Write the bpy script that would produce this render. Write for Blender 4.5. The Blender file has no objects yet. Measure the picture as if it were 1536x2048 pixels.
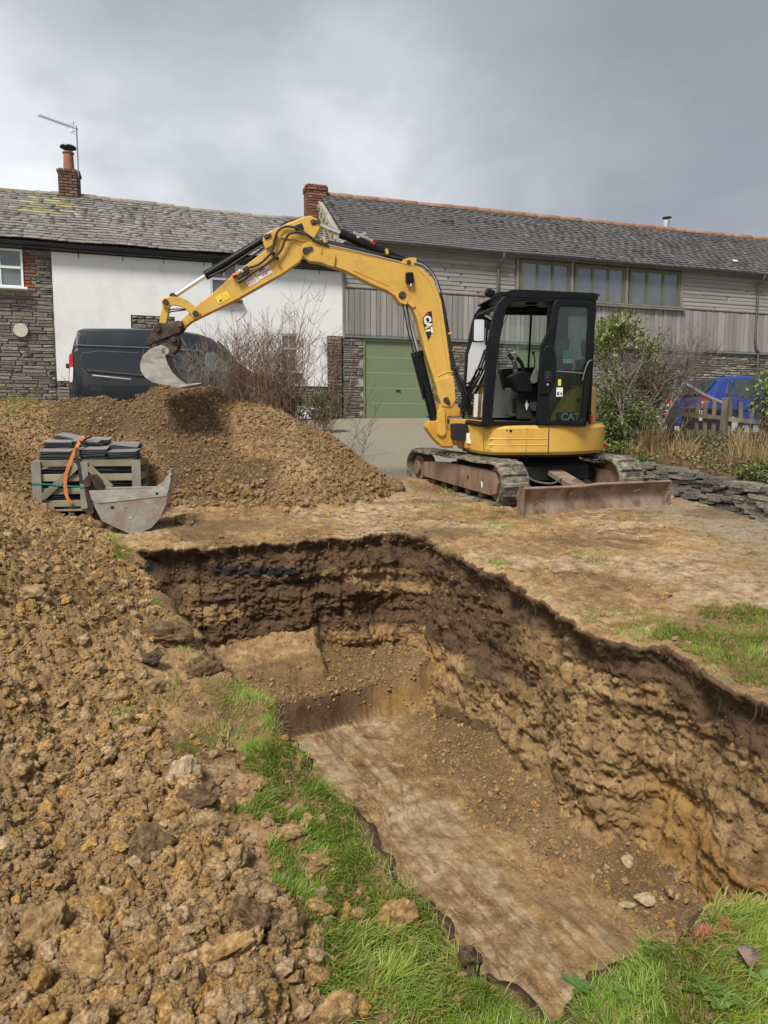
import bpy, bmesh, math, random
import numpy as np
from mathutils import Matrix, Vector, Euler
random.seed(7); RNG = np.random.default_rng(11)
R = math.radians
scene = bpy.context.scene
COL = scene.collection

# ------------------------------------------------------------------ camera
PITCH = R(5.9); CAMZ = 1.6; FPX = 1420.0
cam_data = bpy.data.cameras.new('camera'); cam = bpy.data.objects.new('camera', cam_data); COL.objects.link(cam)
cam_data.sensor_fit = 'VERTICAL'; cam_data.sensor_height = 24.0; cam_data.lens = FPX / 2048 * 24.0
cam_data.clip_start = 0.05; cam_data.clip_end = 4000
cam.location = (0, 0, CAMZ); cam.rotation_euler = (R(90) - PITCH, 0, 0)
scene.camera = cam

# ------------------------------------------------------------------ sky, sun, exposure
SUN_DIR = Vector((-0.30, -0.66, 0.95)).normalized()      # towards the sun: behind and left of the viewer, behind cloud
sun_el = math.asin(SUN_DIR.z); sun_az = math.atan2(SUN_DIR.x, SUN_DIR.y)
world = bpy.data.worlds.new('World'); scene.world = world; world.use_nodes = True
wt = world.node_tree; wt.nodes.clear()
def wn(t, **k):
    n = wt.nodes.new(t)
    for a, b in k.items(): setattr(n, a, b)
    return n
w_out = wn('ShaderNodeOutputWorld'); w_bg = wn('ShaderNodeBackground'); w_bg.inputs['Strength'].default_value = 0.1
w_sky = wn('ShaderNodeTexSky', sky_type='NISHITA', sun_disc=False, sun_elevation=sun_el, sun_rotation=sun_az % (2 * math.pi))
w_tc = wn('ShaderNodeTexCoord')
w_sep = wn('ShaderNodeSeparateXYZ'); wt.links.new(w_tc.outputs['Generated'], w_sep.inputs[0])
def wmath(op, a, b=None, clamp=False):
    n = wn('ShaderNodeMath', operation=op, use_clamp=clamp)
    for i, x in enumerate((a, b)):
        if x is None: continue
        if isinstance(x, (int, float)): n.inputs[i].default_value = x
        else: wt.links.new(x, n.inputs[i])
    return n.outputs[0]
# cloud sheet: directions flattened on to a plane overhead, so clouds stretch towards the horizon
zz = wmath('ADD', wmath('MAXIMUM', w_sep.outputs[2], 0.0), 0.42)
cx = wmath('DIVIDE', w_sep.outputs[0], zz); cy = wmath('DIVIDE', w_sep.outputs[1], zz)
w_comb = wn('ShaderNodeCombineXYZ'); wt.links.new(cx, w_comb.inputs[0]); wt.links.new(cy, w_comb.inputs[1])
def wnoise(scale, detail, off, rough=0.5, dist=0.0):
    m = wn('ShaderNodeMapping'); m.inputs['Location'].default_value = off
    wt.links.new(w_comb.outputs[0], m.inputs[0])
    n = wn('ShaderNodeTexNoise'); n.inputs['Scale'].default_value = scale; n.inputs['Detail'].default_value = detail
    n.inputs['Roughness'].default_value = rough; n.inputs['Distortion'].default_value = dist
    wt.links.new(m.outputs[0], n.inputs['Vector']); return n.outputs['Fac']
nA = wnoise(1.15, 5, (3.1, 1.7, 0), 0.48, 0.25); nB = wnoise(3.2, 8, (7.3, 2.2, 0), 0.55, 0.3)
# thicker cloud to the right and overhead, thinner to the left and low down
tilt = wmath('MULTIPLY', w_sep.outputs[0], -0.52)
low = wmath('MULTIPLY', wmath('SUBTRACT', 0.34, w_sep.outputs[2]), 0.85)
cl = wmath('ADD', wmath('ADD', wmath('MULTIPLY', nA, 1.0), wmath('MULTIPLY', nB, 0.30)), wmath('ADD', wmath('ADD', tilt, low), 0.03))
w_ramp = wn('ShaderNodeValToRGB'); wt.links.new(cl, w_ramp.inputs[0])
el = w_ramp.color_ramp.elements
el[0].position = 0.42; el[0].color = (1.50, 1.58, 1.74, 1)
el[1].position = 0.93; el[1].color = (5.0, 5.05, 5.1, 1)
e = el.new(0.60); e.color = (2.05, 2.15, 2.33, 1)
e = el.new(0.76); e.color = (2.95, 3.05, 3.2, 1)
w_mix = wn('ShaderNodeMix', data_type='RGBA'); w_mix.inputs[0].default_value = 0.93
wt.links.new(w_sky.outputs[0], w_mix.inputs[6]); wt.links.new(w_ramp.outputs[0], w_mix.inputs[7])
wt.links.new(w_mix.outputs[2], w_bg.inputs[0]); wt.links.new(w_bg.outputs[0], w_out.inputs[0])

sun_data = bpy.data.lights.new('sun', 'SUN'); sun = bpy.data.objects.new('sun', sun_data); COL.objects.link(sun)
sun_data.energy = 2.0; sun_data.angle = R(16); sun_data.color = (1.0, 0.955, 0.89)
sun.rotation_euler = (-SUN_DIR).to_track_quat('-Z', 'Y').to_euler()
sun.location = (-4, -5, 12)
vs = scene.view_settings
vs.view_transform = 'Standard'; vs.look = 'None'; vs.gamma = 1; vs.exposure = 1.12
try: vs.use_curve_mapping = False
except Exception: pass

# ------------------------------------------------------------------ small helpers
def pix_ray(u, v):
    a = (u - 768) / FPX; b = (1024 - v) / FPX
    return Vector((a, math.cos(PITCH) + b * math.sin(PITCH), -math.sin(PITCH) + b * math.cos(PITCH)))
CAMP = Vector((0, 0, CAMZ))
def pix_plane(u, v, M, y=0.0):
    """photograph pixel -> (x, z) on the plane local y = const of frame M"""
    Mi = M.inverted(); o = Mi @ CAMP; d = (Mi.to_3x3()) @ pix_ray(u, v)
    t = (y - o.y) / d.y; p = o + d * t
    return (p.x, p.z)
def pix_depth(u, v, Y):
    d = pix_ray(u, v); return CAMP + d * (Y / d.y)

def tag(o, label=None, cat=None, group=None, kind=None):
    if label: o['label'] = label
    if cat: o['category'] = cat
    if group: o['group'] = group
    if kind: o['kind'] = kind
    return o
def empty(name, label, cat, M=None, loc=None, group=None):
    o = bpy.data.objects.new(name, None); COL.objects.link(o)
    if M is not None: o.matrix_world = M
    if loc is not None: o.location = loc
    o.empty_display_size = 0.1
    return tag(o, label, cat, group)
def place(name, mesh, parent=None, loc=(0, 0, 0), rot=(0, 0, 0), sc=(1, 1, 1), M=None):
    o = bpy.data.objects.new(name, mesh); COL.objects.link(o); o.parent = parent
    if M is not None: o.matrix_local = M
    else: o.location = loc; o.rotation_euler = rot; o.scale = sc
    return o
def np_mesh(name, V, F, mat, smooth=False, attrs=None, k=None):
    """V (n,3); F (m,3|4) arrays -> mesh"""
    V = np.asarray(V, np.float32); F = np.asarray(F, np.int32); k = F.shape[1]
    me = bpy.data.meshes.new(name)
    me.vertices.add(len(V)); me.vertices.foreach_set('co', V.ravel())
    me.loops.add(F.size); me.loops.foreach_set('vertex_index', F.ravel())
    me.polygons.add(len(F)); me.polygons.foreach_set('loop_start', np.arange(0, F.size, k, dtype=np.int32))
    me.update(calc_edges=True)
    if smooth: me.shade_smooth()
    for an, (dom, typ, data) in (attrs or {}).items():
        a = me.attributes.new(an, typ, dom)
        a.data.foreach_set('color' if typ == 'FLOAT_COLOR' else 'value', np.asarray(data, np.float32).ravel())
    if mat: me.materials.append(mat)
    return me

class MB:
    def __init__(s, M=None): s.v = []; s.f = []; s.M = M
    def add(s, vs, fs, M=None):
        b = len(s.v)
        for p in vs:
            p = Vector(p)
            if M is not None: p = M @ p
            if s.M is not None: p = s.M @ p
            s.v.append(p)
        s.f += [tuple(i + b for i in f) for f in fs]; return s
    def box(s, c, d, rot=None, M=None):
        x, y, z = [k / 2 for k in d]
        T = Matrix.Translation(c) @ (Euler(rot).to_matrix().to_4x4() if rot else Matrix())
        if M is not None: T = M @ T
        return s.add([(i * x, j * y, k * z) for k in (-1, 1) for j in (-1, 1) for i in (-1, 1)],
                     [(0, 2, 3, 1), (4, 5, 7, 6), (0, 1, 5, 4), (2, 6, 7, 3), (0, 4, 6, 2), (1, 3, 7, 5)], T)
    def prism(s, pts, y0, y1, ax='y'):
        n = len(pts)
        P = (lambda a, b, c: (a, c, b)) if ax == 'y' else ((lambda a, b, c: (c, a, b)) if ax == 'x' else (lambda a, b, c: (a, b, c)))
        vs = [P(a, b, y0) for a, b in pts] + [P(a, b, y1) for a, b in pts]
        fs = [tuple(range(n)), tuple(range(2 * n - 1, n - 1, -1))] + [(i, i + n, (i + 1) % n + n, (i + 1) % n) for i in range(n)]
        return s.add(vs, fs)
    def ring(s, outer, inner, y0, y1):
        n = len(outer)
        vs = [(a, y0, b) for a, b in outer] + [(a, y0, b) for a, b in inner] + [(a, y1, b) for a, b in outer] + [(a, y1, b) for a, b in inner]
        fs = []
        for i in range(n):
            j = (i + 1) % n
            fs += [(i, j, n + j, n + i), (2 * n + i, 3 * n + i, 3 * n + j, 2 * n + j), (i, 2 * n + i, 2 * n + j, j), (n + i, n + j, 3 * n + j, 3 * n + i)]
        return s.add(vs, fs)
    def tube(s, path, r, n=8, r2=None, caps=True):
        path = [Vector(p) for p in path]; m = len(path)
        vs = []; fs = []; up = Vector((0.013, 0.021, 1))
        for i, p in enumerate(path):
            d = (path[min(i + 1, m - 1)] - path[max(i - 1, 0)]).normalized()
            a = d.cross(up)
            if a.length < 0.05: a = d.cross(Vector((1, 0, 0)))
            a.normalize(); b = d.cross(a)
            rr = r if r2 is None else r + (r2 - r) * i / (m - 1)
            if isinstance(r, (list, tuple)): rr = r[i]
            for k in range(n):
                t = 2 * math.pi * k / n
                vs.append(p + a * math.cos(t) * rr + b * math.sin(t) * rr)
        for i in range(m - 1):
            for k in range(n):
                fs.append((i * n + k, i * n + (k + 1) % n, (i + 1) * n + (k + 1) % n, (i + 1) * n + k))
        if caps: fs += [tuple(range(n - 1, -1, -1)), tuple((m - 1) * n + k for k in range(n))]
        return s.add(vs, fs)
    def cyl(s, p0, p1, r, n=16, r2=None): return s.tube([p0, p1], r, n, r2)
    def build(s, name, mat, parent=None, smooth=None, bevel=0.0, seg=2):
        me = bpy.data.meshes.new(name); me.from_pydata([tuple(v) for v in s.v], [], s.f)
        bm = bmesh.new(); bm.from_mesh(me); bmesh.ops.recalc_face_normals(bm, faces=bm.faces); bm.to_mesh(me); bm.free()
        if mat: me.materials.append(mat)
        o = bpy.data.objects.new(name, me); COL.objects.link(o); o.parent = parent
        if smooth: me.shade_smooth(); me.set_sharp_from_angle(angle=R(smooth if smooth is not True else 40))
        if bevel:
            b = o.modifiers.new('bevel', 'BEVEL'); b.width = bevel; b.segments = seg; b.limit_method = 'ANGLE'; b.angle_limit = R(35)
        return o
def spline(pts, n=6):
    P = [Vector(p) for p in pts]; out = []
    for i in range(len(P) - 1):
        p0 = P[max(i - 1, 0)]; p1 = P[i]; p2 = P[i + 1]; p3 = P[min(i + 2, len(P) - 1)]
        for k in range(n):
            t = k / n
            out.append(0.5 * ((2 * p1) + (p2 - p0) * t + (2 * p0 - 5 * p1 + 4 * p2 - p3) * t * t + (3 * p1 - p0 - 3 * p2 + p3) * t ** 3))
    out.append(P[-1]); return out

# ------------------------------------------------------------------ materials
def nodes(name):
    m = bpy.data.materials.new(name); m.use_nodes = True; t = m.node_tree; t.nodes.clear()
    def n(ty, **k):
        x = t.nodes.new(ty)
        for a, b in k.items(): setattr(x, a, b)
        return x
    out = n('ShaderNodeOutputMaterial'); bs = n('ShaderNodeBsdfPrincipled'); t.links.new(bs.outputs[0], out.inputs[0])
    return m, t, n, bs
def ramp(n, cols, fac, t, lo=0.3, hi=0.7):
    r = n('ShaderNodeValToRGB'); t.links.new(fac, r.inputs[0]); E = r.color_ramp.elements
    k = len(cols); E[0].position = lo; E[1].position = hi
    E[0].color = (*cols[0], 1); E[1].color = (*cols[-1], 1)
    for i in range(1, k - 1):
        x = E.new(lo + (hi - lo) * i / (k - 1)); x.color = (*cols[i], 1)
    return r.outputs[0]
def mk(name, cols, scale=5, rough=0.7, metal=0.0, bump=0.25, bscale=None, rnd=0.0, detail=6, stretch=None, dirt=None, dscale=2.5,
       dlo=0.5, dhi=0.65, spec=0.5, coat=0.0, bdist=0.01, lo=0.32, hi=0.68, rvar=0.12, attr=False):
    m, t, n, bs = nodes(name)
    tc = n('ShaderNodeTexCoord'); src = tc.outputs['Object']
    if stretch:
        mp = n('ShaderNodeMapping'); mp.inputs['Scale'].default_value = stretch; t.links.new(src, mp.inputs[0]); src = mp.outputs[0]
    oi = n('ShaderNodeObjectInfo')
    add = n('ShaderNodeVectorMath', operation='MULTIPLY_ADD')
    t.links.new(oi.outputs['Random'], add.inputs[0]); add.inputs[1].default_value = (17, 31, 23); t.links.new(src, add.inputs[2]); src = add.outputs[0]
    nz = n('ShaderNodeTexNoise'); nz.inputs['Scale'].default_value = scale; nz.inputs['Detail'].default_value = detail; nz.inputs['Roughness'].default_value = 0.62
    t.links.new(src, nz.inputs['Vector'])
    col = ramp(n, cols if len(cols) > 1 else [cols[0], cols[0]], nz.outputs['Fac'], t, lo, hi)
    if dirt:
        nd = n('ShaderNodeTexNoise'); nd.inputs['Scale'].default_value = dscale; nd.inputs['Detail'].default_value = 9; nd.inputs['Roughness'].default_value = 0.68
        t.links.new(src, nd.inputs['Vector'])
        f = ramp(n, [(0, 0, 0), (1, 1, 1)], nd.outputs['Fac'], t, dlo, dhi)
        mx = n('ShaderNodeMix', data_type='RGBA'); t.links.new(f, mx.inputs[0]); t.links.new(col, mx.inputs[6]); mx.inputs[7].default_value = (*dirt, 1); col = mx.outputs[2]
    if rnd:
        r0 = oi.outputs['Random']
        if attr:
            at = n('ShaderNodeAttribute', attribute_name='rnd'); ad = n('ShaderNodeMath', operation='ADD'); t.links.new(r0, ad.inputs[0]); t.links.new(at.outputs['Fac'], ad.inputs[1])
            fr = n('ShaderNodeMath', operation='FRACT'); t.links.new(ad.outputs[0], fr.inputs[0]); r0 = fr.outputs[0]
        mr = n('ShaderNodeMapRange'); mr.inputs['To Min'].default_value = 1 - rnd; mr.inputs['To Max'].default_value = 1 + rnd
        t.links.new(r0, mr.inputs['Value'])
        hs = n('ShaderNodeHueSaturation'); t.links.new(mr.outputs[0], hs.inputs['Value']); t.links.new(col, hs.inputs['Color'])
        # a second, scrambled random shifts saturation
        ms = n('ShaderNodeMath', operation='MULTIPLY'); t.links.new(r0, ms.inputs[0]); ms.inputs[1].default_value = 7.31
        fs = n('ShaderNodeMath', operation='FRACT'); t.links.new(ms.outputs[0], fs.inputs[0])
        m2 = n('ShaderNodeMapRange'); m2.inputs['To Min'].default_value = 1 - rnd * 0.8; m2.inputs['To Max'].default_value = 1 + rnd * 0.8
        t.links.new(fs.outputs[0], m2.inputs['Value']); t.links.new(m2.outputs[0], hs.inputs['Saturation'])
        col = hs.outputs[0]
    t.links.new(col, bs.inputs['Base Color'])
    rr = n('ShaderNodeMapRange'); rr.inputs['To Min'].default_value = max(0.02, rough - rvar); rr.inputs['To Max'].default_value = min(1, rough + rvar)
    t.links.new(nz.outputs['Fac'], rr.inputs['Value']); t.links.new(rr.outputs[0], bs.inputs['Roughness'])
    bs.inputs['Metallic'].default_value = metal; bs.inputs['Specular IOR Level'].default_value = spec; bs.inputs['Coat Weight'].default_value = coat
    if bump:
        nb = n('ShaderNodeTexNoise'); nb.inputs['Scale'].default_value = bscale or scale * 4; nb.inputs['Detail'].default_value = 8; nb.inputs['Roughness'].default_value = 0.6
        t.links.new(src, nb.inputs['Vector'])
        b = n('ShaderNodeBump'); b.inputs['Strength'].default_value = bump; b.inputs['Distance'].default_value = bdist
        t.links.new(nb.outputs['Fac'], b.inputs['Height']); t.links.new(b.outputs[0], bs.inputs['Normal'])
    return m
def glass_mat(name, tint=(0.8, 0.86, 0.84), ior=1.45, alpha_dark=0.0):
    m, t, n, bs = nodes(name)
    # thin sheet: mostly lets light through, with a mirror-like share of the sky
    out = [x for x in t.nodes if x.type == 'OUTPUT_MATERIAL'][0]
    tr = n('ShaderNodeBsdfTransparent'); tr.inputs[0].default_value = (*tint, 1)
    gl = n('ShaderNodeBsdfGlossy'); gl.inputs['Roughness'].default_value = 0.02
    fr = n('ShaderNodeFresnel'); fr.inputs[0].default_value = ior
    ad = n('ShaderNodeMath', operation='ADD', use_clamp=True); t.links.new(fr.outputs[0], ad.inputs[0]); ad.inputs[1].default_value = 0.03
    mx = n('ShaderNodeMixShader'); t.links.new(ad.outputs[0], mx.inputs[0]); t.links.new(tr.outputs[0], mx.inputs[1]); t.links.new(gl.outputs[0], mx.inputs[2])
    t.links.new(mx.outputs[0], out.inputs[0]); t.nodes.remove(bs); return m

def soil_mat():
    m, t, n, bs = nodes('soil')
    tc = n('ShaderNodeTexCoord'); P = tc.outputs['Object']
    def nz(s, d=6, r=0.6, dist=0.0):
        x = n('ShaderNodeTexNoise'); x.inputs['Scale'].default_value = s; x.inputs['Detail'].default_value = d; x.inputs['Roughness'].default_value = r; x.inputs['Distortion'].default_value = dist
        t.links.new(P, x.inputs['Vector']); return x.outputs['Fac']
    def mth(op, a, b):
        x = n('ShaderNodeMath', operation=op)
        for i, q in enumerate((a, b)):
            if isinstance(q, (int, float)): x.inputs[i].default_value = q
            else: t.links.new(q, x.inputs[i])
        return x.outputs[0]
    a, b, c = nz(1.6, 5), nz(11, 8, 0.66), nz(60, 6, 0.7)
    f = mth('ADD', mth('ADD', mth('MULTIPLY', a, 0.35), mth('MULTIPLY', b, 0.40)), mth('MULTIPLY', c, 0.25))
    base = ramp(n, [(0.080, 0.044, 0.020), (0.22, 0.134, 0.060), (0.37, 0.240, 0.112), (0.53, 0.375, 0.190)], f, t, 0.37, 0.63)
    at = n('ShaderNodeAttribute', attribute_name='mk'); sp = n('ShaderNodeSeparateColor'); t.links.new(at.outputs['Color'], sp.inputs[0])
    col = base
    def over(mask, cols, lo, hi, col, fac=b):
        cc = ramp(n, cols, fac, t, lo, hi)
        nzm = mth('ADD', mask, mth('MULTIPLY', mth('SUBTRACT', b, 0.5), 1.1))
        mm = n('ShaderNodeMapRange', interpolation_type='SMOOTHSTEP'); mm.inputs['From Min'].default_value = 0.35; mm.inputs['From Max'].default_value = 0.72; t.links.new(nzm, mm.inputs['Value'])
        x = n('ShaderNodeMix', data_type='RGBA'); t.links.new(mm.outputs[0], x.inputs[0]); t.links.new(col, x.inputs[6]); t.links.new(cc, x.inputs[7]); return x.outputs[2]
    col = over(sp.outputs[0], [(0.21, 0.135, 0.070), (0.36, 0.250, 0.142), (0.50, 0.375, 0.230)], 0.35, 0.65, col)          # smeared pale clay
    col = over(sp.outputs[1], [(0.13, 0.11, 0.08), (0.26, 0.23, 0.175), (0.38, 0.345, 0.27)], 0.35, 0.65, col, c)        # grey gravel
    col = over(sp.outputs[2], [(0.070, 0.042, 0.023), (0.150, 0.094, 0.050)], 0.35, 0.65, col)                            # dark topsoil, and the shade painted under the excavator
    col = over(at.outputs['Alpha'], [(0.24, 0.135, 0.050), (0.42, 0.25, 0.085)], 0.35, 0.65, col)                          # orange clay
    a2 = n('ShaderNodeAttribute', attribute_name='mk2'); s2 = n('ShaderNodeSeparateColor'); t.links.new(a2.outputs['Color'], s2.inputs[0])
    col = over(s2.outputs[0], [(0.012, 0.012, 0.013), (0.035, 0.034, 0.035)], 0.35, 0.65, col)                           # black ash seam
    col = over(s2.outputs[1], [(0.070, 0.078, 0.026), (0.135, 0.140, 0.055)], 0.35, 0.65, col)                           # mossy turf skin
    t.links.new(col, bs.inputs['Base Color']); bs.inputs['Roughness'].default_value = 0.92; bs.inputs['Specular IOR Level'].default_value = 0.25
    h = mth('ADD', mth('MULTIPLY', b, 0.55), mth('MULTIPLY', c, 0.45))
    bp = n('ShaderNodeBump'); bp.inputs['Strength'].default_value = 1.0; bp.inputs['Distance'].default_value = 0.03
    t.links.new(h, bp.inputs['Height']); t.links.new(bp.outputs[0], bs.inputs['Normal'])
    return m
M_soil = soil_mat()

# ------------------------------------------------------------------ numpy noise
def _h(ix, iy, iz=0, s=0):
    h = (ix.astype(np.int64) * 374761393 + iy.astype(np.int64) * 668265263 + (iz if isinstance(iz, int) else iz.astype(np.int64)) * 2147483647 + s * 974634777)
    h = (h ^ (h >> 13)) * 1274126177; h = h ^ (h >> 16)
    return (h & 0xFFFFFF).astype(np.float64) / 0xFFFFFF
def vnoise(x, y, z=None, s=0):
    xi = np.floor(x); yi = np.floor(y); fx = x - xi; fy = y - yi
    fx = fx * fx * (3 - 2 * fx); fy = fy * fy * (3 - 2 * fy)
    if z is None:
        a = _h(xi, yi, 0, s); b = _h(xi + 1, yi, 0, s); c = _h(xi, yi + 1, 0, s); d = _h(xi + 1, yi + 1, 0, s)
        return (a + (b - a) * fx) * (1 - fy) + (c + (d - c) * fx) * fy
    zi = np.floor(z); fz = z - zi; fz = fz * fz * (3 - 2 * fz); o = []
    for k in (0, 1):
        a = _h(xi, yi, zi + k, s); b = _h(xi + 1, yi, zi + k, s); c = _h(xi, yi + 1, zi + k, s); d = _h(xi + 1, yi + 1, zi + k, s)
        o.append((a + (b - a) * fx) * (1 - fy) + (c + (d - c) * fx) * fy)
    return o[0] * (1 - fz) + o[1] * fz
def fbm(x, y, z=None, o=4, s=0, g=0.5):
    r = 0; a = 1; tot = 0; f = 1.0
    for i in range(o):
        r = r + a * vnoise(x * f + i * 3.7, y * f + i * 1.3, None if z is None else z * f, s + i); tot += a; a *= g; f *= 2.03
    return r / tot - 0.5
def worley(x, y, s=0):
    """-> F1, F2-F1, cell id"""
    xi = np.floor(x); yi = np.floor(y); d1 = np.full(x.shape, 9.0); d2 = np.full(x.shape, 9.0); cid = np.zeros(x.shape)
    for i in (-1, 0, 1):
        for j in (-1, 0, 1):
            cx = xi + i; cy = yi + j
            px = cx + _h(cx, cy, 0, s + 1); py = cy + _h(cx, cy, 0, s + 2)
            d = np.hypot(x - px, y - py); m = d < d1
            d2 = np.where(m, d1, np.minimum(d2, d)); cid = np.where(m, _h(cx, cy, 0, s + 3), cid); d1 = np.minimum(d1, d)
    return d1, d2 - d1, cid
def lumps(x, y, s=0):
    w = fbm(x * 1.3, y * 1.3, o=2, s=s + 50) * 0.9
    d1, e, c = worley(x + w, y - w, s)
    return np.clip(e * 1.8, 0, 1) ** 0.6 * (0.35 + 0.65 * c) - 0.35
def sstep(a, b, x):
    t = np.clip((x - a) / (b - a), 0, 1); return t * t * (3 - 2 * t)
def seg_dist(x, y, A, B):
    ax, ay = A; bx, by = B; dx = bx - ax; dy = by - ay
    t = np.clip(((x - ax) * dx + (y - ay) * dy) / (dx * dx + dy * dy), 0, 1)
    return np.hypot(x - ax - t * dx, y - ay - t * dy), t
def poly_in(x, y, P):
    r = np.zeros(np.shape(x), bool); n = len(P); j = n - 1
    for i in range(n):
        xi, yi = P[i]; xj, yj = P[j]
        c = ((yi > y) != (yj > y)) & (x < (xj - xi) * (y - yi) / (yj - yi + 1e-12) + xi); r ^= c; j = i
    return r
def poly_sd(x, y, P):
    d = np.full(np.shape(x), 99.0); n = len(P)
    for i in range(n): d = np.minimum(d, seg_dist(x, y, P[i], P[(i + 1) % n])[0])
    return np.where(poly_in(x, y, P), d, -d)       # > 0 inside

# ------------------------------------------------------------------ terrain
def base_z(x, y):
    z = np.where(y < 11, 0.08 + 0.1 * y, 1.18 + 0.127 * (y - 11)); z = np.minimum(z, 2.13 + 0.004 * (y - 18.5))
    return z - 0.42 * sstep(4.2, 6.5, x) * sstep(12.5, 15.5, y)
LIP0 = [(-2.08, 5.88), (-1.58, 6.05), (-0.58, 6.34), (0.22, 6.60), (0.40, 6.35), (0.55, 5.92), (0.72, 5.51), (0.92, 5.20), (1.03, 4.93), (1.17, 4.36),
        (1.30, 3.97), (1.56, 3.82), (1.66, 3.50), (1.78, 3.13), (2.02, 2.72), (2.32, 2.36), (1.70, 2.10), (1.11, 1.93), (0.93, 1.84), (0.74, 1.77),
        (0.52, 1.56), (0.32, 1.47), (0.16, 1.76), (-0.04, 2.06), (-0.11, 2.27), (-0.33, 2.67), (-0.62, 3.18), (-1.0, 3.77), (-1.39, 4.41), (-1.75, 5.10), (-1.99, 5.60)]
def resample(P, step):
    out = []; n = len(P)
    for i in range(n):
        a = np.array(P[i]); b = np.array(P[(i + 1) % n]); L = np.linalg.norm(b - a); k = max(1, int(round(L / step)))
        out += [a + (b - a) * j / k for j in range(k)]
    return np.array(out)
_l = resample(LIP0, 0.05)
for _ in range(3): _l = (_l + np.roll(_l, 1, 0) * 0.5 + np.roll(_l, -1, 0) * 0.5) / 2
_t = np.roll(_l, -1, 0) - np.roll(_l, 1, 0); _n = np.stack([_t[:, 1], -_t[:, 0]], 1); _n /= np.linalg.norm(_n, axis=1)[:, None]
if poly_in(np.array([_l[10, 0] + _n[10, 0] * .05]), np.array([_l[10, 1] + _n[10, 1] * .05]), LIP0)[0] == False: _n = -_n   # inward
_amp = fbm(_l[:, 0] * 3.3, _l[:, 1] * 3.3, o=4, s=5, g=0.6) * 0.24
LIP = _l + _n * _amp[:, None]
LIPT = [tuple(p) for p in LIP]
BOUND = [(0.1, 0.2), (-0.12, 1.2), (-0.21, 1.67), (-0.40, 2.10), (-0.62, 2.45), (-1.02, 3.0), (-1.30, 3.55), (-1.55, 4.1), (-2.1, 5.2), (-2.5, 6.2), (-2.75, 7.0), (-2.4, 7.5)]
_far = [(-12, 7.5), (-12, 0.2)]
SPOILP = BOUND + _far
BED = [(4.95, 4.3), (4.30, 6.0), (3.95, 7.1), (3.58, 8.6), (3.36, 9.5), (3.22, 10.6), (3.35, 11.8), (4.2, 12.8), (12, 13.2), (14, 4.3)]
def heap_h(x, y):
    """loose spoil above the original ground"""
    wob = fbm(x * 0.9, y * 0.9, o=3, s=21) * 0.55
    d, t = seg_dist(x, y, (-5.6, 9.05), (-2.15, 9.0)); asym = np.where(y < 9.0, 0.92, 0.8)
    crest = 1.27 - 0.17 * sstep(-3.3, -3.9, x) + 0.02 * np.cos(t * 9) - 0.22 * np.exp(-((x + 3.25) / 0.26) ** 2)
    h1 = crest - d * asym + wob * 0.22
    d2, _ = seg_dist(x, y, (-2.1, 8.9), (-1.2, 8.9)); h1 = np.maximum(h1, 1.03 - d2 * 0.78 + wob * 0.3)
    d, _ = seg_dist(x, y, (-1.75, 0.4), (-2.5, 3.4)); h2 = 0.62 - d * 0.48 + wob * 0.3
    d, _ = seg_dist(x, y, (-2.6, 3.4), (-4.4, 6.2)); h3 = 0.80 - d * 0.47 + wob * 0.35
    d, _ = seg_dist(x, y, (-4.9, 6.6), (-5.4, 9)); h4 = 1.10 - d * 0.62 + wob * 0.3
    h = np.maximum(np.maximum(h1, h2), np.maximum(h3, h4))
    # thin skirt of crumbs inside the spoil boundary
    sd = poly_sd(x, y, SPOILP); h = np.maximum(h, 0.07 * sstep(-0.12, 0.25, sd) + wob * 0.12 * sstep(0, .4, sd))
    cr = np.maximum(np.abs(x + 2.72) - .52, np.abs(y - 7.2) - .50); h = h * (0.15 + 0.85 * sstep(-0.05, 0.40, cr))
    return np.maximum(h, 0), sd
def soilmask(x, y):
    h, sd = heap_h(x, y)
    nz = fbm(x * 2.3, y * 2.3, o=4, s=33) * 0.5
    return np.maximum(sstep(-0.10, 0.12, sd + nz * 0.5), sstep(0.02, 0.12, h + nz * 0.1)), h
TURF_R = [(1.13, 4.05), (1.45, 4.05), (2.1, 4.5), (3.3, 4.15), (4.4, 3.5), (4.4, 1.8), (2.5, 1.8), (1.9, 2.6), (1.76, 3.1), (1.6, 3.6), (1.45, 3.78), (1.3, 3.9)]
TURF_N = [(0.25, 1.62), (0.5, 1.75), (0.95, 1.97), (1.2, 2.06), (2.4, 2.6), (3.0, 2.2), (3.0, 0.2), (-0.05, 0.2), (-0.05, 1.6)]
TURF_L0 = [(0.33, 1.50), (0.15, 1.86), (-0.02, 2.10), (-0.09, 2.30), (-0.30, 2.70), (-0.60, 3.22), (-0.98, 3.80), (-1.12, 4.02), (-1.35, 3.85), (-0.98, 3.25), (-0.60, 2.62), (-0.42, 2.25), (-0.28, 1.9), (-0.20, 1.5), (-0.10, 0.9), (0.3, 0.9)]
TURF_L = TURF_L0
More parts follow.
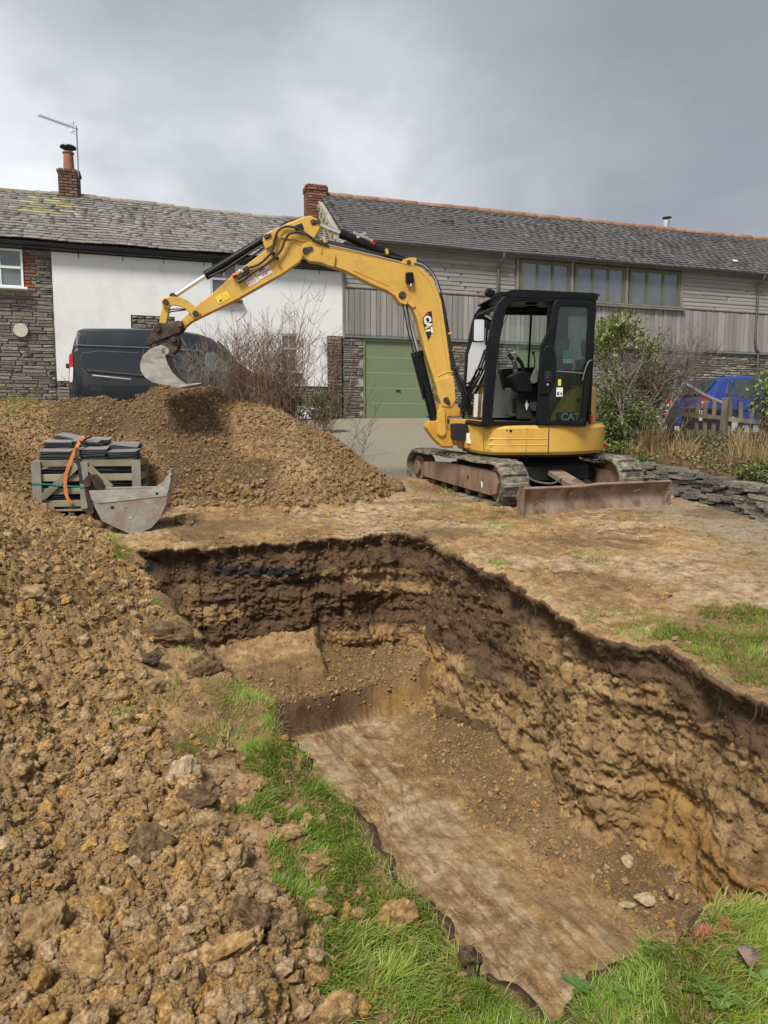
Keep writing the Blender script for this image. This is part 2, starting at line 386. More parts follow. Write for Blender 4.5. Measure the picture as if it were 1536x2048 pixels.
def surf(x, y):
    """top surface outside the pit: z plus material masks"""
    x = np.asarray(x, float); y = np.asarray(y, float)
    sm, h = soilmask(x, y)
    z = base_z(x, y) + h
    far = 1 / (1 + np.maximum(np.hypot(x, y) - 2, 0) * 0.05)
    hp_ = sstep(6.8, 7.4, y); z = z + sm * (lumps(x * 5.5, y * 5.5, 1) * 0.050 * (1 - .5 * hp_) + lumps(x * 12, y * 12, 4) * 0.040 * far + lumps(x * 27, y * 27, 9) * 0.024 * far + fbm(x * 1.9, y * 1.9, o=4, s=2) * 0.16 + fbm(x * 22, y * 22, o=3, s=7, g=.7) * 0.045)
    bed = sstep(-0.10, 0.04, poly_sd(x, y, BED)); z = z + bed * (0.31 + fbm(x * 2, y * 2, o=4, s=130) * 0.22)
    # bare trampled strip with track marks, gravel towards the right
    gravel = 0.66 * sstep(2.0, 3.6, x + 0.28 * (y - 5) + fbm(x, y, o=3, s=8) * 1.6) * sstep(4.2, 5.6, y + x * 0.1) * (1 - sm)
    road = sstep(9.6, 10.8, y + fbm(x * .8, y * .8, o=3, s=6) * 0.9 + sstep(2, 4, x) * 1.5) * (1 - sm)
    road = road * (1 - bed); gravel = gravel * (1 - bed); bare = (1 - sm) * (1 - road)
    q = np.clip(lumps(x * 7 + y * 1.5, y * 11, 14), -.3, 1)
    z = z + bare * (fbm(x * 2.2, y * 2.2, o=4, s=12) * 0.08 + fbm(x * 9 + y * 3, y * 14, o=4, s=13, g=.65) * 0.052 * (1 - gravel * .6) + q * 0.018 * (1 - gravel * .7) + np.clip(lumps(x * 24, y * 28, 15), 0, 1) * 0.012)
    z = z + 0.004 * road * fbm(x * 12, y * 12, o=2, s=3)
    lipd = -poly_sd(x, y, LIPT) if x.size < 2e6 else 0
    z = z + (1 - sm) * 0.02 * np.exp(-(lipd / 0.1) ** 2) 
    turf = np.maximum.reduce([sstep(-0.06, 0.10, poly_sd(x, y, T) + fbm(x * 4, y * 4, o=3, s=40) * 0.30) for T in (TURF_R, TURF_N, TURF_L)])
    pale = bare * 0.9 * sstep(-0.24, 0.22, fbm(x * 1.3 + 2, y * 2.2, o=4, s=17)) * 0.85 + 0.55 * sm * sstep(0.10, 0.22, fbm(x * 1.1, y * 1.1, o=3, s=60)) * sstep(7.2, 8.2, y)
    dark = bare * sstep(0.0, 0.22, fbm(x * 1.1 + y, y * 3.0, o=4, s=19)) * 0.55 + sm * (sstep(0.02, 0.2, fbm(x * 0.9, y * 0.9, o=3, s=61)) * 0.5 + 0.38 * hp_)
    dark = np.maximum(dark, 0.9 * np.exp(-(((x - 1.5) / 1.5) ** 2 + ((y - 9.0) / 1.1) ** 2) * 1.3) * bare)  # soft dark oval under the excavator, shade put into the ground colour
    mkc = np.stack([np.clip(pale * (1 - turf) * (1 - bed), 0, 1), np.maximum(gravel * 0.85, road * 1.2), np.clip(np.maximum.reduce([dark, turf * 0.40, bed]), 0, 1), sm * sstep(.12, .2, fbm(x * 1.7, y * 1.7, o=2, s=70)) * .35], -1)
    moss = np.maximum(turf * 0.42, bare * sstep(0.04, 0.24, fbm(x * 2.6, y * 3.6 + 4, o=4, s=77)) * (1 - sstep(9.5, 10.5, y)) * 0.50)
    mk2 = np.stack([np.zeros_like(x), moss, road, np.ones_like(x)], -1)
    return z, mkc, mk2, sm, h
BENCH = [(-1.45, 5.60), (-0.55, 5.90), (-0.72, 6.7), (-2.3, 6.6), (-2.2, 5.5)]
def pit_floor(x, y):
    sd = poly_sd(x, y, LIPT)
    z = -0.80 + fbm(x * 1.1, y * 1.1, o=3, s=90) * 0.07
    dx, dy = 1.17, 0.70; L = math.hypot(dx, dy)                                     # line of the lower step
    d2 = ((y - 5.46) * dx - (x + 0.67) * dy) / L + fbm(x * 4, y * 4, o=3, s=91) * 0.12
    rough = np.zeros_like(x)
    stp = sstep(0, 0.07, d2); z = z + 0.27 * stp + 0.42 * np.maximum(d2, 0)
    bs = poly_sd(x, y, BENCH) + fbm(x * 4, y * 4, o=4, s=92) * 0.16
    b = sstep(-0.09, 0.0, bs); z = z * (1 - b) + (-0.26 + (y - 5.75) * 0.40 + fbm(x * 3, y * 3, o=4, s=93) * 0.07) * b
    # talus along the right-hand wall, thin elsewhere
    rd = np.minimum.reduce([seg_dist(x, y, (0.5, 6.2), (1.2, 4.4))[0], seg_dist(x, y, (1.2, 4.4), (1.62, 3.8))[0], seg_dist(x, y, (1.62, 3.8), (2.3, 2.4))[0]])
    rd2 = seg_dist(x, y, (2.3, 2.36), (0.4, 1.6))[0]
    tal = 0.16 * np.exp(-(rd / 0.24) ** 2) + 0.2 * np.exp(-(rd2 / 0.35) ** 2); z = z + tal * (1 - b)
    nearR = sstep(0.80, 0.36, rd + fbm(x * 3, y * 3, o=4, s=94) * 0.7)
    slope2 = stp * (1 - b)
    rub = np.maximum.reduce([nearR, slope2, sstep(1.15, 0.5, rd2 + fbm(x * 3, y * 3, o=4, s=94) * 0.8)])
    smear = (1 - rub) * (1 - b)
    # bucket-scraped floor: smooth plates with cracks along the dig direction
    ca, sa = math.cos(2.02), math.sin(2.02); u = x * ca + y * sa; v = -x * sa + y * ca
    crack = worley(u * 3.0 + fbm(x * 4, y * 4, o=3) * 1.6, v * 13 + fbm(x * 3, y * 3, o=3, s=88) * 3, 95)[1]; crk = np.exp(-(crack / 0.07) ** 2) * sstep(-.05, .12, fbm(x * 1.6, y * 1.6, o=3, s=87))
    z = z + smear * (-0.024 * crk + fbm(u * 3, v * 26, o=4, s=96, g=.65) * 0.034 + fbm(x * 16, y * 16, o=3, s=86) * 0.012) + rub * (lumps(x * 16, y * 16, 97) * 0.030 + lumps(x * 34, y * 34, 98) * 0.015) + b * (lumps(x * 15, y * 15, 99) * 0.030 + lumps(x * 33, y * 33, 89) * 0.015)
    stepd = ((y - 4.35) * 1.0 - (x - 0.3) * 0.35); z = z + 0.03 * sstep(-0.01, 0.01, stepd + fbm(x * 6, y * 6, o=2) * .05) * smear
    smear = smear; pale = smear * np.clip(0.30 + 0.65 * sstep(-0.10, 0.12, fbm(u * 2.2, v * 8.0, o=4, s=100, g=.65)) + 1.2 * fbm(u * 7, v * 40, o=3, s=102), 0, 1) + b * 0.38 * sstep(.04, .14, bs)
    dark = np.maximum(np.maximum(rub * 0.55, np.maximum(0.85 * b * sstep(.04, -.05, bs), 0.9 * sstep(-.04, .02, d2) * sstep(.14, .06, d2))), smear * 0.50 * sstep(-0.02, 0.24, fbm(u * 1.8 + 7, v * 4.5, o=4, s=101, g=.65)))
    org = np.exp(-((x - 0.15) / 0.5) ** 2) * np.exp(-((d2 - 0.02) / 0.07) ** 2) * 0.62
    mkc = np.stack([np.clip(pale - 0.6 * np.clip(dark - .5, 0, 1), 0, 1), rub * 0.1, dark * (1 - org), np.clip(org, 0, 1)], -1)
    mk2 = np.zeros(x.shape + (4,)); mk2[..., 3] = 1
    return z, mkc, mk2, rub

# polar sheet: fine in front of the viewer, coarser to the sides and far away
ang = np.concatenate([np.linspace(-95, -34, 40)[:-1], np.linspace(-34, 34, 720), np.linspace(34, 95, 40)[1:]])
rad = [0.25]
while rad[-1] < 26: rad.append(rad[-1] * (1.0038 if 1.3 < rad[-1] < 11.5 else (1.012 if rad[-1] > 3 else 1.05)))
rad = np.array(rad); A_, R_ = np.meshgrid(np.radians(ang), rad, indexing='ij')
GX = R_ * np.sin(A_); GY = R_ * np.cos(A_) 
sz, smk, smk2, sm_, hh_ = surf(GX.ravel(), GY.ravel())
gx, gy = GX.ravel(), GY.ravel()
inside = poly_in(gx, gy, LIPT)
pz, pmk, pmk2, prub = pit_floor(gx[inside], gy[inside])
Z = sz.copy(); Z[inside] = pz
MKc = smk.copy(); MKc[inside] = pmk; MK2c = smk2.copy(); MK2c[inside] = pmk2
na, nr_ = GX.shape; idx = np.arange(na * nr_).reshape(na, nr_)
Q = np.stack([idx[:-1, :-1], idx[:-1, 1:], idx[1:, 1:], idx[1:, :-1]], -1).reshape(-1, 4)[:, ::-1]
allin = inside[Q].all(1); allout = (~inside[Q]).all(1); hq = hh_[Q].mean(1)
isheap = allout & (hq > 0.14) & (gy[Q].mean(1) > 6.9); isbank = allout & (sm_[Q].mean(1) > 0.5) & ~isheap; isroad = allout & ~isheap & ~isbank & (smk2[Q][:, :, 2].mean(1) > 0.5)
def sheet(name, mask, kind, lab=None):
    q = Q[mask]; u, inv = np.unique(q, return_inverse=True); q = inv.reshape(-1, 4)
    V = np.stack([gx[u], gy[u], Z[u]], -1)
    me = np_mesh(name, V, q, M_soil, True, {'mk': ('POINT', 'FLOAT_COLOR', MKc[u]), 'mk2': ('POINT', 'FLOAT_COLOR', MK2c[u])})
    o = bpy.data.objects.new(name, me); COL.objects.link(o); return tag(o, lab, None, None, kind)
sheet('pit_floor', allin, 'structure')
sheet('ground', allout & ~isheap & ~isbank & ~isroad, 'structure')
sheet('lane', isroad, 'structure')
sheet('spoil_heap', isheap, 'structure')
sheet('spoil_bank', isbank, 'structure')

# far ground out to the horizon
far = MB(); n = 96
_fz = lambda x, y: float(base_z(np.array(x), np.array(y))) - 0.35
_pr = []
for rr, zo in ((18, 0), (24, 0.0), (60, None), (2500, None)):
    for i in range(n):
        x, y = rr * math.sin(2 * math.pi * i / n), rr * math.cos(2 * math.pi * i / n)
        _pr.append((x, y, _fz(x, max(y, -3)) if zo is not None else (1.6 if y > 0 else -1.0) if rr < 100 else -8))
far.add(_pr, [(k * n + i, k * n + (i + 1) % n, (k + 1) * n + (i + 1) % n, (k + 1) * n + i) for k in range(3) for i in range(n)])
M_field = mk('far_grass', [(0.03, 0.05, 0.015), (0.07, 0.09, 0.03)], 0.5, 0.9, bump=0)
tag(far.build('field', M_field), kind='structure')

# pit walls: a strip that starts on the turf, rolls over the lip and goes down to the floor
def pit_walls():
    P = resample(LIPT, 0.010); 
    for _ in range(2): P = (P + np.roll(P, 1, 0) * 0.5 + np.roll(P, -1, 0) * 0.5) / 2
    T = np.roll(P, -3, 0) - np.roll(P, 3, 0); N = np.stack([T[:, 1], -T[:, 0]], 1); N /= np.linalg.norm(N, axis=1)[:, None]
    if not poly_in(np.array([P[50, 0] + N[50, 0] * .04]), np.array([P[50, 1] + N[50, 1] * .04]), LIPT)[0]: N = -N
    # smoothed normals so the strip does not cross itself
    for _ in range(12): N = (N + np.roll(N, 1, 0) + np.roll(N, -1, 0)); N /= np.linalg.norm(N, axis=1)[:, None]
    outp = P - N * 0.05; inp = P + N * 0.10
    zt, mt, mt2, _, _ = surf(outp[:, 0], outp[:, 1]); zb, _, _, _ = pit_floor(inp[:, 0], inp[:, 1])
    m = 130; ts = np.concatenate([np.linspace(0, 0.1, 14)[:-1], np.linspace(0.1, 1, m - 13)])
    S = np.concatenate([[0], np.cumsum(np.linalg.norm(np.diff(P, axis=0), axis=1))])
    lipn = fbm(P[:, 0] * 7, P[:, 1] * 7, o=3, s=200) * 0.10 + fbm(P[:, 0] * 2.1, P[:, 1] * 2.1, o=2, s=204) * 0.08
    V = []; MKa = []; MKb = []
    back = sstep(5.6, 6.0, P[:, 1]); left_ = sstep(-0.2, -0.9, P[:, 0]); right = sstep(0.5, 1.0, P[:, 0]) * (P[:, 1] > 2.5)
    for t in ts:
        if t < 0.1:
            k = t / 0.1; off = -0.10 + k * (0.15 + np.maximum(lipn, -0.03)); z = surf(P[:, 0] + N[:, 0] * np.minimum(off, -.01), P[:, 1] + N[:, 1] * np.minimum(off, -.01))[0] + (0.004 if k > .12 else -0.02) - 0.05 * k ** 4; zt = z + .05 if k > .92 else zt
        else:
            k = (t - 0.1) / 0.9; o0 = 0.05 + np.maximum(lipn, -0.03)
            off = o0 * (1 - sstep(0, 0.10, np.array(k))) + 0.10 * k ** 2.2 - 0.012 * math.sin(min(k * 12, math.pi)); z = zt - 0.05 + (zb - 0.03 - zt + 0.05) * k
        X = P[:, 0] + N[:, 0] * off; Y = P[:, 1] + N[:, 1] * off; zc = np.broadcast_to(z, X.shape)
        dep = zt - zc
        w = sstep(0.03, 0.16, np.array(t))
        bed = fbm(S * 0.7, zc * 9 + fbm(S, zc * 2, o=2, s=205), o=3, s=201) * 0.10                       # laid strata stand proud or weather back
        rm = 0.30 + 0.9 * sstep(-.12, .14, fbm(S * 1.3, zc * 2.2, o=3, s=225)); rgh = fbm(X * 4, Y * 4, zc * 4, o=3, s=202, g=0.55) * 0.17 + rm * (fbm(X * 13, Y * 13, zc * 13, o=3, s=222, g=0.75) * 0.070 + fbm(X * 38, Y * 38, zc * 38, o=2, s=223, g=0.8) * 0.050) + fbm(S * 13 + zc * 3, zc * 1.6, o=3, s=226, g=.6) * 0.055
        teeth = -0.02 * np.exp(-((np.mod(S / 0.42, 1) - 0.5) / 0.05) ** 2) * sstep(0.1, 0.3, np.array(t))
        pit = worley(S * 9, zc * 9, 206)[1]; cl = np.clip(pit * 1.6, 0, 1) * 0.014
        small = lumps(S * 28, zc * 28, 207) * 0.016
        dsp = (bed + rgh + teeth + cl + small) * w * (0.45 + 0.55 * min(1, t * 3))
        X = X + N[:, 0] * dsp; Y = Y + N[:, 1] * dsp
        zc = zc + fbm(X * 11, Y * 11, o=3, s=203) * 0.02 * w
        V.append(np.stack([X, Y, zc], -1))
        n1 = fbm(S * 1.1, zc * 3, o=3, s=210); n2 = fbm(S * 0.8 + 5, zc * 4, o=3, s=211)
        topsoil = sstep(0.34, 0.20, dep + n1 * 0.25) * sstep(0.0, 0.05, dep) 
        ash = back * left_ * np.exp(-((dep - 0.27 - 0.10 * (P[:, 0] + 1.2) + n1 * .05) / 0.06) ** 2) * (0.75 + 1.6 * fbm(S * 2.5, zc * 14, o=3, s=214))
        lower = sstep(0.55, 0.85, dep + n1 * .4)
        dk = np.clip(topsoil * (1 - .5 * right * sstep(-.1, .1, n2 + n1)) + 0.88 * sstep(-0.09, 0.12, n2) * (1 - 0.25 * right) + 0.50 * back * sstep(1.1, .3, dep), 0, 1) 
        pl = 0.5*np.clip(0.75 * sstep(0.06, 0.2, n1) * right + 0.5 * right * np.exp(-((dep - 0.30 - n2 * .3) / 0.13) ** 2), 0, 1) * (dep > 0.12)
        og = np.clip(right * np.exp(-((P[:, 1] - 3.45) / 0.42) ** 2) * sstep(0.72, 0.92, dep + n1 * .3) * 1.25 + 0.5 * back * sstep(.8, 1.0, dep + n2 * .3), 0, 1)
        c = np.stack([pl, 0.35 * lower * right * sstep(0.02, .15, -n2), dk * (1 - og), og], -1); top = np.array(t) < 0.02
        MKa.append(np.where(np.array(t) < 0.085, mt, c)); b = np.zeros((len(P), 4)); b[:, 0] = np.clip(ash, 0, 1); b[:, 3] = 1
        b[:, 1] = mt2[:, 1] * (t < 0.085); MKb.append(b)
    V = np.array(V); n = len(P); mm = len(ts); ii = np.arange(mm * n).reshape(mm, n); jj = np.roll(ii, -1, 1)
    F = np.stack([ii[:-1], jj[:-1], jj[1:], ii[1:]], -1).reshape(-1, 4)
    me = np_mesh('pit_wall', V.reshape(-1, 3), F, M_soil, True, {'mk': ('POINT', 'FLOAT_COLOR', np.array(MKa).reshape(-1, 4)), 'mk2': ('POINT', 'FLOAT_COLOR', np.array(MKb).reshape(-1, 4))})
    o = bpy.data.objects.new('pit_wall', me); COL.objects.link(o); tag(o, kind='structure')
pit_walls()

# ------------------------------------------------------------------ clods and stones
def ico(sub):
    bm = bmesh.new(); bmesh.ops.create_icosphere(bm, subdivisions=sub, radius=1.0)
    V = np.array([v.co[:] for v in bm.verts]); F = np.array([[v.index for v in f.verts] for f in bm.faces]); bm.free(); return V, F
def clod_mesh(name, sub, seed, mat, flat=0.75, rough=1.0, facets=9):
    V, F = ico(sub); rg = np.random.default_rng(seed); N = V.copy()
    r = np.ones(len(V)) * 1.15
    for _ in range(facets):                                  # broken faces
        d = rg.normal(size=3); d /= np.linalg.norm(d); k = rg.uniform(0.55, 0.95); c = N @ d
        r = np.where(c > 0.05, np.minimum(r, k / np.maximum(c, 0.05)), r)
    r = np.minimum(r, 1.2)
    P = N * r[:, None] + seed * 3.1
    r = r + rough * (fbm(P[:, 0] * 1.8, P[:, 1] * 1.8, P[:, 2] * 1.8, o=3, s=seed) * 0.55 + fbm(P[:, 0] * 6, P[:, 1] * 6, P[:, 2] * 6, o=3, s=seed + 5, g=.7) * 0.34)
    V = N * r[:, None] * np.array([1.0, rg.uniform(0.65, 0.95), flat])
    me = np_mesh(name, V, F, mat, sub >= 5)
    return me
def clod_mat(name, lo, mid, hi, rnd=0.20):
    m = mk(name, [lo, mid, hi], 3.0, 0.93, bump=0.9, bscale=14, bdist=0.004, rnd=rnd, detail=7, spec=0.2, lo=0.30, hi=0.66)
    return m
M_clod = clod_mat('clod_earth', (0.145, 0.082, 0.036), (0.32, 0.198, 0.088), (0.53, 0.365, 0.175))
M_clodbig = mk('clod_big', [(0.16, 0.094, 0.043), (0.33, 0.212, 0.098), (0.53, 0.372, 0.19)], 2.6, 0.93, bump=0.9, bscale=14, bdist=0.006, rnd=0.12, detail=8, spec=0.2, dirt=(0.14, 0.085, 0.04), dscale=2, dlo=.52, dhi=.70)
M_cloddark = mk('clod_dark', [(0.035, 0.025, 0.018), (0.085, 0.058, 0.036), (0.15, 0.11, 0.07)], 2.6, 0.93, bump=0.9, bscale=14, bdist=0.006, detail=8, spec=0.2)
M_clodturf = mk('clod_turf', [(0.07, 0.042, 0.022), (0.15, 0.095, 0.05), (0.27, 0.185, 0.10)], 3, 0.95, bump=0.9, bscale=16, bdist=0.006, detail=8, spec=0.2)
M_rockpale = mk('rock_pale', [(0.24, 0.165, 0.09), (0.39, 0.29, 0.175), (0.52, 0.41, 0.27)], 2.5, 0.85, bump=0.5, bscale=12, bdist=0.004, dirt=(0.24, 0.16, 0.085), dscale=1.6, dlo=.52, dhi=.66)
M_clodheap = clod_mat('heap_earth', (0.095, 0.053, 0.025), (0.215, 0.132, 0.064), (0.40, 0.275, 0.145))
lib = bpy.data.collections.new('clod_library'); lib2 = bpy.data.collections.new('heap_clod_library')
for i in range(9):
    me = clod_mesh('clod', 4, 300 + i, M_clod, flat=0.45 + 0.09 * (i % 5), rough=1.25, facets=12)
    o = bpy.data.objects.new('clod_source', me); lib.objects.link(o); me2 = me.copy(); me2.materials.clear(); me2.materials.append(M_clodheap); o = bpy.data.objects.new('clod_source', me2); lib2.objects.link(o)

def scatter(name, P, S, seed, label=None, lib=lib):
    """loose crumbs nobody could count: points that carry the stones of the library"""
    P = np.asarray(P, np.float32); me = bpy.data.meshes.new(name); me.vertices.add(len(P)); me.vertices.foreach_set('co', P.ravel())
    a = me.attributes.new('sz', 'FLOAT', 'POINT'); a.data.foreach_set('value', np.asarray(S, np.float32))
    o = bpy.data.objects.new(name, me); COL.objects.link(o); tag(o, label, kind='stuff')
    ng = bpy.data.node_groups.new(name, 'GeometryNodeTree')
    ng.interface.new_socket('Geometry', in_out='INPUT', socket_type='NodeSocketGeometry'); ng.interface.new_socket('Geometry', in_out='OUTPUT', socket_type='NodeSocketGeometry')
    n = ng.nodes; L = ng.links
    gi = n.new('NodeGroupInput'); go = n.new('NodeGroupOutput'); ip = n.new('GeometryNodeInstanceOnPoints'); ci = n.new('GeometryNodeCollectionInfo')
    ci.inputs['Collection'].default_value = lib; ci.inputs['Separate Children'].default_value = True; ci.inputs['Reset Children'].default_value = True
    ip.inputs['Pick Instance'].default_value = True
    rv = n.new('FunctionNodeRandomValue'); rv.data_type = 'FLOAT_VECTOR'; rv.inputs[0].default_value = (-0.9, -0.9, 0); rv.inputs[1].default_value = (0.9, 0.9, 6.28); rv.inputs['Seed'].default_value = seed
    ri = n.new('FunctionNodeRandomValue'); ri.data_type = 'INT'; ri.inputs[4].default_value = 0; ri.inputs[5].default_value = 8; ri.inputs['Seed'].default_value = seed + 3
    at = n.new('GeometryNodeInputNamedAttribute'); at.data_type = 'FLOAT'; at.inputs['Name'].default_value = 'sz'
    L.new(gi.outputs[0], ip.inputs['Points']); L.new(ci.outputs[0], ip.inputs['Instance']); L.new(rv.outputs[0], ip.inputs['Rotation'])
    L.new(ri.outputs[2], ip.inputs['Instance Index']); L.new(at.outputs[0], ip.inputs['Scale']); L.new(ip.outputs[0], go.inputs[0])
    md = o.modifiers.new('scatter', 'NODES'); md.node_group = ng; return o
def sizes(n, lo, hi, p=2.2):
    u = RNG.random(n); a = 1 - p; return (lo ** a + u * (hi ** a - lo ** a)) ** (1 / a)
def pts_polar(n, r0, r1, a0=-33, a1=33, pw=1.0):
    r = r0 * (r1 / r0) ** (RNG.random(n) ** pw); a = np.radians(RNG.uniform(a0, a1, n)); return r * np.sin(a), r * np.cos(a), r
# on the bank and the heap
x, y, r = pts_polar(170000, 1.0, 11.0); z, _, _, sm, h = surf(x, y); out = ~poly_in(x, y, LIPT)
k = out & (sm > 0.45 + RNG.random(len(x)) * 0.4) & ~((h > 0.1) & (y > 9.25)); x, y, z, r, h = [q[k] for q in (x, y, z, r, h)]; hpk = y > 7.15
s = sizes(len(x), 0.0040, 0.048, 2.95) * (0.75 + 0.085 * np.minimum(r, 8)); s = np.minimum(s, 0.045)
scatter('clods', np.stack([x, y, z - s * 0.05], -1)[~hpk], s[~hpk], 1); scatter('heap_clods', np.stack([x, y, z - s * 0.05], -1)[hpk], s[hpk] * .8, 11, None, lib2)
x = RNG.uniform(-6.2, 0.4, 90000); y = RNG.uniform(7.0, 9.3, 90000); z, _, _, sm, h = surf(x, y); k = (h > 0.03) & (RNG.random(len(x)) < .35 + .8 * (fbm(x * 2, y * 2, o=3, s=171) + .35)); x, y, z = x[k], y[k], z[k]; s = sizes(len(x), 0.007, 0.036, 3.1)
scatter('heap_stones', np.stack([x, y, z - s * 0.1], -1), s, 8, None, lib2)
x = RNG.uniform(-3.4, 0.5, 5000); y = RNG.uniform(6.9, 9.0, 5000); z, _, _, sm, h = surf(x, y); k = (h > 0.02) & (h < .24) & (y < 9); k = np.nonzero(k)[0][:420]; x, y, z = x[k], y[k], z[k]; s = sizes(len(x), 0.022, 0.065, 2.2)
scatter('rolled_lumps', np.stack([x, y, z + s * 0.15], -1), s, 9, None, lib2)
# crumbs strewn over the turf strip, the trampled strip and the pit
x, y, r = pts_polar(42000, 1.0, 9.5); z, mkq, mk2q, sm, h = surf(x, y); out = ~poly_in(x, y, LIPT)
sd = poly_sd(x, y, SPOILP); near = np.exp(-np.maximum(-sd, 0) / 0.20)
hp = np.exp(-np.maximum(0, np.hypot((x + 1.2) / 2.4, (y - 8.6) / 1.5) - 0.8) / 0.16)
lipn = np.exp(poly_sd(x, y, LIPT) / 0.12) * 0.25
prob = np.maximum.reduce([near * 0.8, hp * 0.9 * (y > 6.4), lipn, 0.13 + 0 * x]) * (1 - sm * 0.9)
k = out & (RNG.random(len(x)) < prob); x, y, z = x[k], y[k], z[k]; s = sizes(len(x), 0.0045, 0.045, 2.9)
scatter('crumbs', np.stack([x, y, z + s * 0.2], -1), s, 2)
x = RNG.uniform(-2.2, 2.5, 80000); y = RNG.uniform(1.5, 6.7, 80000); k = poly_sd(x, y, LIPT) > 0.02; x, y = x[k], y[k]; z, _, _, rub = pit_floor(x, y)
k = RNG.random(len(x)) < (0.16 + 0.8 * rub); x, y, z, rub = x[k], y[k], z[k], rub[k]; s = sizes(len(x), 0.0035, 0.030, 2.9) * (0.55 + .45 * rub)
scatter('pit_rubble', np.stack([x, y, z + s * 0.15], -1), s, 3)

def zsurf(x, y): return surf(np.asarray(x), np.asarray(y))[0]
def pix_ground(u, v, f=zsurf):
    d = pix_ray(u, v)
    ts = 1.2 * (14 / 1.2) ** np.linspace(0, 1, 260); z = f(d.x * ts, d.y * ts); hit = np.nonzero(CAMZ + d.z * ts < z)[0]
    i = hit[0] if len(hit) else 259
    tt = np.linspace(ts[max(i - 1, 0)], ts[i], 12); z = f(d.x * tt, d.y * tt); hit = np.nonzero(CAMZ + d.z * tt < z)[0]
    return CAMP + d * tt[hit[0] if len(hit) else -1]
def zpit(x, y): return pit_floor(np.asarray(x), np.asarray(y))[0]
# big clods that can be told apart: (u, v, width px, height ratio, material, label, group, seed, stretch, rot)
BIG = [
 (800, 1842, 84, 1.05, M_clodbig, 'round crumbly earth clod alone in the grass beside the pit edge', 1.0, 0.3),
 (646, 1722, 100, .42, M_clodbig, 'long sausage shaped earth clod lying across the grass above the round one', 2.6, 0.55),
 (630, 1962, 56, .8, M_clodbig, 'small pale clod on the grass at the foot of the spoil bank', 1.1, 1.2),
 (670, 2035, 120, .85, M_clodbig, 'big pale crumbly boulder of earth at the bottom edge on the grass', 1.1, 2.0),
 (580, 1672, 62, .6, M_clodbig, 'flat ochre clod on the grass patch left of the long clod', 1.3, 0.1),
 (362, 1545, 66, 1.25, M_rockpale, 'pale flat faced rock standing tilted out of the spoil bank', 0.85, 0.7),
 (400, 1590, 92, .7, M_clodturf, 'brown lump of soil right under the pale tilted rock', 1.2, 1.1),
 (296, 1690, 96, 1.15, M_clodturf, 'dark upright clod with a few grass blades in the spoil bank', 1.0, 0.4),
 (585, 1845, 62, 1.5, M_clodbig, 'grey-brown clod standing beside the matted turf lump', 0.9, 2.2),
 (505, 1832, 110, .85, M_clodturf, 'matted turf lump with trailing white roots and green blades', 1.2, 0.2),
 (410, 1335, 66, .95, M_clodturf, 'hairy brown clod on the pit rim beside the bench', 1.0, 0.9),
 (298, 1318, 66, .6, M_cloddark, 'dark slaty clod left of the hairy one on the rim', 1.5, 0.3),
 (330, 1268, 120, .45, M_clodturf, 'wide sod of turf rolled over the left pit rim', 1.6, 0.2),
 (300, 1372, 52, .9, M_clodbig, 'ochre clod just above the first grass tufts of the bank', 1.2, 0.5),
 (240, 1443, 52, .55, M_clodbig, 'pale oval stone at the grass tufts on the bank', 1.5, 0.4),
 (290, 1450, 36, 1.2, M_clodbig, 'upright brown stone right of the pale oval stone', 0.9, 1.4),
 (945, 1925, 66, .7, M_cloddark, 'black wet clod on the pit rim near the bottom corner', 1.2, 0.3),
 (930, 1965, 60, .5, M_cloddark, 'lower black clod just under the wet one on the rim', 1.4, 0.9),
 (80, 1855, 110, 1.2, M_clodbig, 'tall peaked clod at the lower left of the spoil bank', 1.0, 0.7),
 (170, 1910, 130, .8, M_clodbig, 'wide clod to the right of the tall peaked one', 1.3, 0.2),
 (470, 1725, 90, .6, M_clodbig, 'broad clod on the right shoulder of the spoil bank', 1.4, 2.9),
 (455, 1900, 120, .7, M_clodbig, 'largest knobbly clod on the bank beside the grass', 1.3, 1.5),
 (420, 1650, 72, .9, M_clodbig, 'squarish clod in the row under the pale rock', 1.1, 0.5),
 (352, 1620, 56, .9, M_clodbig, 'ochre clod at the left end of the row under the pale rock', 1.1, 1.5),
 (445, 1610, 50, 1.1, M_clodbig, 'clod at the right end of the row beside the grass', 1.0, 2.5),
 (180, 1340, 60, .6, M_clodbig, 'grey-brown flat clod high on the spoil bank', 1.5, 2.5),
 (60, 1190, 80, .6, M_clodbig, 'broad clod high up by the left edge of the picture', 1.5, 0.5),
 (230, 1395, 50, .7, M_clodbig, 'smaller ochre clod between the bank top and the tufts', 1.2, 0.5),
 (370, 1040, 40, .7, M_clodbig, 'reddish clod at the foot of the heap right of the spare bucket', 1.2, 0.5),
 (790, 972, 46, .6, M_clodturf, 'dark clod at the tip of the heap before the left track', 1.6, 0.5),
]
zb_ = []
for i, (u, v, wpx, hr, m, lab, stx, rz) in enumerate(BIG):
    p = pix_ground(u, v + wpx * hr * 0.28); D = (p - CAMP).dot(pix_ray(768, 1024).normalized()); rr = wpx / FPX * D / 2 * 0.92
    me = clod_mesh('earth_clod', 5 if wpx > 60 else 4, 500 + i, m, flat=1.0, rough=1.1)
    h = rr * min(hr, 1.3) / max(0.8, 1)
    ex = math.sqrt(stx)
    o = place('rock' if m is M_rockpale else 'earth_clod', me, None, (p.x, p.y + 0.02, p.z + h * 0.35), (0.2 * math.sin(i), 0.2 * math.cos(i * 2), rz * 0.35), (rr * 1.02, rr / ex * 0.95, h))
    tag(o, lab, 'rock' if m is M_rockpale else 'clod')
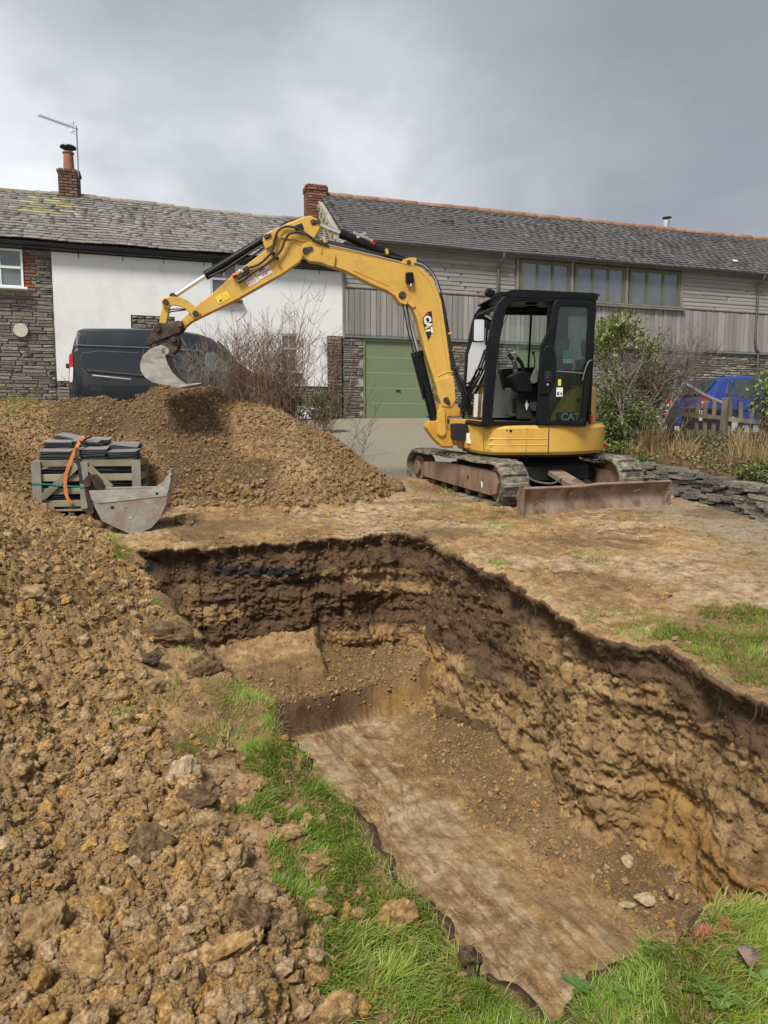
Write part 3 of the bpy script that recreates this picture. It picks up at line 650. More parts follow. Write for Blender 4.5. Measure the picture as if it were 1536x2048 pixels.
PITST = [(1290, 1805, 34, 'squarish pale stone on the pit floor near the right wall'), (1345, 1790, 40, 'largest grey stone in the rubble at the foot of the right wall'), (1250, 1815, 30, 'upright buff stone left of the largest grey stone in the pit'),
         (1358, 1757, 22, 'bright small stone highest in the rubble of the pit corner'), (1255, 1725, 26, 'flat pale stone lying before the orange clay'), (1120, 1752, 20, 'small stone on the scraped pit floor')]
for i, (u, v, wpx, lab) in enumerate(PITST):
    p = pix_ground(u, v, zpit); D = (p - CAMP).length; rr = wpx / FPX * D / 2
    tag(place('stone', clod_mesh('stone', 4, 600 + i, M_clodbig if i % 2 else M_rockpale, 0.5, 0.9), None, p + Vector((0, 0, rr * .3)), (0.3, 0.2 * i, i * 1.3), (rr, rr * .9, rr * .9)), lab, 'stone')

# ------------------------------------------------------------------ grass
def leafy(name, cols, rough=0.55, trans=0.35):
    m, t, n, bs = nodes(name)
    at = n('ShaderNodeAttribute', attribute_name='rnd'); c = ramp(n, cols, at.outputs['Fac'], t, 0, 1)
    t.links.new(c, bs.inputs['Base Color']); bs.inputs['Roughness'].default_value = rough; bs.inputs['Specular IOR Level'].default_value = 0.35
    out = [x for x in t.nodes if x.type == 'OUTPUT_MATERIAL'][0]; tr = n('ShaderNodeBsdfTranslucent'); t.links.new(c, tr.inputs[0])
    mx = n('ShaderNodeMixShader'); mx.inputs[0].default_value = trans; t.links.new(bs.outputs[0], mx.inputs[1]); t.links.new(tr.outputs[0], mx.inputs[2]); t.links.new(mx.outputs[0], out.inputs[0]); return m
M_grass = leafy('grass', [(0.07, 0.13, 0.014), (0.16, 0.26, 0.026), (0.28, 0.38, 0.055), (0.40, 0.47, 0.11), (0.46, 0.45, 0.16), (0.56, 0.48, 0.27)])
def blades(x, y, z, L, wd, rnd, lean=0.6, ldir=None, up=None):
    n = len(x); a = RNG.uniform(0, 2 * np.pi, n) if ldir is None else ldir + RNG.normal(0, 0.7, n)
    dx, dy = np.cos(a), np.sin(a); ln = lean * RNG.uniform(0.15, 1.35, n); ph = a + np.pi / 2 + RNG.normal(0, .5, n); wx, wy = np.cos(ph) * wd, np.sin(ph) * wd
    V = []
    for k, wk in ((0, 1), (0.4, 0.85), (0.75, 0.55)):
        ox = dx * L * ln * k ** 1.6; oy = dy * L * ln * k ** 1.6; oz = L * (k - 0.28 * ln * k ** 2)
        for sgn in (-1, 1): V.append(np.stack([x + ox + sgn * wx * wk, y + oy + sgn * wy * wk, z + oz], -1))
    V.append(np.stack([x + dx * L * ln, y + dy * L * ln, z + L * (1 - 0.38 * ln)], -1))
    V = np.stack(V, 1).reshape(-1, 3); b = np.arange(n)[:, None] * 7
    F = np.concatenate([b + np.array(q) for q in ((0, 1, 3), (0, 3, 2), (2, 3, 5), (2, 5, 4), (4, 5, 6))]); rn = np.repeat(rnd, 7)
    return V, F, rn
def join(parts):
    Vs, Fs, Rs = [], [], []; o = 0
    for V, F, r_ in parts: Vs.append(V); Fs.append(F + o); Rs.append(r_); o += len(V)
    return np.concatenate(Vs), np.concatenate(Fs), np.concatenate(Rs)
def grass_obj(name, parts, mat, kind='stuff', parent=None):
    V, F, r_ = join(parts); me = np_mesh(name, V, F, mat, False, {'rnd': ('POINT', 'FLOAT', r_)})
    o = bpy.data.objects.new(name, me); COL.objects.link(o); o.parent = parent; return tag(o, kind=kind)
def turf_pts(n, T, x0, x1, y0, y1, thr=0.0, patch=0.25, inner=0.0):
    x = RNG.uniform(x0, x1, n); y = RNG.uniform(y0, y1, n)
    q = poly_sd(x, y, T) + fbm(x * 4, y * 4, o=3, s=40) * 0.30 - inner; q2 = fbm(x * 6, y * 6, o=3, s=41)
    k = (q > thr) & (q2 > -patch) & ~poly_in(x, y, LIPT); return x[k], y[k]
gp = []
def add_turf(x, y, Lm, wd, lean=0.7, dry=0.0, dz=0.0):
    z = surf(x, y)[0]; cl = fbm(x * 9, y * 9, o=2, s=44); big = fbm(x * 2.2, y * 2.2, o=2, s=45); n = len(x)
    L = Lm * (0.55 + 1.6 * np.clip(cl + 0.28, 0, 1)) * RNG.uniform(0.6, 1.25, n)
    rnd = np.clip(0.30 + big * 0.5 + cl * 0.3 + RNG.normal(0, 0.13, n) + dry * RNG.random(n), 0, 1); dead = RNG.random(n) < 0.07; rnd[dead] = RNG.uniform(.75, 1, dead.sum())
    ld = (vnoise(x * 3.5, y * 3.5, s=46) * 9)
    gp.append(blades(x, y, z - 0.006 + dz, L, wd * RNG.uniform(0.7, 1.3, n), rnd, lean, ld))
x, y = turf_pts(75000, TURF_L, -0.7, 0.4, 0.9, 2.75, 0.02, 0.10); add_turf(x, y, 0.044, 0.0015, 1.0)
x, y = turf_pts(26000, TURF_L, -1.5, -0.1, 2.6, 4.1, 0.04, -0.01); add_turf(x, y, 0.026, 0.0014, 0.8, 0.45)
x, y = turf_pts(120000, TURF_N, 0.0, 2.4, 1.0, 2.6, 0.0, 0.3); add_turf(x, y, 0.046, 0.0015, 1.0)
x, y = turf_pts(120000, TURF_R, 1.0, 4.2, 2.2, 4.8, 0.02, 0.16); add_turf(x, y, 0.032, 0.0017, 0.7)
# single tufts: pixel, radius, count
for u, v, rad_, cnt in ((232, 1078, .08, 500), (240, 1100, .09, 700), (246, 1118, .07, 500), (170, 1050, .06, 300), (312, 1210, .05, 160), (370, 1255, .06, 260), (45, 803, .2, 900), (80, 800, .12, 500), (50, 795, .16, 700),
                        (1000, 1125, .09, 300), (985, 1132, .07, 200), (830, 1072, .06, 180), (1180, 1115, .14, 350), (1240, 1240, .2, 500), (1290, 1265, .15, 400), (330, 1395, .12, 260), (420, 1480, .1, 240), (380, 1500, .06, 160), (270, 1430, .10, 200), (530, 1450, .12, 500),
                        (560, 1500, .08, 420), (600, 1540, .05, 220), (480, 1400, .1, 260), (1310, 1255, .14, 500), (860, 1010, .25, 350), (960, 1020, .3, 420), (1000, 1055, .2, 300), (900, 985, .2, 250)):
    p = pix_ground(u, v); n = cnt; a = RNG.uniform(0, 6.28, n); q = rad_ * np.sqrt(RNG.random(n)); x = p.x + np.cos(a) * q; y = p.y + np.sin(a) * q * 1.3
    k = ~poly_in(x, y, LIPT); add_turf(x[k], y[k], 0.036 if v > 950 else 0.06, 0.0019, 0.6, 0.35)
# green fringe leaning over the near and left rim
k = resample(LIPT, 0.0011); k = k[(k[:, 1] < 3.3) & (k[:, 0] < 2.6)]; x = k[:, 0] + RNG.normal(0, .022, len(k)); y = k[:, 1] + RNG.normal(0, .022, len(k)); keep = (fbm(x * 4, y * 4, o=3, s=49) > -.12) & (poly_sd(x, y, LIPT) < .035) & ((x < .9) | (y < 2.2))
x, y = x[keep], y[keep]; add_turf(x, y, 0.046, 0.0015, 1.25, .25, -.004)
# dry blades and roots hanging over the lip
k = resample(LIPT, 0.004); k = k[(RNG.random(len(k)) < 0.9)]; x = k[:, 0] + RNG.normal(0, .02, len(k)); y = k[:, 1] + RNG.normal(0, .02, len(k)); z = surf(x, y)[0] - 0.01
keep = (fbm(x * 5, y * 5, o=3, s=47) > -0.03); x, y, z = x[keep], y[keep], z[keep]
V, F, rn = blades(x, y, z, RNG.uniform(0.015, 0.055, len(x)), np.full(len(x), 0.0011), RNG.uniform(0.7, 1, len(x)), 1.5); gp.append((V, F, rn))
grass_obj('grass', gp, M_grass)
M_root = leafy('roots', [(0.06, 0.04, 0.022), (0.13, 0.09, 0.05), (0.28, 0.20, 0.12)], 0.8, 0.1)
k = resample(LIPT, 0.006); x = k[:, 0]; y = k[:, 1]; keep = (fbm(x * 4, y * 4, o=3, s=48) > -0.02) & (RNG.random(len(x)) < .45); x, y = x[keep], y[keep]; cx_, cy_ = 0.3, 4.0; d = np.hypot(cx_ - x, cy_ - y); x = x + (cx_ - x) / d * 0.075; y = y + (cy_ - y) / d * 0.075
z = surf(x, y)[0] - RNG.uniform(0.02, 0.12, len(x)); V, F, rn = blades(x, y, z, -RNG.uniform(0.01, 0.13, len(x)) * RNG.random(len(x)) ** .6, np.full(len(x), 0.0009), RNG.random(len(x)), 0.45)
grass_obj('hanging_roots', [(V, F, rn)], M_root)
# broad-leaved weeds by the near corner
M_weed = leafy('weed', [(0.10, 0.20, 0.04), (0.17, 0.29, 0.07), (0.26, 0.38, 0.13)])
def rosette(name, p, n, L, w, label, up=0.5):
    V = []; F = []; rn = []
    for i in range(n):
        a = i * 2.4 + random.random(); l = L * random.uniform(.6, 1.1); e = random.uniform(.1, .9) * up; ca, sa = math.cos(a), math.sin(a); b = len(V)
        for k, wk in ((0, .15), (.35, .85), (.7, 1), (1, .05)):
            rr = l * k; zz_ = 0.012 + l * (e * k - 0.45 * e * k * k)
            for sg in (-1, 0, 1): V.append((p.x + ca * rr - sa * sg * w * wk, p.y + sa * rr + ca * sg * w * wk, p.z + zz_ + abs(sg) * w * 0.35)); rn.append(random.random() if not rn else min(1, max(0, rn[-1] + random.uniform(-.05, .05))))
        for r_ in range(3):
            for c in range(2): q = b + r_ * 3 + c; F.append((q, q + 1, q + 4, q + 3))
    me = np_mesh(name, V, F, M_weed, True, {'rnd': ('POINT', 'FLOAT', rn)}); o = bpy.data.objects.new(name, me); COL.objects.link(o); tag(o, label, 'weed')
for u, v, n_, L, w, lab in ((1155, 1985, 9, .045, .008, 'broad-leaved weed at the pit edge left of centre bottom'), (1250, 1990, 8, .05, .010, 'grey-green leafy weed right of the first weed in the grass'), (1400, 1985, 12, .05, .013, 'clover-like weed in the grass under the red paint'), (1440, 2010, 11, .05, .012, 'low round-leaved weed below the fallen leaf'), (1530, 1975, 5, .05, .012, 'small weed at the right edge by the fallen leaf')):
    rosette('weed', pix_ground(u, v), n_, L, w, lab)
# fallen leaf
M_leafb = mk('dead_leaf', [(0.17, 0.10, 0.075), (0.27, 0.18, 0.135), (0.34, 0.25, 0.20)], 40, 0.5, bump=0.4, bscale=90)
p = pix_ground(1492, 1938); mb = MB(); n = 22; L = 0.030; vs_ = [(0, 0, 0.004)]
for i in range(n):
    a = 2 * math.pi * i / n; rr = L * (1 + 0.12 * math.cos(a) + 0.05 * math.cos(3 * a)); vs_.append((rr * math.cos(a), rr * math.sin(a) * 0.86, 0.009 * math.cos(2 * a) + 0.006 * abs(math.sin(a))))
mb.add(vs_, [(0, i + 1, (i + 1) % n + 1) for i in range(n)]); mb.tube([(-L * 0.9, 0, 0.001), (0, 0, 0.005), (L * 1.05, 0, 0.012), (L * 1.35, .004, .02)], 0.0009, 5)
o = mb.build('fallen_leaf', M_leafb, None, 60); o.location = (p.x, p.y, p.z + 0.035); o.rotation_euler = (0.6, 0.15, 0.5); s_ = o.modifiers.new('s', 'SOLIDIFY'); s_.thickness = 0.0008
tag(o, 'big brown dead leaf resting on the grass near the red paint', 'leaf')
# red marking paint sprayed on the turf
M_paint = leafy('marker_paint', [(0.45, 0.09, 0.06), (0.58, 0.16, 0.12), (0.55, 0.25, 0.17)], 0.6, 0.2)
gp = []
for (u0, v0), (u1, v1), w_, n in (((1396, 1886), (1462, 1856), 0.016, 700), ((1470, 1818), (1495, 1806), 0.012, 90), ((1000, 2035), (1060, 2040), .03, 90)):
    a = pix_ground(u0, v0); b = pix_ground(u1, v1); t = RNG.random(n); x = a.x + (b.x - a.x) * t + RNG.normal(0, w_ * .5, n); y = a.y + (b.y - a.y) * t + RNG.normal(0, w_ * .5, n)
    gp.append(blades(x, y, surf(x, y)[0], RNG.uniform(.008, .028, n), np.full(n, .0013), RNG.random(n), .8))
grass_obj('marking_paint', gp, M_paint)

# stones bedded in the pit walls
wv = np.empty(len(bpy.data.objects['pit_wall'].data.vertices) * 3, np.float32); bpy.data.objects['pit_wall'].data.vertices.foreach_get('co', wv); wv = wv.reshape(-1, 3)
k = RNG.choice(len(wv), 15000, replace=False); w_ = wv[k]; zt_ = base_z(w_[:, 0], w_[:, 1]); k = (w_[:, 2] < zt_ - 0.10 + RNG.random(len(w_)) * 0.1) & (w_[:, 1] > 2.3) & (RNG.random(len(w_)) < 0.25 + 0.75 * (fbm(w_[:, 0] * 3, w_[:, 1] * 3, w_[:, 2] * 5, o=3, s=220) > -0.02))
w_ = w_[k]; w_ = w_ + RNG.normal(0, 0.006, w_.shape); scatter('wall_stones', w_, sizes(len(w_), 0.0035, 0.022, 3.0), 5, None, lib2)

# ------------------------------------------------------------------ shared materials for the machine and vehicles
M_yel = mk('yellow_paint', [(0.56, 0.32, 0.050), (0.63, 0.37, 0.068), (0.66, 0.40, 0.085)], 3, 0.42, bump=0.03, bscale=60, bdist=0.002, dirt=(0.33, 0.20, 0.075), dscale=4, dlo=.55, dhi=.80, spec=0.45)
M_yeld = mk('yellow_worn', [(0.50, 0.25, 0.03), (0.60, 0.32, 0.045)], 6, 0.5, bump=0.05, bscale=60, bdist=0.002, dirt=(0.17, 0.10, 0.05), dscale=9, dlo=.52, dhi=.66)
M_blk = mk('black_paint', [(0.004, 0.005, 0.006), (0.008, 0.009, 0.010)], 4, 0.45, bump=0.03, bscale=70, bdist=0.002, dirt=(0.03, 0.028, 0.025), dscale=5, dlo=.62, dhi=.85, spec=0.22)
M_rub = mk('hose_rubber', [(0.012, 0.012, 0.013), (0.03, 0.03, 0.03)], 12, 0.55, bump=0.1)
M_chrome = mk('chrome_rod', [(0.75, 0.75, 0.76), (0.85, 0.85, 0.86)], 4, 0.30, 1.0, bump=0, rvar=.03)
M_pin = mk('pin_steel', [(0.03, 0.026, 0.022), (0.10, 0.08, 0.06)], 18, 0.5, 0.5, bump=0.3)
M_track = mk('track_rubber', [(0.10, 0.085, 0.065), (0.22, 0.185, 0.135), (0.36, 0.30, 0.22)], 9, 0.85, bump=0.7, bscale=45, bdist=0.01, dirt=(0.07, 0.062, 0.052), dscale=7, dlo=.46, dhi=.60)
M_mudframe = mk('mud_brown_steel', [(0.16, 0.098, 0.065), (0.225, 0.145, 0.098), (0.28, 0.19, 0.13)], 5, 0.75, bump=0.3, bscale=40, dirt=(0.10, 0.06, 0.04), dscale=4, dlo=.52, dhi=.68, stretch=(1, 1, 0.4))
M_blade = mk('blade_steel', [(0.12, 0.070, 0.045), (0.19, 0.122, 0.082), (0.30, 0.22, 0.16)], 4.5, 0.7, bump=0.3, bscale=50, bdist=0.006, dirt=(0.38, 0.30, 0.23), dscale=3.2, dlo=.46, dhi=.68, stretch=(1, 1, 0.55))
M_bucket = mk('bucket_steel', [(0.25, 0.235, 0.205), (0.37, 0.35, 0.305), (0.47, 0.44, 0.385)], 7, 0.6, 0.15, bump=0.25, bscale=60, bdist=0.004, dirt=(0.20, 0.15, 0.10), dscale=5, dlo=.52, dhi=.70, stretch=(1, 1, 2.2))
M_bucket2 = mk('bucket_steel_worn', [(0.22, 0.205, 0.18), (0.33, 0.31, 0.275), (0.42, 0.40, 0.36)], 5, 0.65, 0.1, bump=0.3, bscale=50, bdist=0.005, dirt=(0.27, 0.20, 0.14), dscale=3.5, dlo=.48, dhi=.62)
M_rust = mk('rusty_dark_steel', [(0.022, 0.016, 0.013), (0.055, 0.036, 0.026), (0.14, 0.08, 0.05)], 9, 0.65, 0.2, bump=0.4, bscale=50, bdist=0.005)
M_dark = mk('dark_underside', [(0.006, 0.006, 0.006), (0.018, 0.017, 0.016)], 6, 0.8, bump=0.1)
M_greyp = mk('grey_plastic_or_highlight', [(0.10, 0.10, 0.095), (0.14, 0.14, 0.13)], 6, 0.6, bump=0.05)
M_seat = mk('seat_cloth', [(0.02, 0.02, 0.022), (0.04, 0.04, 0.042)], 20, 0.85, bump=0.2)
M_white = mk('white_label', [(0.72, 0.72, 0.70), (0.80, 0.80, 0.78)], 12, 0.5, bump=0)
M_red = mk('red_print', [(0.45, 0.03, 0.03)], 5, 0.5, bump=0)
M_redr = mk('red_reflector', [(0.50, 0.015, 0.012)], 5, 0.25, bump=0)
M_labely = mk('yellow_label', [(0.80, 0.62, 0.04)], 5, 0.5, bump=0)
M_logoy = mk('logo_yellow', [(0.85, 0.42, 0.02)], 5, 0.5, bump=0)
M_ink = mk('black_print', [(0.012, 0.012, 0.012)], 5, 0.5, bump=0)
M_teal = mk('teal_label', [(0.12, 0.45, 0.36)], 5, 0.5, bump=0)
M_glass = glass_mat('cab_glass', (0.90, 0.95, 0.93), 1.45)
M_glassd = glass_mat('tinted_glass', (0.80, 0.88, 0.85), 1.5)
M_mirror = mk('mirror_glass', [(0.9, 0.9, 0.9)], 1, 0.03, 1.0, bump=0, rvar=0.01)

def text_obj(name, body, size, mat, parent, M, bold=0.0, ext=0.0008, align='CENTER', squash=1.0):
    cu = bpy.data.curves.new(name, 'FONT'); cu.body = body; cu.size = size; cu.align_x = align; cu.align_y = 'CENTER'; cu.extrude = ext; cu.offset = bold; cu.space_line = 0.95
    to = bpy.data.objects.new(name, cu); COL.objects.link(to); dg = bpy.context.evaluated_depsgraph_get(); dg.update()
    me = bpy.data.meshes.new_from_object(to.evaluated_get(dg)); bpy.data.objects.remove(to); bpy.data.curves.remove(cu)
    me.materials.clear(); me.materials.append(mat)
    o = place(name, me, parent, M=M @ Matrix.Diagonal((squash, 1, 1, 1))); return o

# ------------------------------------------------------------------ EXCAVATOR
EC = Vector((1.73, 8.97, 0.93)); EROOT = Matrix.Translation(EC) @ Matrix.Rotation(R(3), 4, 'X')
ex = empty('mini_excavator', 'yellow tracked mini excavator with black open cab parked beside the pit', 'excavator', M=EROOT)
LH = Matrix.Rotation(R(188), 4, 'Z'); LU = Matrix.Rotation(R(-68.8), 4, 'Z')
FH = EROOT @ LH; FU = EROOT @ LU
def H(): return MB(LH)
def U(): return MB(LU)
def tH(u, v, y=0.0): return pix_plane(u, v, FH, y)
def tHs(L, y=0.0): return [tH(u, v, y) for u, v in L]
def smooth_closed(P, n=4):
    P = [Vector((a, b, 0)) for a, b in P]; k = len(P); out = []
    for i in range(k):
        p0, p1, p2, p3 = P[i - 1], P[i], P[(i + 1) % k], P[(i + 2) % k]
        for j in range(n):
            t = j / n; q = 0.5 * ((2 * p1) + (p2 - p0) * t + (2 * p0 - 5 * p1 + 4 * p2 - p3) * t * t + (3 * p1 - p0 - 3 * p2 + p3) * t ** 3); out.append((q.x, q.y))
    return out
def rrect(x0, x1, z0, z1, r, n=4):
    out = []
    for cx_, cz_, a0 in ((x1 - r, z1 - r, 0), (x0 + r, z1 - r, 90), (x0 + r, z0 + r, 180), (x1 - r, z0 + r, 270)):
        for i in range(n + 1): a = R(a0 + 90 * i / n); out.append((cx_ + r * math.cos(a), cz_ + r * math.sin(a)))
    return out
def round_poly(P, r, n=3):
    """round the corners of a polygon by radius-like amount r; always n+1 points per corner"""
    out = []; k = len(P)
    for i in range(k):
        a = Vector(P[i - 1]); b = Vector(P[i]); c = Vector(P[(i + 1) % k]); rr = r[i] if isinstance(r, (list, tuple)) else r
        u_ = (a - b); v_ = (c - b); p = b + u_.normalized() * min(rr, u_.length * .45); q = b + v_.normalized() * min(rr, v_.length * .45)
        for j in range(n + 1): t = j / n; out.append(tuple(p * (1 - t) ** 2 + b * 2 * t * (1 - t) + q * t * t))
    return out

def P3_(u, v, y): a, b = tH(u, v, y); return Vector((a, y, b))
# --- tracks
TRH = 0.47; TX0, TX1 = -1.47, 1.13; TR = TRH / 2
def track_path(n_per=0.0575):
    L = TX1 - TX0 - 2 * TR; per = 2 * L + 2 * math.pi * TR; k = 92; out = []
    for i in range(k):
        s = per * i / k
        if s < L: out.append((TX0 + TR + s, TRH, 0, 1))
        elif s < L + math.pi * TR: a = (s - L) / TR; out.append((TX1 - TR + TR * math.sin(a), TR + TR * math.cos(a), math.sin(a), math.cos(a)))
        elif s < 2 * L + math.pi * TR: out.append((TX1 - TR - (s - L - math.pi * TR), 0, 0, -1))
        else: a = (s - 2 * L - math.pi * TR) / TR; out.append((TX0 + TR - TR * math.sin(a), TR - TR * math.cos(a), -math.sin(a), -math.cos(a)))
    return out
tp = track_path()
lug_me = [None] * 4
for q in range(4):
    mb = MB(); rg = random.Random(q)
    for sg in (-1, 1):
        mb.add([(a, b * sg, c) for a, b, c in ((-0.026, 0.0, 0), (0.026, 0.0, 0), (0.030, 0.165, 0), (-0.030, 0.165, 0), (-0.017, 0.012, .03 + rg.uniform(-.006, .004)), (0.017, 0.012, .03), (0.021, 0.150, .026 + rg.uniform(-.006, .004)), (-0.020, 0.150, .026))],
               [(0, 1, 2, 3), (4, 5, 6, 7), (0, 1, 5, 4), (1, 2, 6, 5), (2, 3, 7, 6), (3, 0, 4, 7)])
    o = mb.build('lug', M_track); lug_me[q] = o.data; bpy.data.objects.remove(o)
for sy in (-1, 1):
    yc = 0.775 * sy; w = 0.172
    mb = U(); vs_ = []; fs_ = []; n = len(tp)
    for (x, z, nx, nz) in tp:
        for yy, dd in ((-w, -0.022), (-w, 0.0), (-w * .93, 0.006), (w * .93, 0.006), (w, 0.0), (w, -0.022), (w * .5, -0.028), (-w * .5, -0.028)):
            vs_.append((x + nx * dd, yc + yy, z + nz * dd + 0.006 * math.sin(x * 9) * (nz > .9)))
    for i in range(n):
        j = (i + 1) % n
        for k in range(8): fs_.append((i * 8 + k, i * 8 + (k + 1) % 8, j * 8 + (k + 1) % 8, j * 8 + k))
    tr = mb.add(vs_, fs_).build('track', M_track, ex, 50)
    for i in range(0, n, 2):
        x, z, nx, nz = tp[i]; a = math.atan2(nx, nz)
        M = LU @ Matrix.Translation((x, yc, z + 0.002)) @ Matrix.Rotation(a, 4, 'Y') @ Matrix.Scale(random.uniform(.9, 1.05), 4)
        place('lug', lug_me[i % 4], tr, M=M)
    # frame between the belts, with rollers
    mb = U(); fo = 0.10 * 1.0
    mb.prism([(-0.92, 0.13), (-0.98, 0.20), (-0.98, 0.335), (-0.40, 0.375), (0.66, 0.375), (0.92, 0.36), (0.965, 0.25), (0.92, 0.12), (0.80, 0.095)], yc + sy * 0.06, yc + sy * 0.125)
    mb.prism([(-0.92, 0.13), (-0.95, 0.33), (0.90, 0.33), (0.9, 0.13)], yc - sy * 0.1, yc + sy * 0.06)
    fr = mb.build('track_frame', M_mudframe, ex, bevel=0.008)
    
    for rx, rh in ((.52, .25), (-.93, .19)): mb = U(); mb.box((rx, yc + sy * 0.128, 0.237), (0.03, 0.012, rh)); mb.build('rib', M_mudframe, fr, bevel=.003)
    mb = U(); mb.cyl((0.28, yc + sy * 0.12, 0.25), (0.28, yc + sy * 0.128, 0.25), 0.022, 12); mb.build('grease_hole', M_dark, fr)
    mb = U(); mb.prism([(0.60, .235), (0.635, .215), (0.63, .16), (0.605, .17)], yc + sy * .125, yc + sy * .13); mb.build('white_fleck', M_white, fr)
    mb = U(); mb.cyl((-1.22, yc - .09, TR), (-1.22, yc + .09, TR), 0.175, 28); mb.cyl((-1.22, yc + sy * .09, TR), (-1.22, yc + sy * .135, TR), 0.092, 24); mb.build('sprocket', M_mudframe, ex, 40, bevel=0.006)
    mb = U(); mb.cyl((0.88, yc - .08, TR), (0.88, yc + .08, TR), 0.19, 28); mb.build('idler_wheel', M_mudframe, ex, 40, bevel=0.006)
    for x in (-0.72, -0.40, -0.08, 0.24, 0.56):
        mb = U(); mb.cyl((x, yc - .11, 0.085), (x, yc + .11, 0.085), 0.058, 16); mb.build('roller', M_rust, ex, 40)
    mb = U(); mb.cyl((-.1, yc - .07, .41), (-.1, yc + .10, .41), 0.03, 12); mb.build('top_roller', M_rust, ex, 40)
# --- chassis, turntable, blade
mb = U(); mb.prism([(-0.75, .22), (-.75, .40), (-.3, .47), (.5, .47), (.72, .38), (.72, .22)], -0.48, 0.48)
mb.prism([(-0.6, .2), (-.6, .36), (-.2, .40), (.4, .40), (.6, .3), (.6, .2)], -0.69, 0.69); mb.build('chassis', M_dark, ex, bevel=.01)
mb = U(); mb.cyl((0, 0, .44), (0, 0, .55), 0.47, 40); mb.build('turntable', M_dark, ex, 40)
bx = 1.46
prof = [(-0.07, -0.10), (-0.005, -0.02), (-0.045, 0.12), (-0.04, 0.20), (0.0, 0.265), (0.03, 0.275)]
mb = U(); out_ = [(bx + 0.03 + a, b) for a, b in ((0.035, -.105), (0.0, -.01), (-0.038, 0.09), (-0.035, 0.17), (0.0, 0.225), (0.04, 0.250))]
mb.prism(out_ + [(a - 0.018, b + (0.006 if i == 0 else 0)) for i, (a, b) in list(enumerate(out_))[::-1]], -0.925, 0.985)
bl = mb.build('dozer_blade', M_blade, ex, 60, bevel=.003)
for yy in (-0.925, 0.972): mb = U(); mb.prism([(bx + .07, -.105), (bx + .03, -.11), (bx - .05, -.03), (bx - .06, .20), (bx - .02, .262), (bx + .075, .257)], yy, yy + .014); mb.build('end_plate', M_blade, bl, bevel=.002)
mb = U(); mb.box((bx + 0.072, 0.03, -0.085), (0.014, 1.90, 0.055)); mb.build('cutting_edge', M_blade, bl, bevel=.002)
mb = U(); mb.tube([(bx + 0.05, -.91, .253), (bx + .055, -.2, .247), (bx + .05, .0, .262), (bx + .055, .6, .256), (bx + .05, .97, .254)], 0.016, 8); mb.build('top_rail', M_blade, bl, 40)
mb = U(); mb.prism([(0.45, .36), (0.45, .41), (bx - .03, .17), (bx - .03, .09)], -.10, .10); mb.build('blade_ram_cover', M_blade, bl, bevel=.006)
for yy in (-.42, .42): mb = U(); mb.tube([(.45, yy, .25), (bx - .05, yy * 1.15, .0)], .045, 4); mb.build('push_arm', M_dark, bl)
mb = U(); mb.tube(spline([(.3, -.2, .42), (.55, -.33, .37), (.8, -.36, .25), (.98, -.22, .22), (1.0, -.1, .28)]), .012, 6); mb.tube([(.5, -.4, .3), (1.2, -.5, .1)], .02, 6); mb.build('ram_hose', M_greyp, bl, 60)
mb = U()
for i in range(26):
    y = random.uniform(-.85, .95); c = Vector((bx + .085, y, random.uniform(-.1, -.07) if i > 6 else random.uniform(.1, .18))); mb.box(c, (random.uniform(.01, .03), random.uniform(.02, .09), random.uniform(.01, .025)), (random.random(), random.random() * .3, random.random() * .3))
tag(mb.build('mud_crumbs', M_clodturf, bl), kind='stuff')
# --- house: yellow lower body with round tail
HB0, HB1 = 0.53, 0.865
plan = [(0.66, -0.62), (0.74, -0.42), (0.76, 0.30), (0.73, 0.62), (0.62, 0.80), (0.50, 0.86), (0.0, 0.90)]
tail = [(-0.02 + -1.0 * math.sin(R(a)) * 0.98, 0.90 * math.cos(R(a)) + 0.0) for a in range(12, 180, 7)]
plan2 = plan + tail + [(0.0, -0.90), (0.5, -.86)]
def slab(mb, P, z0, z1, inset=0.0):
    n = len(P); sc = lambda k: [(a * k, b * k) for a, b in P]
    L = [(sc(1 - inset), z0), (P, z0 + 0.035), (P, z1 - 0.03), (sc(1 - inset), z1)]
    vs_ = [(a, b, z) for Q_, z in L for a, b in Q_]; fs_ = [tuple(range(n)), tuple(range(3 * n, 4 * n))]
    for k in range(3): fs_ += [(k * n + i, k * n + (i + 1) % n, (k + 1) * n + (i + 1) % n, (k + 1) * n + i) for i in range(n)]
    mb.add(vs_, fs_)
mb = H(); slab(mb, plan2, HB0, HB1, 0.035); hb = mb.build('house_body', M_yel, ex, 35, bevel=.006)
mb = H(); mb.prism([(a * .9, b * .9) for a, b in plan2], HB0 - .03, HB0 + .01, 'z'); mb.build('belly_plate', M_dark, hb)
# seams and the small locker door on the side
def side_pt(x): 
    if x > 0.0: return 0.90 - (0.04 * x / 0.5 if x < 0.5 else 0.04 + (x - .5) * .5)
    return 0.90 * math.sqrt(max(0, 1 - (x / 1.0) ** 2))
def side_line(pts, r, name, mat, parent, off=0.0):
    mb = H(); mb.tube([(x, side_pt(x) + off, z) for x, z in pts], r, 6); return mb.build(name, mat, parent, 50)
ck = [tH(u, v, .88) for u, v in ((974, 858), (1054, 858), (1054, 901), (974, 897))]
dx0, dx1 = ck[0][0], ck[1][0]; dz1 = ck[0][1]; dz0 = ck[2][1]
side_line([(dx0, dz0), (dx0, dz1), (dx1, dz1), (dx1, dz0), (dx0, dz0)], 0.0035, 'locker_seam', M_ink, hb, 0.001)
xs = tH(1097, 880, .90)[0]; side_line([(xs, HB0 + .02), (xs, HB1 - .02)], 0.005, 'panel_seam', M_ink, hb, 0.001)
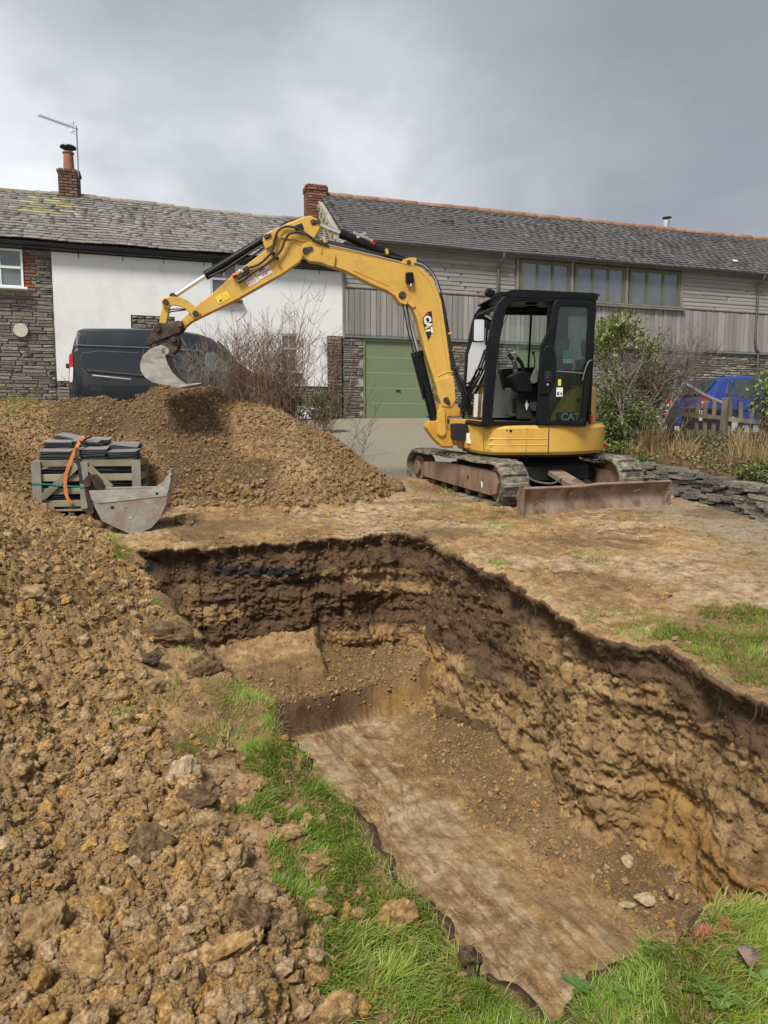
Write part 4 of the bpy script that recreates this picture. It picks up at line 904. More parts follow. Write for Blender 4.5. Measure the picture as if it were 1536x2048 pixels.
for zz_ in (.715, .645):
    mb = H(); x0_, x1_ = tH(1094, 880, .9)[0], tH(985, 880, .9)[0]; mb.tube([(x0_ + (x1_ - x0_) * i / 8, side_pt(x0_ + (x1_ - x0_) * i / 8) - .002, zz_) for i in range(9)], .007, 6); mb.build('pressed_rib', M_yel, hb, 50)
p = tH(1023, 862, .89); mb = H(); mb.cyl((p[0], side_pt(p[0]) - .01, p[1]), (p[0], side_pt(p[0]) + .004, p[1]), .016, 16); mb.build('locker_lock', M_ink, hb)
p = tH(1015, 861, .89); mb = H(); mb.cyl((p[0], side_pt(p[0]) - .01, p[1]), (p[0], side_pt(p[0]) + .004, p[1]), .009, 12); mb.build('lock_cover', M_pin, hb)
xr = -0.93; yr = side_pt(xr); nrm = Vector((xr, yr / .9, 0)).normalized()
mb = H(); c = Vector((-0.955, .27, .60)); mb.cyl(c, c + nrm * .006 + Vector((-.03, .0, 0)), .024, 16); mb.build('rear_reflector', M_redr, hb)
mb = H(); c = Vector((-0.99, .16, .70)); mb.cyl(c, c + Vector((-.012, .0, 0)), .034, 16); mb.build('tail_socket', M_dark, hb)
# engine hood behind the cab
mb = H(); hp = [(-0.88 * math.sin(R(a)) , 0.80 * math.cos(R(a))) for a in range(35, 180, 8)]; slab(mb, [(-.42, .70)] + hp + [(-.15, -.86), (.55, -.8), (.55, -.2), (-.42, -.15)], HB1 - .005, 1.31, 0.03); mb.build('engine_hood', M_yel, ex, 35, bevel=.01)
mb = H(); mb.prism(round_poly(tHs([(1112, 849), (1114, 832), (1124, 810), (1138, 790), (1153, 778), (1170, 774), (1176, 850)], .74), .03), .52, .74); mb.build('hood_side', M_yel, ex, 40, bevel=.012)
mb = H(); c = P3_(1157, 800, .742); mb.cyl(c, c + Vector((0, .012, 0)), .03, 14); mb.build('hood_latch', M_rust, ex, 40)
# black stripe with the name low on the hood, seen through the door glass
zc1 = tH(1120, 830, .72)
mb = H(); y_ = .745; q = tHs([(1112, 824), (1184, 824), (1174, 849), (1112, 849)], y_); mb.prism(q, y_, y_ + .004); st = mb.build('name_stripe', M_ink, ex)
q = tHs([(1184, 828), (1188, 832), (1181, 849), (1174, 849)], y_); mb = H(); mb.prism(q, y_, y_ + .004); mb.build('red_tip', M_red, st)
def on_side(u, v, y, rot=0.0):
    a, b = tH(u, v, y); return LH @ Matrix.Translation((a, y, b)) @ Matrix.Rotation(R(180), 4, 'Z') @ Matrix.Rotation(R(90), 4, 'X') @ Matrix.Rotation(rot, 4, 'Z')
text_obj('lettering', 'CAT', 0.115, M_white, st, on_side(1141, 834, y_ + .006), 0.006)
# --- swing bracket and boom foot
def plate(name, pts, y0, y1, mat, parent, ref=None, bevel=.006, rnd_=None):
    P = tHs(pts, ref if ref is not None else max(y0, y1)); 
    if rnd_: P = round_poly(P, rnd_)
    mb = H(); mb.prism(P, y0, y1); return mb.build(name, mat, parent, 35 if rnd_ else None, bevel=bevel)
kb = plate('swing_bracket', [(884, 800), (904, 800), (921, 818), (921, 833), (895, 833), (895, 862), (913, 866), (913, 888), (903, 894), (884, 893), (868, 878), (852, 855), (858, 842), (874, 842), (876, 822)], -.10, .10, M_yeld, ex, bevel=.008, rnd_=.02)
plate('front_web', [(876, 822), (889, 815), (892, 868), (884, 873), (875, 868)], .06, .13, M_yel, kb, rnd_=.015)
mb = H(); a = tH(886, 850, 0); b = tH(886, 895, 0); mb.cyl((a[0] - .05, 0, b[1]), (a[0] - .05, 0, a[1]), .075, 24); mb.build('king_post', M_yeld, kb, 40)
for v0, v1 in ((838, 848), (879, 889)):
    q = [tH(905, v0, 0), tH(952, v0, 0), tH(952, v1, 0), tH(905, v1, 0)]
    mb = H(); z1, z0 = q[0][1], q[3][1]; mb.prism([(q[0][0] + .05, -.09), (q[0][0] + .08, 0), (q[0][0] + .05, .09), (q[1][0], .16), (.64, .34), (.60, -.34), (q[1][0], -.16)], z0, z1, 'z'); mb.build('house_lug', M_yeld, kb, bevel=.008)
mb = H(); mb.prism([(.62, .56), (.82, .58), (.82, .85), (.62, .86)], .30, .335); mb.prism([(.62, .56), (.80, .60), (.80, .83), (.62, .85)], -.3, .3); mb.build('bracket_web', M_yeld, kb, bevel=.01)
mb = H(); q = tHs([(905, 847), (930, 847), (932, 876), (905, 880)], .2); mb.prism(round_poly(q, .03), .10, .345); mb.build('slew_pocket', M_dark, kb)  # solid dark block, its colour stands for the shade of an open pocket
mb = H(); mb.box((.785, .345, .70), (.045, .004, .12)); mb.box((.765, .347, .66), (.03, .004, .05)); mb.build('worn_sticker', M_white, hb)
# plate edge / post visible beyond the cab front
mb = H(); q = tHs([(942, 785), (934, 842), (944, 842), (946, 795)], -.35); mb.prism(q, -.37, -.33); mb.build('right_guard', M_yel, ex, bevel=.004)

# --- boom
boomP = [(612, 474), (634, 488), (800, 500 + 34), (826, 560)]
outer = [(617, 489), (640, 487), (700, 500), (760, 512), (820, 526), (845, 536), (868, 560), (883, 600), (895, 680), (905, 760), (910, 795), (904, 812), (892, 815), (881, 806), (872, 770), (850, 700), (835, 640), (826, 616), (812, 600), (790, 588), (740, 566), (690, 540), (640, 523), (620, 521), (605, 508), (603, 494)]
P = tHs(outer, .10)
mb = H(); mb.prism(P, -.085, .085); boom = mb.build('boom', M_yel, ex, 30, bevel=.006)
plate('tip_cheek', [(606, 488), (622, 482), (650, 490), (672, 508), (668, 535), (640, 524), (618, 522), (603, 508)], .085, .115, M_yel, boom, rnd_=.02)
plate('tip_cheek', [(606, 488), (622, 482), (650, 490), (672, 508), (668, 535), (640, 524), (618, 522), (603, 508)], -.115, -.085, M_yel, boom, ref=-.1, rnd_=.02)
plate('foot_collar', [(873, 762), (906, 752), (909, 770), (911, 800), (903, 815), (884, 812), (876, 790)], -.11, .11, M_yel, boom, rnd_=.012)
plate('mid_cheek', [(770, 577), (795, 572), (815, 590), (832, 612), (826, 616), (808, 600), (788, 590)], .0, .10, M_yel, boom, rnd_=.015)
plate('mid_cheek', [(788, 588), (803, 583), (818, 596), (814, 610), (800, 606)], -.105, .105, M_yel, boom, rnd_=.02)
def seam(pts, y, name='weld_seam', parent=None, r=.004, mat=None):
    mb = H(); mb.tube([(a, y, b) for a, b in tHs(pts, y)], r, 5); return mb.build(name, mat or M_yel, parent or boom, 50)
seam([(705, 540), (790, 577), (816, 588), (838, 625), (862, 700), (880, 768)], .087, parent=boom); seam([(648, 492), (760, 516), (830, 532), (858, 560), (874, 600), (888, 690), (899, 752)], .087)
seam([(876, 752), (893, 744), (906, 744)], .088, r=.006)
def pin(u, v, y0, y1, r, parent, mat=M_pin, name='pin'):
    a, b = tH(u, v, y1); mb = H(); mb.cyl((a, y0, b), (a, y1, b), r, 20); o = mb.build(name, mat, parent, 40, bevel=.004); return o
def boss(u, v, y0, y1, r, parent): return pin(u, v, y0, y1, r, parent, M_yel, 'boss')
pin(611, 501, -.14, .135, .036, boom); plate('pin_keeper', [(607, 496), (624, 492), (627, 498), (612, 507)], .115, .13, M_pin, boom, rnd_=.01)
pin(893, 800, -.15, .125, .036, boom); plate('pin_keeper', [(888, 796), (896, 793), (902, 808), (896, 811)], .112, .128, M_pin, boom, rnd_=.01)
pin(805, 590, -.13, .115, .045, boom)
# work lamp on the boom side
mb = H(); a, b = tH(819, 555, .12); mb.prism(round_poly(tHs([(811, 545), (826, 545), (828, 566), (812, 567)], .12), .02), .088, .15); lp = mb.build('work_lamp', M_blk, boom, 40, bevel=.008)
mb = H(); mb.cyl((a - .02, .11, tH(819, 573, .1)[1]), (a - .02, .11, tH(819, 566, .1)[1]), .014, 10); mb.build('lamp_plug', M_chrome, lp, 40)
# arm ram on top of the boom
q0 = tH(815, 526, 0); q1 = tH(628, 446, 0)
plate('ram_bracket', [(800, 534), (806, 519), (818, 515), (833, 515), (833, 524), (824, 532), (835, 545)], .05, .075, M_yel, boom, rnd_=.012)
plate('ram_bracket', [(800, 534), (806, 519), (818, 515), (833, 515), (833, 524), (824, 532), (835, 545)], -.075, -.05, M_yel, boom, ref=-.05, rnd_=.012)
pin(818, 524, -.1, .1, .025, boom)
def P3(u, v, y=0.0): a, b = tH(u, v, y); return Vector((a, y, b))
def ram(name, b0, b1, r1, rb, rr, parent, frac_tip=None):
    """barrel from pixel b0 to b1, rod on to r1"""
    B0, B1, R1 = P3(*b0), P3(*b1), P3(*r1); mb = H(); d = (B1 - B0).normalized(); mb.cyl(B0, B1, rb, 20); mb.cyl(B1 - d * .05, B1 + d * .02, rb * 1.12, 20); mb.cyl(B0 - d * .02, B0 + d * .03, rb * 1.05, 20)
    o = mb.build(name, M_blk, parent, 40, bevel=.003); mb = H(); mb.cyl(B1, R1, rr, 16); mb.build('rod', M_chrome, o, 40)
    mb = H(); mb.cyl(R1 - Vector((0, .05, 0)), R1 + Vector((0, .05, 0)), rr * 1.7, 18); mb.build('rod_eye', M_pin, o, 40, bevel=.003); return o
r1 = ram('arm_ram', (812, 524), (683, 468), (632, 447), .048, .030, boom)
mb = H(); mb.tube([P3(706, 476) + Vector((0, .03, .05)), P3(745, 493) + Vector((0, .03, .05))], .02, 8); mb.box(P3(722, 482) + Vector((0, .0, .055)), (.12, .09, .035), (0, R(24), 0)); mb.build('ram_clamp', M_bucket, r1, bevel=.004)
mb = H(); mb.cyl(P3(748, 490) + Vector((0, .04, .0)), P3(740, 486) + Vector((0, .04, .0)), .017, 10); mb.build('red_cap', M_redr, r1)
# boom ram under the boom
r2 = ram('boom_ram', (869, 842), (836, 706), (805, 592), .056, .028, boom)
mb = H(); mb.prism([(P3(845, 740) + Vector((.02, 0, 0))).xz, (P3(836, 704) + Vector((.03, 0, 0))).xz, (P3(832, 706) + Vector((.06, 0, 0))).xz, (P3(856, 800) + Vector((.055, 0, 0))).xz], -.05, .05); mb.build('ram_guard', M_blk, r2, bevel=.004)
for dx_ in (.02, .06): mb = H(); mb.tube(spline([P3(812, 600, .0) + Vector((dx_, .045, 0)), P3(826, 670, 0) + Vector((dx_, .05, 0)), P3(838, 715, 0) + Vector((dx_, .05, 0))]), .009, 6); mb.build('ram_hose', M_rub, r2, 60)
# pipes and hoses along the boom top
def hose(pts, r=.012, mat=M_rub, name='hose', parent=boom, ny=6):
    mb = H(); mb.tube(spline([P3(u, v, y) for u, v, y in pts], ny), r, 8); return mb.build(name, mat, parent, 60)
for k in range(3):
    y = .06 - k * .045; dv = k * 2.5
    hose([(655, 487 - dv, y), (700, 496 - dv, y), (760, 508 - dv, y), (822, 522 - dv, y), (850, 534 - dv, y), (872, 562 - dv, y), (886, 600, y), (893, 640 + 3 * k, y)], .010, M_pin if k == 1 else M_rub, 'boom_pipe')
hose([(826, 524, .075), (848, 531, .075), (868, 553, .075), (880, 585, .075)], .007, M_chrome, 'steel_pipe')
hose([(655, 489, .09), (720, 504, .09), (800, 523, .09)], .007, M_chrome, 'steel_pipe')
for k in range(4): hose([(880, 590, .06 - k * .04), (890 + k, 640, .07 - k * .04), (898 + k, 690, .07 - k * .04), (905 + k * 2, 735, .07 - k * .04), (916 + k * 3, 768, .07 - k * .04), (926 + k * 2, 795, .05 - k * .03), (922 + k * 2, 820, -.02), (905 + k * 3, 828, -.05)], .013, M_rub)
hose([(912, 745, .02), (930, 765, 0), (944, 775, -.05), (948, 800, -.08), (938, 815, -.1), (918, 822, -.1)], .011); hose([(914, 750, .05), (936, 780, .03), (942, 806, -.02), (925, 822, -.05)], .011, M_pin)
hose([(918, 756, .04), (932, 786, .02), (930, 812, -.02), (912, 822, -.05)], .016); hose([(915, 752, .0), (926, 780, .0), (924, 805, -.02), (910, 820, -.05)], .020)
for u, v in ((896, 668), (901, 704), (907, 736)):
    mb = H(); c = P3(u + 1, v, .0); mb.box(c, (.05, .19, .022), (0, .25, 0)); mb.build('hose_clamp', M_yel if v < 700 else M_pin, boom, bevel=.004)
for u, v in ((648, 484), (772, 506)): mb = H(); mb.box(P3(u, v, .02), (.03, .20, .06), (0, .3, 0)); mb.build('pipe_clamp', M_yel, boom, bevel=.004)
plate('pipe_stay', [(641, 495), (645, 495), (645, 507), (641, 507)], .115, .125, M_yel, boom)

# --- arm (dipper)
arm = plate('dipper_arm', [(642, 455), (634, 437), (622, 431), (608, 433), (575, 446), (528, 468), (525, 480), (531, 500), (495, 527), (470, 545), (430, 582), (392, 612), (362, 640), (352, 650), (368, 655), (382, 643), (480, 595), (560, 550), (600, 522), (618, 495), (632, 470)], -.075, .075, M_yel, ex, ref=.085, bevel=.006)
plate('top_cheek', [(640, 455), (634, 439), (622, 433), (600, 438), (570, 452), (560, 475), (600, 482), (622, 486)], .075, .092, M_yel, arm, rnd_=.015)
plate('ram_lug', [(527, 470), (545, 462), (556, 470), (545, 490), (531, 498)], .075, .10, M_yel, arm, rnd_=.012)
plate('pin_keeper', [(620, 440), (637, 440), (638, 447), (622, 448)], .09, .105, M_pin, arm, rnd_=.012)
plate('pin_keeper', [(528, 470), (542, 466), (543, 473), (530, 478)], .10, .115, M_pin, arm, rnd_=.012)
pin(628, 444, -.12, .10, .034, arm); pin(533, 473, -.12, .11, .030, arm)
seam([(550, 545), (575, 505), (582, 465)], .077, parent=arm, r=.0035); seam([(576, 470), (600, 490)], .078, parent=arm, r=.008); seam([(480, 593), (560, 548)], .077, parent=arm, r=.003)
mb = H(); mb.box(P3(598, 455, .095), (.10, .02, .07), (0, .4, 0)); mb.build('hose_port', M_dark, arm, bevel=.01)
hose([(655, 487, .10), (628, 480, .12), (610, 466, .12), (592, 456, .12), (572, 453, .12), (557, 461, .12), (549, 480, .12), (545, 500, .12), (534, 515, .11), (515, 530, .10), (485, 538, .10)], .013, parent=arm)
hose([(658, 492, .12), (635, 484, .13), (615, 470, .13), (598, 464, .13), (580, 467, .13), (570, 480, .13), (562, 500, .12), (550, 512, .12), (530, 530, .11), (505, 545, .10), (490, 556, .10)], .014, M_pin, parent=arm)
hose([(560, 452, -.05), (575, 443, -.05), (590, 440, -.05), (610, 436, -.09)], .012, parent=arm)
for u, v in ((543, 503), (551, 513)): mb = H(); mb.cyl(P3(u - 2, v - 3, .08), P3(u + 4, v + 4, .14), .02, 10); mb.build('hose_clamp', M_pin, arm, 40)
# aux coupling block with the red cap
mb = H(); mb.box(P3(485, 548, .10), (.15, .05, .05), (0, R(35), 0)); mb.box(P3(490, 540, .10), (.09, .06, .05), (0, R(35), 0)); mb.cyl(P3(476, 565, .11), P3(494, 553, .11), .018, 10); cb = mb.build('coupling_block', M_pin, arm, bevel=.006)
mb = H(); mb.cyl(P3(479, 543, .11), P3(486, 541, .11), .02, 12); mb.cyl(P3(482, 538, .12), P3(486, 545, .12), .02, 12); mb.build('chrome_coupler', M_chrome, cb, 40)
mb = H(); mb.cyl(P3(465, 553, .11), P3(473, 549, .11), .025, 14); mb.build('red_cap', M_redr, cb, 40, bevel=.003)
hose([(472, 552, .06), (450, 562, .06), (436, 580, .06), (428, 596, .05), (400, 606, .02)], .008, parent=arm)
hose([(384, 620, .02), (360, 618, .0), (335, 620, -.02), (330, 628, -.02)], .007, parent=arm); hose([(384, 618, .0), (362, 621, .0), (340, 624, -.04), (330, 632, -.03)], .007, parent=arm)
# stickers
def sticker(name, u, v, w, h, rot, mat, parent, y=.078): 
    M = on_side(u, v, y, rot); mb = MB(); mb.box((0, 0, 0), (w, h, .002)); o = mb.build(name, mat, parent); o.matrix_local = M; return o, M
ar = R(29.5)
o, M = sticker('load_sign', 527, 544, .175, .105, ar, M_white, arm); text_obj('sign_text', 'SWL', .040, M_red, o, Matrix.Translation((0, .028, .002)), .002); text_obj('sign_text', 'NOT EXCEED\n30 KG', .026, M_red, o, Matrix.Translation((0, -.017, .002)), .001)
o, M = sticker('small_sign', 504, 562, .125, .080, ar, M_white, arm)
for k in range(4): mb = MB(); mb.box((0, .024 - k * .016, .0015), (.10 - .012 * (k % 2), .006, .001)); mb.build('print_line', M_red, o)
for du in (0, 1):
    o, M = sticker('warning_label', 439 + du * 13, 598 - du * 7, .072, .088, ar, M_labely, arm)
    mb = MB(); mb.prism([(-.026, -.022), (.026, -.022), (0, .026)] if du else [(-.02, -.03), (.02, -.03), (.02, -.012), (-.008, -.012)], .001, .0016, 'z'); mb.build('pictogram', M_ink if not du else M_logoy, o)
# bucket ram on top of the arm
r3 = ram('bucket_ram', (529, 478), (413, 550), (347, 594), .046, .024, arm)
hose([(533, 486, .05), (500, 505, .06), (455, 535, .06), (440, 543, .06), (418, 553, .05)], .010, parent=r3); hose([(533, 492, .03), (500, 515, .04), (470, 528, .05), (440, 548, .05)], .010, parent=r3)
# bucket linkage
lk = plate('curved_link', [(323, 604), (327, 596), (340, 593), (360, 594), (376, 602), (392, 614), (401, 626), (399, 636), (388, 638), (381, 628), (370, 617), (355, 611), (343, 610), (336, 617), (326, 614)], .06, .095, M_yel, arm, rnd_=.008)
plate('curved_link', [(323, 604), (327, 596), (340, 593), (360, 594), (376, 602), (392, 614), (401, 626), (399, 636), (388, 638), (381, 628), (370, 617), (355, 611), (343, 610), (336, 617), (326, 614)], -.095, -.06, M_yel, arm, ref=-.09, rnd_=.008)
pin(391, 627, -.12, .115, .036, arm, M_rust); pin(331, 604, -.12, .115, .034, arm, M_rust)
for y0 in (-.055, .02): plate('tipping_link', [(325, 608), (337, 612), (337, 622), (329, 655), (325, 662), (316, 660), (318, 645)], y0, y0 + .035, M_yel, arm, ref=.06, rnd_=.008)
# quick hitch
for y0 in (-.115, .085): qh = plate('hitch_plate', [(355, 641), (366, 643), (369, 652), (360, 665), (340, 673), (320, 680), (300, 690), (292, 692), (289, 688), (300, 672), (310, 650), (318, 645), (340, 648)], y0, y0 + .03, M_rust, arm, ref=.1, rnd_=.008)
mb = H(); a, b = tH(335, 662, 0); mb.box((a, 0, b), (.20, .17, .10), (0, R(-20), 0)); mb.build('hitch_block', M_rust, arm, bevel=.01)
pin(315, 657, -.14, .14, .036, arm, M_rust); pin(359, 649, -.14, .14, .030, arm, M_rust); pin(306, 680, -.12, .13, .022, arm, M_rust); pin(338, 660, .1, .12, .012, arm, M_rust)
# bucket: side profile traced on its near side, open towards the machine
bk_side = [(322, 690), (332, 694), (331, 712), (335, 727), (345, 745), (360, 760), (374, 769), (365, 772), (345, 772), (330, 770), (305, 765), (290, 755), (281, 741), (280, 727), (285, 712), (300, 698)]
BW = .58
# the digging bucket is seen turned: its mouth and inside show to the right, so its width runs along the local y axis
Ps = tHs(bk_side, BW / 2)
bk = H(); bk.prism(Ps, BW / 2 - .014, BW / 2); bko = bk.build('bucket', M_bucket, arm, bevel=.003)
mb = H(); mb.prism(Ps, -BW / 2, -BW / 2 + .014); mb.build('bucket_side', M_bucket, bko, bevel=.003)
shell = tHs([(326, 692), (300, 698), (285, 712), (280, 727), (281, 741), (290, 755), (305, 765), (330, 770), (352, 773), (372, 772), (402, 767)], BW / 2)
mb = H(); n = len(shell); cx0 = sum(p[0] for p in shell) / n; cz0 = sum(p[1] for p in shell) / n
inn = [(a + (cx0 - a) * .05, b + (cz0 - b) * .05) for a, b in shell]
mb.prism(shell + inn[::-1], -BW / 2 + .014, BW / 2 - .014); mb.build('bucket_shell', M_bucket2, bko, 40)
mb = H(); q = tHs([(368, 773), (345, 776), (330, 772), (352, 771), (402, 766)], BW / 2); mb.prism([tH(345, 771, .2), tH(404, 766, .2), tH(403, 768, .2), (tH(360, 776, .2)), tH(345, 774, .2)], -BW / 2 - .006, BW / 2 + .006); mb.build('cutting_lip', M_bucket, bko, bevel=.002)
mb = H(); a = P3(338, 705, 0); mb.cyl((a.x, -BW / 2, a.z), (a.x, BW / 2, a.z), .042, 20); mb.build('torsion_tube', M_bucket, bko, 40)
for y0 in (-.10, .06): plate('bucket_ear', [(345, 669), (355, 672), (359, 682), (354, 700), (346, 708), (335, 702), (330, 690), (337, 675)], y0, y0 + .035, M_rust, bko, ref=.1, rnd_=.01)
pin(347, 679, -.13, .125, .032, bko, M_rust); pin(309, 692, -.12, .12, .03, bko, M_rust)
for y0 in (-.10, .06): plate('bucket_ear', [(300, 688), (312, 682), (345, 676), (350, 690), (330, 694), (300, 704)], y0, y0 + .03, M_rust, bko, ref=.1, rnd_=.01)
mb = H()
for i in range(9): mb.box((tH(372, 768, .1)[0] + random.uniform(-.12, .12), random.uniform(-.17, .17), tH(372, 769, .1)[1] + .01), (random.uniform(.02, .06), random.uniform(.02, .05), random.uniform(.012, .03)), (random.random() * .3, random.random() * .3, random.random() * 3))
tag(mb.build('mud_crumbs', M_clodturf, bko, bevel=.006), kind='stuff')
# badge on the boom
def dec(pts, y0, y1, mat, name, parent): mb = H(); mb.prism(tHs(pts, y1), y0, y1); return mb.build(name, mat, parent)
bd = dec([(863, 622), (865, 640), (864, 664), (860, 675), (857, 681), (851, 666), (845, 640), (854, 624)], .086, .0885, M_ink, 'badge', boom)
dec([(855, 623), (858, 626), (847, 642), (844, 637)], .0885, .0900, M_red, 'badge_corner', bd)
text_obj('badge_letters', 'CAT', .108, M_white, bd, on_side(856, 649, .0905, R(-80)), .007, squash=.92)
dec([(851, 654), (857, 648), (858, 657)], .0912, .0922, M_logoy, 'badge_triangle', bd)

# --- cab
CY0, CY1 = -0.13, 0.845            # right and left side of the cab
def cabplate(name, pts, inner, y0, y1, mat, parent, r=.04, ri=.05, ref=None):
    rf = ref if ref is not None else y1; O = round_poly(tHs(pts, rf), r, 4); I = round_poly(tHs(inner, rf), ri, 4); mb = H(); mb.ring(O, I, y0, y1); return mb.build(name, mat, parent, 35, bevel=.008)
cab_out = [(967, 849), (975, 697), (997, 583), (1194, 590), (1181, 765), (1173, 852)]
cab_in = [(984, 843), (998, 690), (1016, 600), (1182, 607), (1171, 765), (1162, 844)]
cab = cabplate('cab', cab_out, cab_in, CY1 - .07, CY1, M_blk, ex, [.02, .1, .24, .05, .1, .03], [.06, .1, .16, .05, .08, .05])
# far side frame (same outline on the right side) with its window
O3 = tHs(cab_out, CY1); 
def cp(L, y0, y1, name, mat, inner=None, r=.04, ri=.05, parent=cab):
    O = round_poly(L, r, 4); mb = H()
    if inner: mb.ring(O, round_poly(inner, ri, 4), y0, y1)
    else: mb.prism(O, y0, y1)
    return mb.build(name, mat, parent, 35, bevel=.006)
fx0, fx1 = O3[0][0], O3[-1][0]; ztop = O3[2][1]; zbot = HB1
far_out = O3; far_in = [(O3[0][0] - .07, zbot + .46), (O3[1][0] - .065, O3[1][1]), (O3[2][0] - .14, ztop - .13), (O3[3][0] + .10, ztop - .13), (O3[4][0] + .09, O3[4][1]), (O3[4][0] + .09, zbot + .46)]
cp(far_out, CY0, CY0 + .05, 'right_frame', M_blk, far_in, [.02, .1, .24, .05, .1, .03], [.05] * 6)
cp([(a, b) for a, b in far_in], CY0 + .02, CY0 + .026, 'right_window', M_glass, r=.05)
a_ = tH(1057, 700, CY0)[0]; mb = H(); mb.box((a_, CY0 + .03, 1.78), (.022, .02, .95), (0, R(-1.5), 0)); mb.build('window_bar', M_blk, cab)
# roof
mb = H(); zt = ztop; mb.prism(round_poly([(O3[2][0] - .10, zt - .055), (O3[2][0] - .02, zt - .02), (O3[2][0] - .18, zt + .028), (O3[3][0] + .0, O3[3][1] + .02), (O3[3][0] - .02, O3[3][1] - .05)], .02), CY0 - .01, CY1 + .005)
roof = mb.build('roof', M_blk, cab, 35, bevel=.012)
mb = H(); mb.cyl((O3[3][0] - .015, CY1 - .03, O3[3][1] + .0), (O3[3][0] - .015, CY1 + .0, O3[3][1] + .0), .02, 12); mb.build('roof_bolt', M_pin, roof, 40)
mb = H(); a, b = tH(985, 590, .5); mb.box((a + .02, .45, b + .03), (.10, .10, .075), (0, -.3, 0)); mb.box((a - .12, .4, b + .02), (.12, .16, .05)); wl = mb.build('work_lamp', M_blk, roof, bevel=.015)
# windscreen, front cross bars, far front post
A = [O3[0], O3[1], O3[2]]
mb = H(); 
for y in (CY0 + .03, CY1 - .04):
    mb.tube([(O3[0][0] - .02, y, zbot), (O3[1][0] - .02, y, O3[1][1]), (O3[2][0] - .03, y, ztop - .16), (O3[2][0] - .12, y, ztop - .04)], .032, 8)
mb.tube([(O3[2][0] - .03, CY0, ztop - .15), (O3[2][0] - .03, CY1 - .02, ztop - .15)], .028, 8); mb.tube([(O3[0][0] + .0, CY0, zbot + .015), (O3[0][0] + .0, CY1 - .02, zbot + .015)], .03, 8)
mb.tube([(O3[0][0] - .01, CY0, zbot + .44), (O3[0][0] - .01, CY1 - .04, zbot + .44)], .014, 8); mb.build('front_frame', M_blk, cab, 40)
mb = H(); mb.add([(O3[0][0] - .005, CY0 + .04, zbot + .02), (O3[0][0] - .005, CY1 - .06, zbot + .02), (O3[1][0] - .01, CY1 - .06, O3[1][1]), (O3[1][0] - .01, CY0 + .04, O3[1][1])], [(0, 1, 2, 3)])
mb.add([(O3[1][0] - .01, CY0 + .04, O3[1][1]), (O3[1][0] - .01, CY1 - .06, O3[1][1]), (O3[2][0] - .02, CY1 - .06, ztop - .18), (O3[2][0] - .02, CY0 + .04, ztop - .18)], [(0, 1, 2, 3)]); mb.build('windscreen', M_glass, cab)
mb = H(); mb.tube([(O3[0][0] + .03, .18, zbot + .3), (O3[0][0] + .03, .62, zbot + .62)], .012, 6); mb.build('wiper', M_blk, cab, 40)
# rear wall with window
xr_ = O3[3][0] + .03
mb = H(); q = [(CY0, .87), (CY1 - .02, .87), (CY1 - .02, ztop - .02), (CY0, ztop - .02)]; qi = [(CY0 + .12, 1.5), (CY1 - .14, 1.5), (CY1 - .14, ztop - .15), (CY0 + .12, ztop - .15)]
O = round_poly(q, .04); I = round_poly(qi, .06); n = len(O); vs_ = [(xr_, a, b) for a, b in O] + [(xr_, a, b) for a, b in I] + [(xr_ - .03, a, b) for a, b in O] + [(xr_ - .03, a, b) for a, b in I]; fs_ = []
for i in range(n):
    j = (i + 1) % n; fs_ += [(i, j, n + j, n + i), (2 * n + i, 3 * n + i, 3 * n + j, 2 * n + j), (i, 2 * n + i, 2 * n + j, j), (n + i, n + j, 3 * n + j, 3 * n + i)]
mb.add(vs_, fs_); mb.build('rear_frame', M_blk, cab, 35)
mb = H(); mb.prism([(a, b) for a, b in I], xr_ - .012, xr_ - .006, 'x'); mb.build('rear_window', M_glass, cab)
# rear quarter side panel behind the door opening
cp([tH(1098, 601, CY1), tH(1194, 592, CY1), tH(1181, 765, CY1), tH(1173, 850, CY1), tH(1074, 848, CY1), tH(1090, 765, CY1)], CY1 - .055, CY1 - .02, 'rear_side_frame', M_blk, [tH(1114, 615, CY1), tH(1180, 615, CY1), tH(1172, 735, CY1), tH(1163, 844, CY1), tH(1098, 843, CY1), tH(1104, 735, CY1)], .03, .05)
# the door, folded right back against the rear side
DY = CY1 + .03
door_o = [(1108, 598), (1177, 600), (1194, 612), (1182, 745), (1170, 852), (1073, 849), (1082, 690), (1098, 660)]
door_i = [(1119, 612), (1177, 614), (1178, 622), (1172, 735), (1165, 843), (1094, 841), (1102, 740), (1111, 680)]
dr = cabplate('door', door_o, door_i, DY, DY + .045, M_blk, cab, [.08, .06, .05, .05, .06, .06, .05, .04], [.05, .03, .03, .05, .05, .05, .05, .05])
cp([tH(u, v, DY) for u, v in ((1111, 606), (1182, 608), (1176, 740), (1167, 842), (1086, 840), (1092, 740), (1102, 680))], DY + .018, DY + .023, 'door_glass', M_glassd, r=.05, parent=dr)
mb = H(); a0 = P3(1106, 742, DY + .03); a1 = P3(1172, 747, DY + .03); mb.tube([a0, a1], .010, 6); mb.build('glass_bar', M_greyp, dr, 40)
plate('lock_panel', [(1094, 690), (1108, 690), (1114, 725), (1112, 765), (1100, 790), (1078, 788), (1080, 735), (1088, 700)], DY + .03, DY + .06, M_blk, dr, rnd_=.03)
plate('handle_recess', [(1090, 742), (1103, 742), (1103, 762), (1089, 762)], DY + .06, DY + .066, M_dark, dr, rnd_=.01); mb = H(); mb.box(P3(1096, 762, DY + .08), (.055, .02, .02)); mb.cyl(P3(1096, 745, DY + .075), P3(1096, 759, DY + .075), .017, 10); mb.build('handle', M_rub, dr, bevel=.004)
mb = H(); c = P3(1095, 769, DY + .06); mb.cyl(c, c + Vector((0, .008, 0)), .014, 12); mb.build('key_lock', M_chrome, dr, 40)
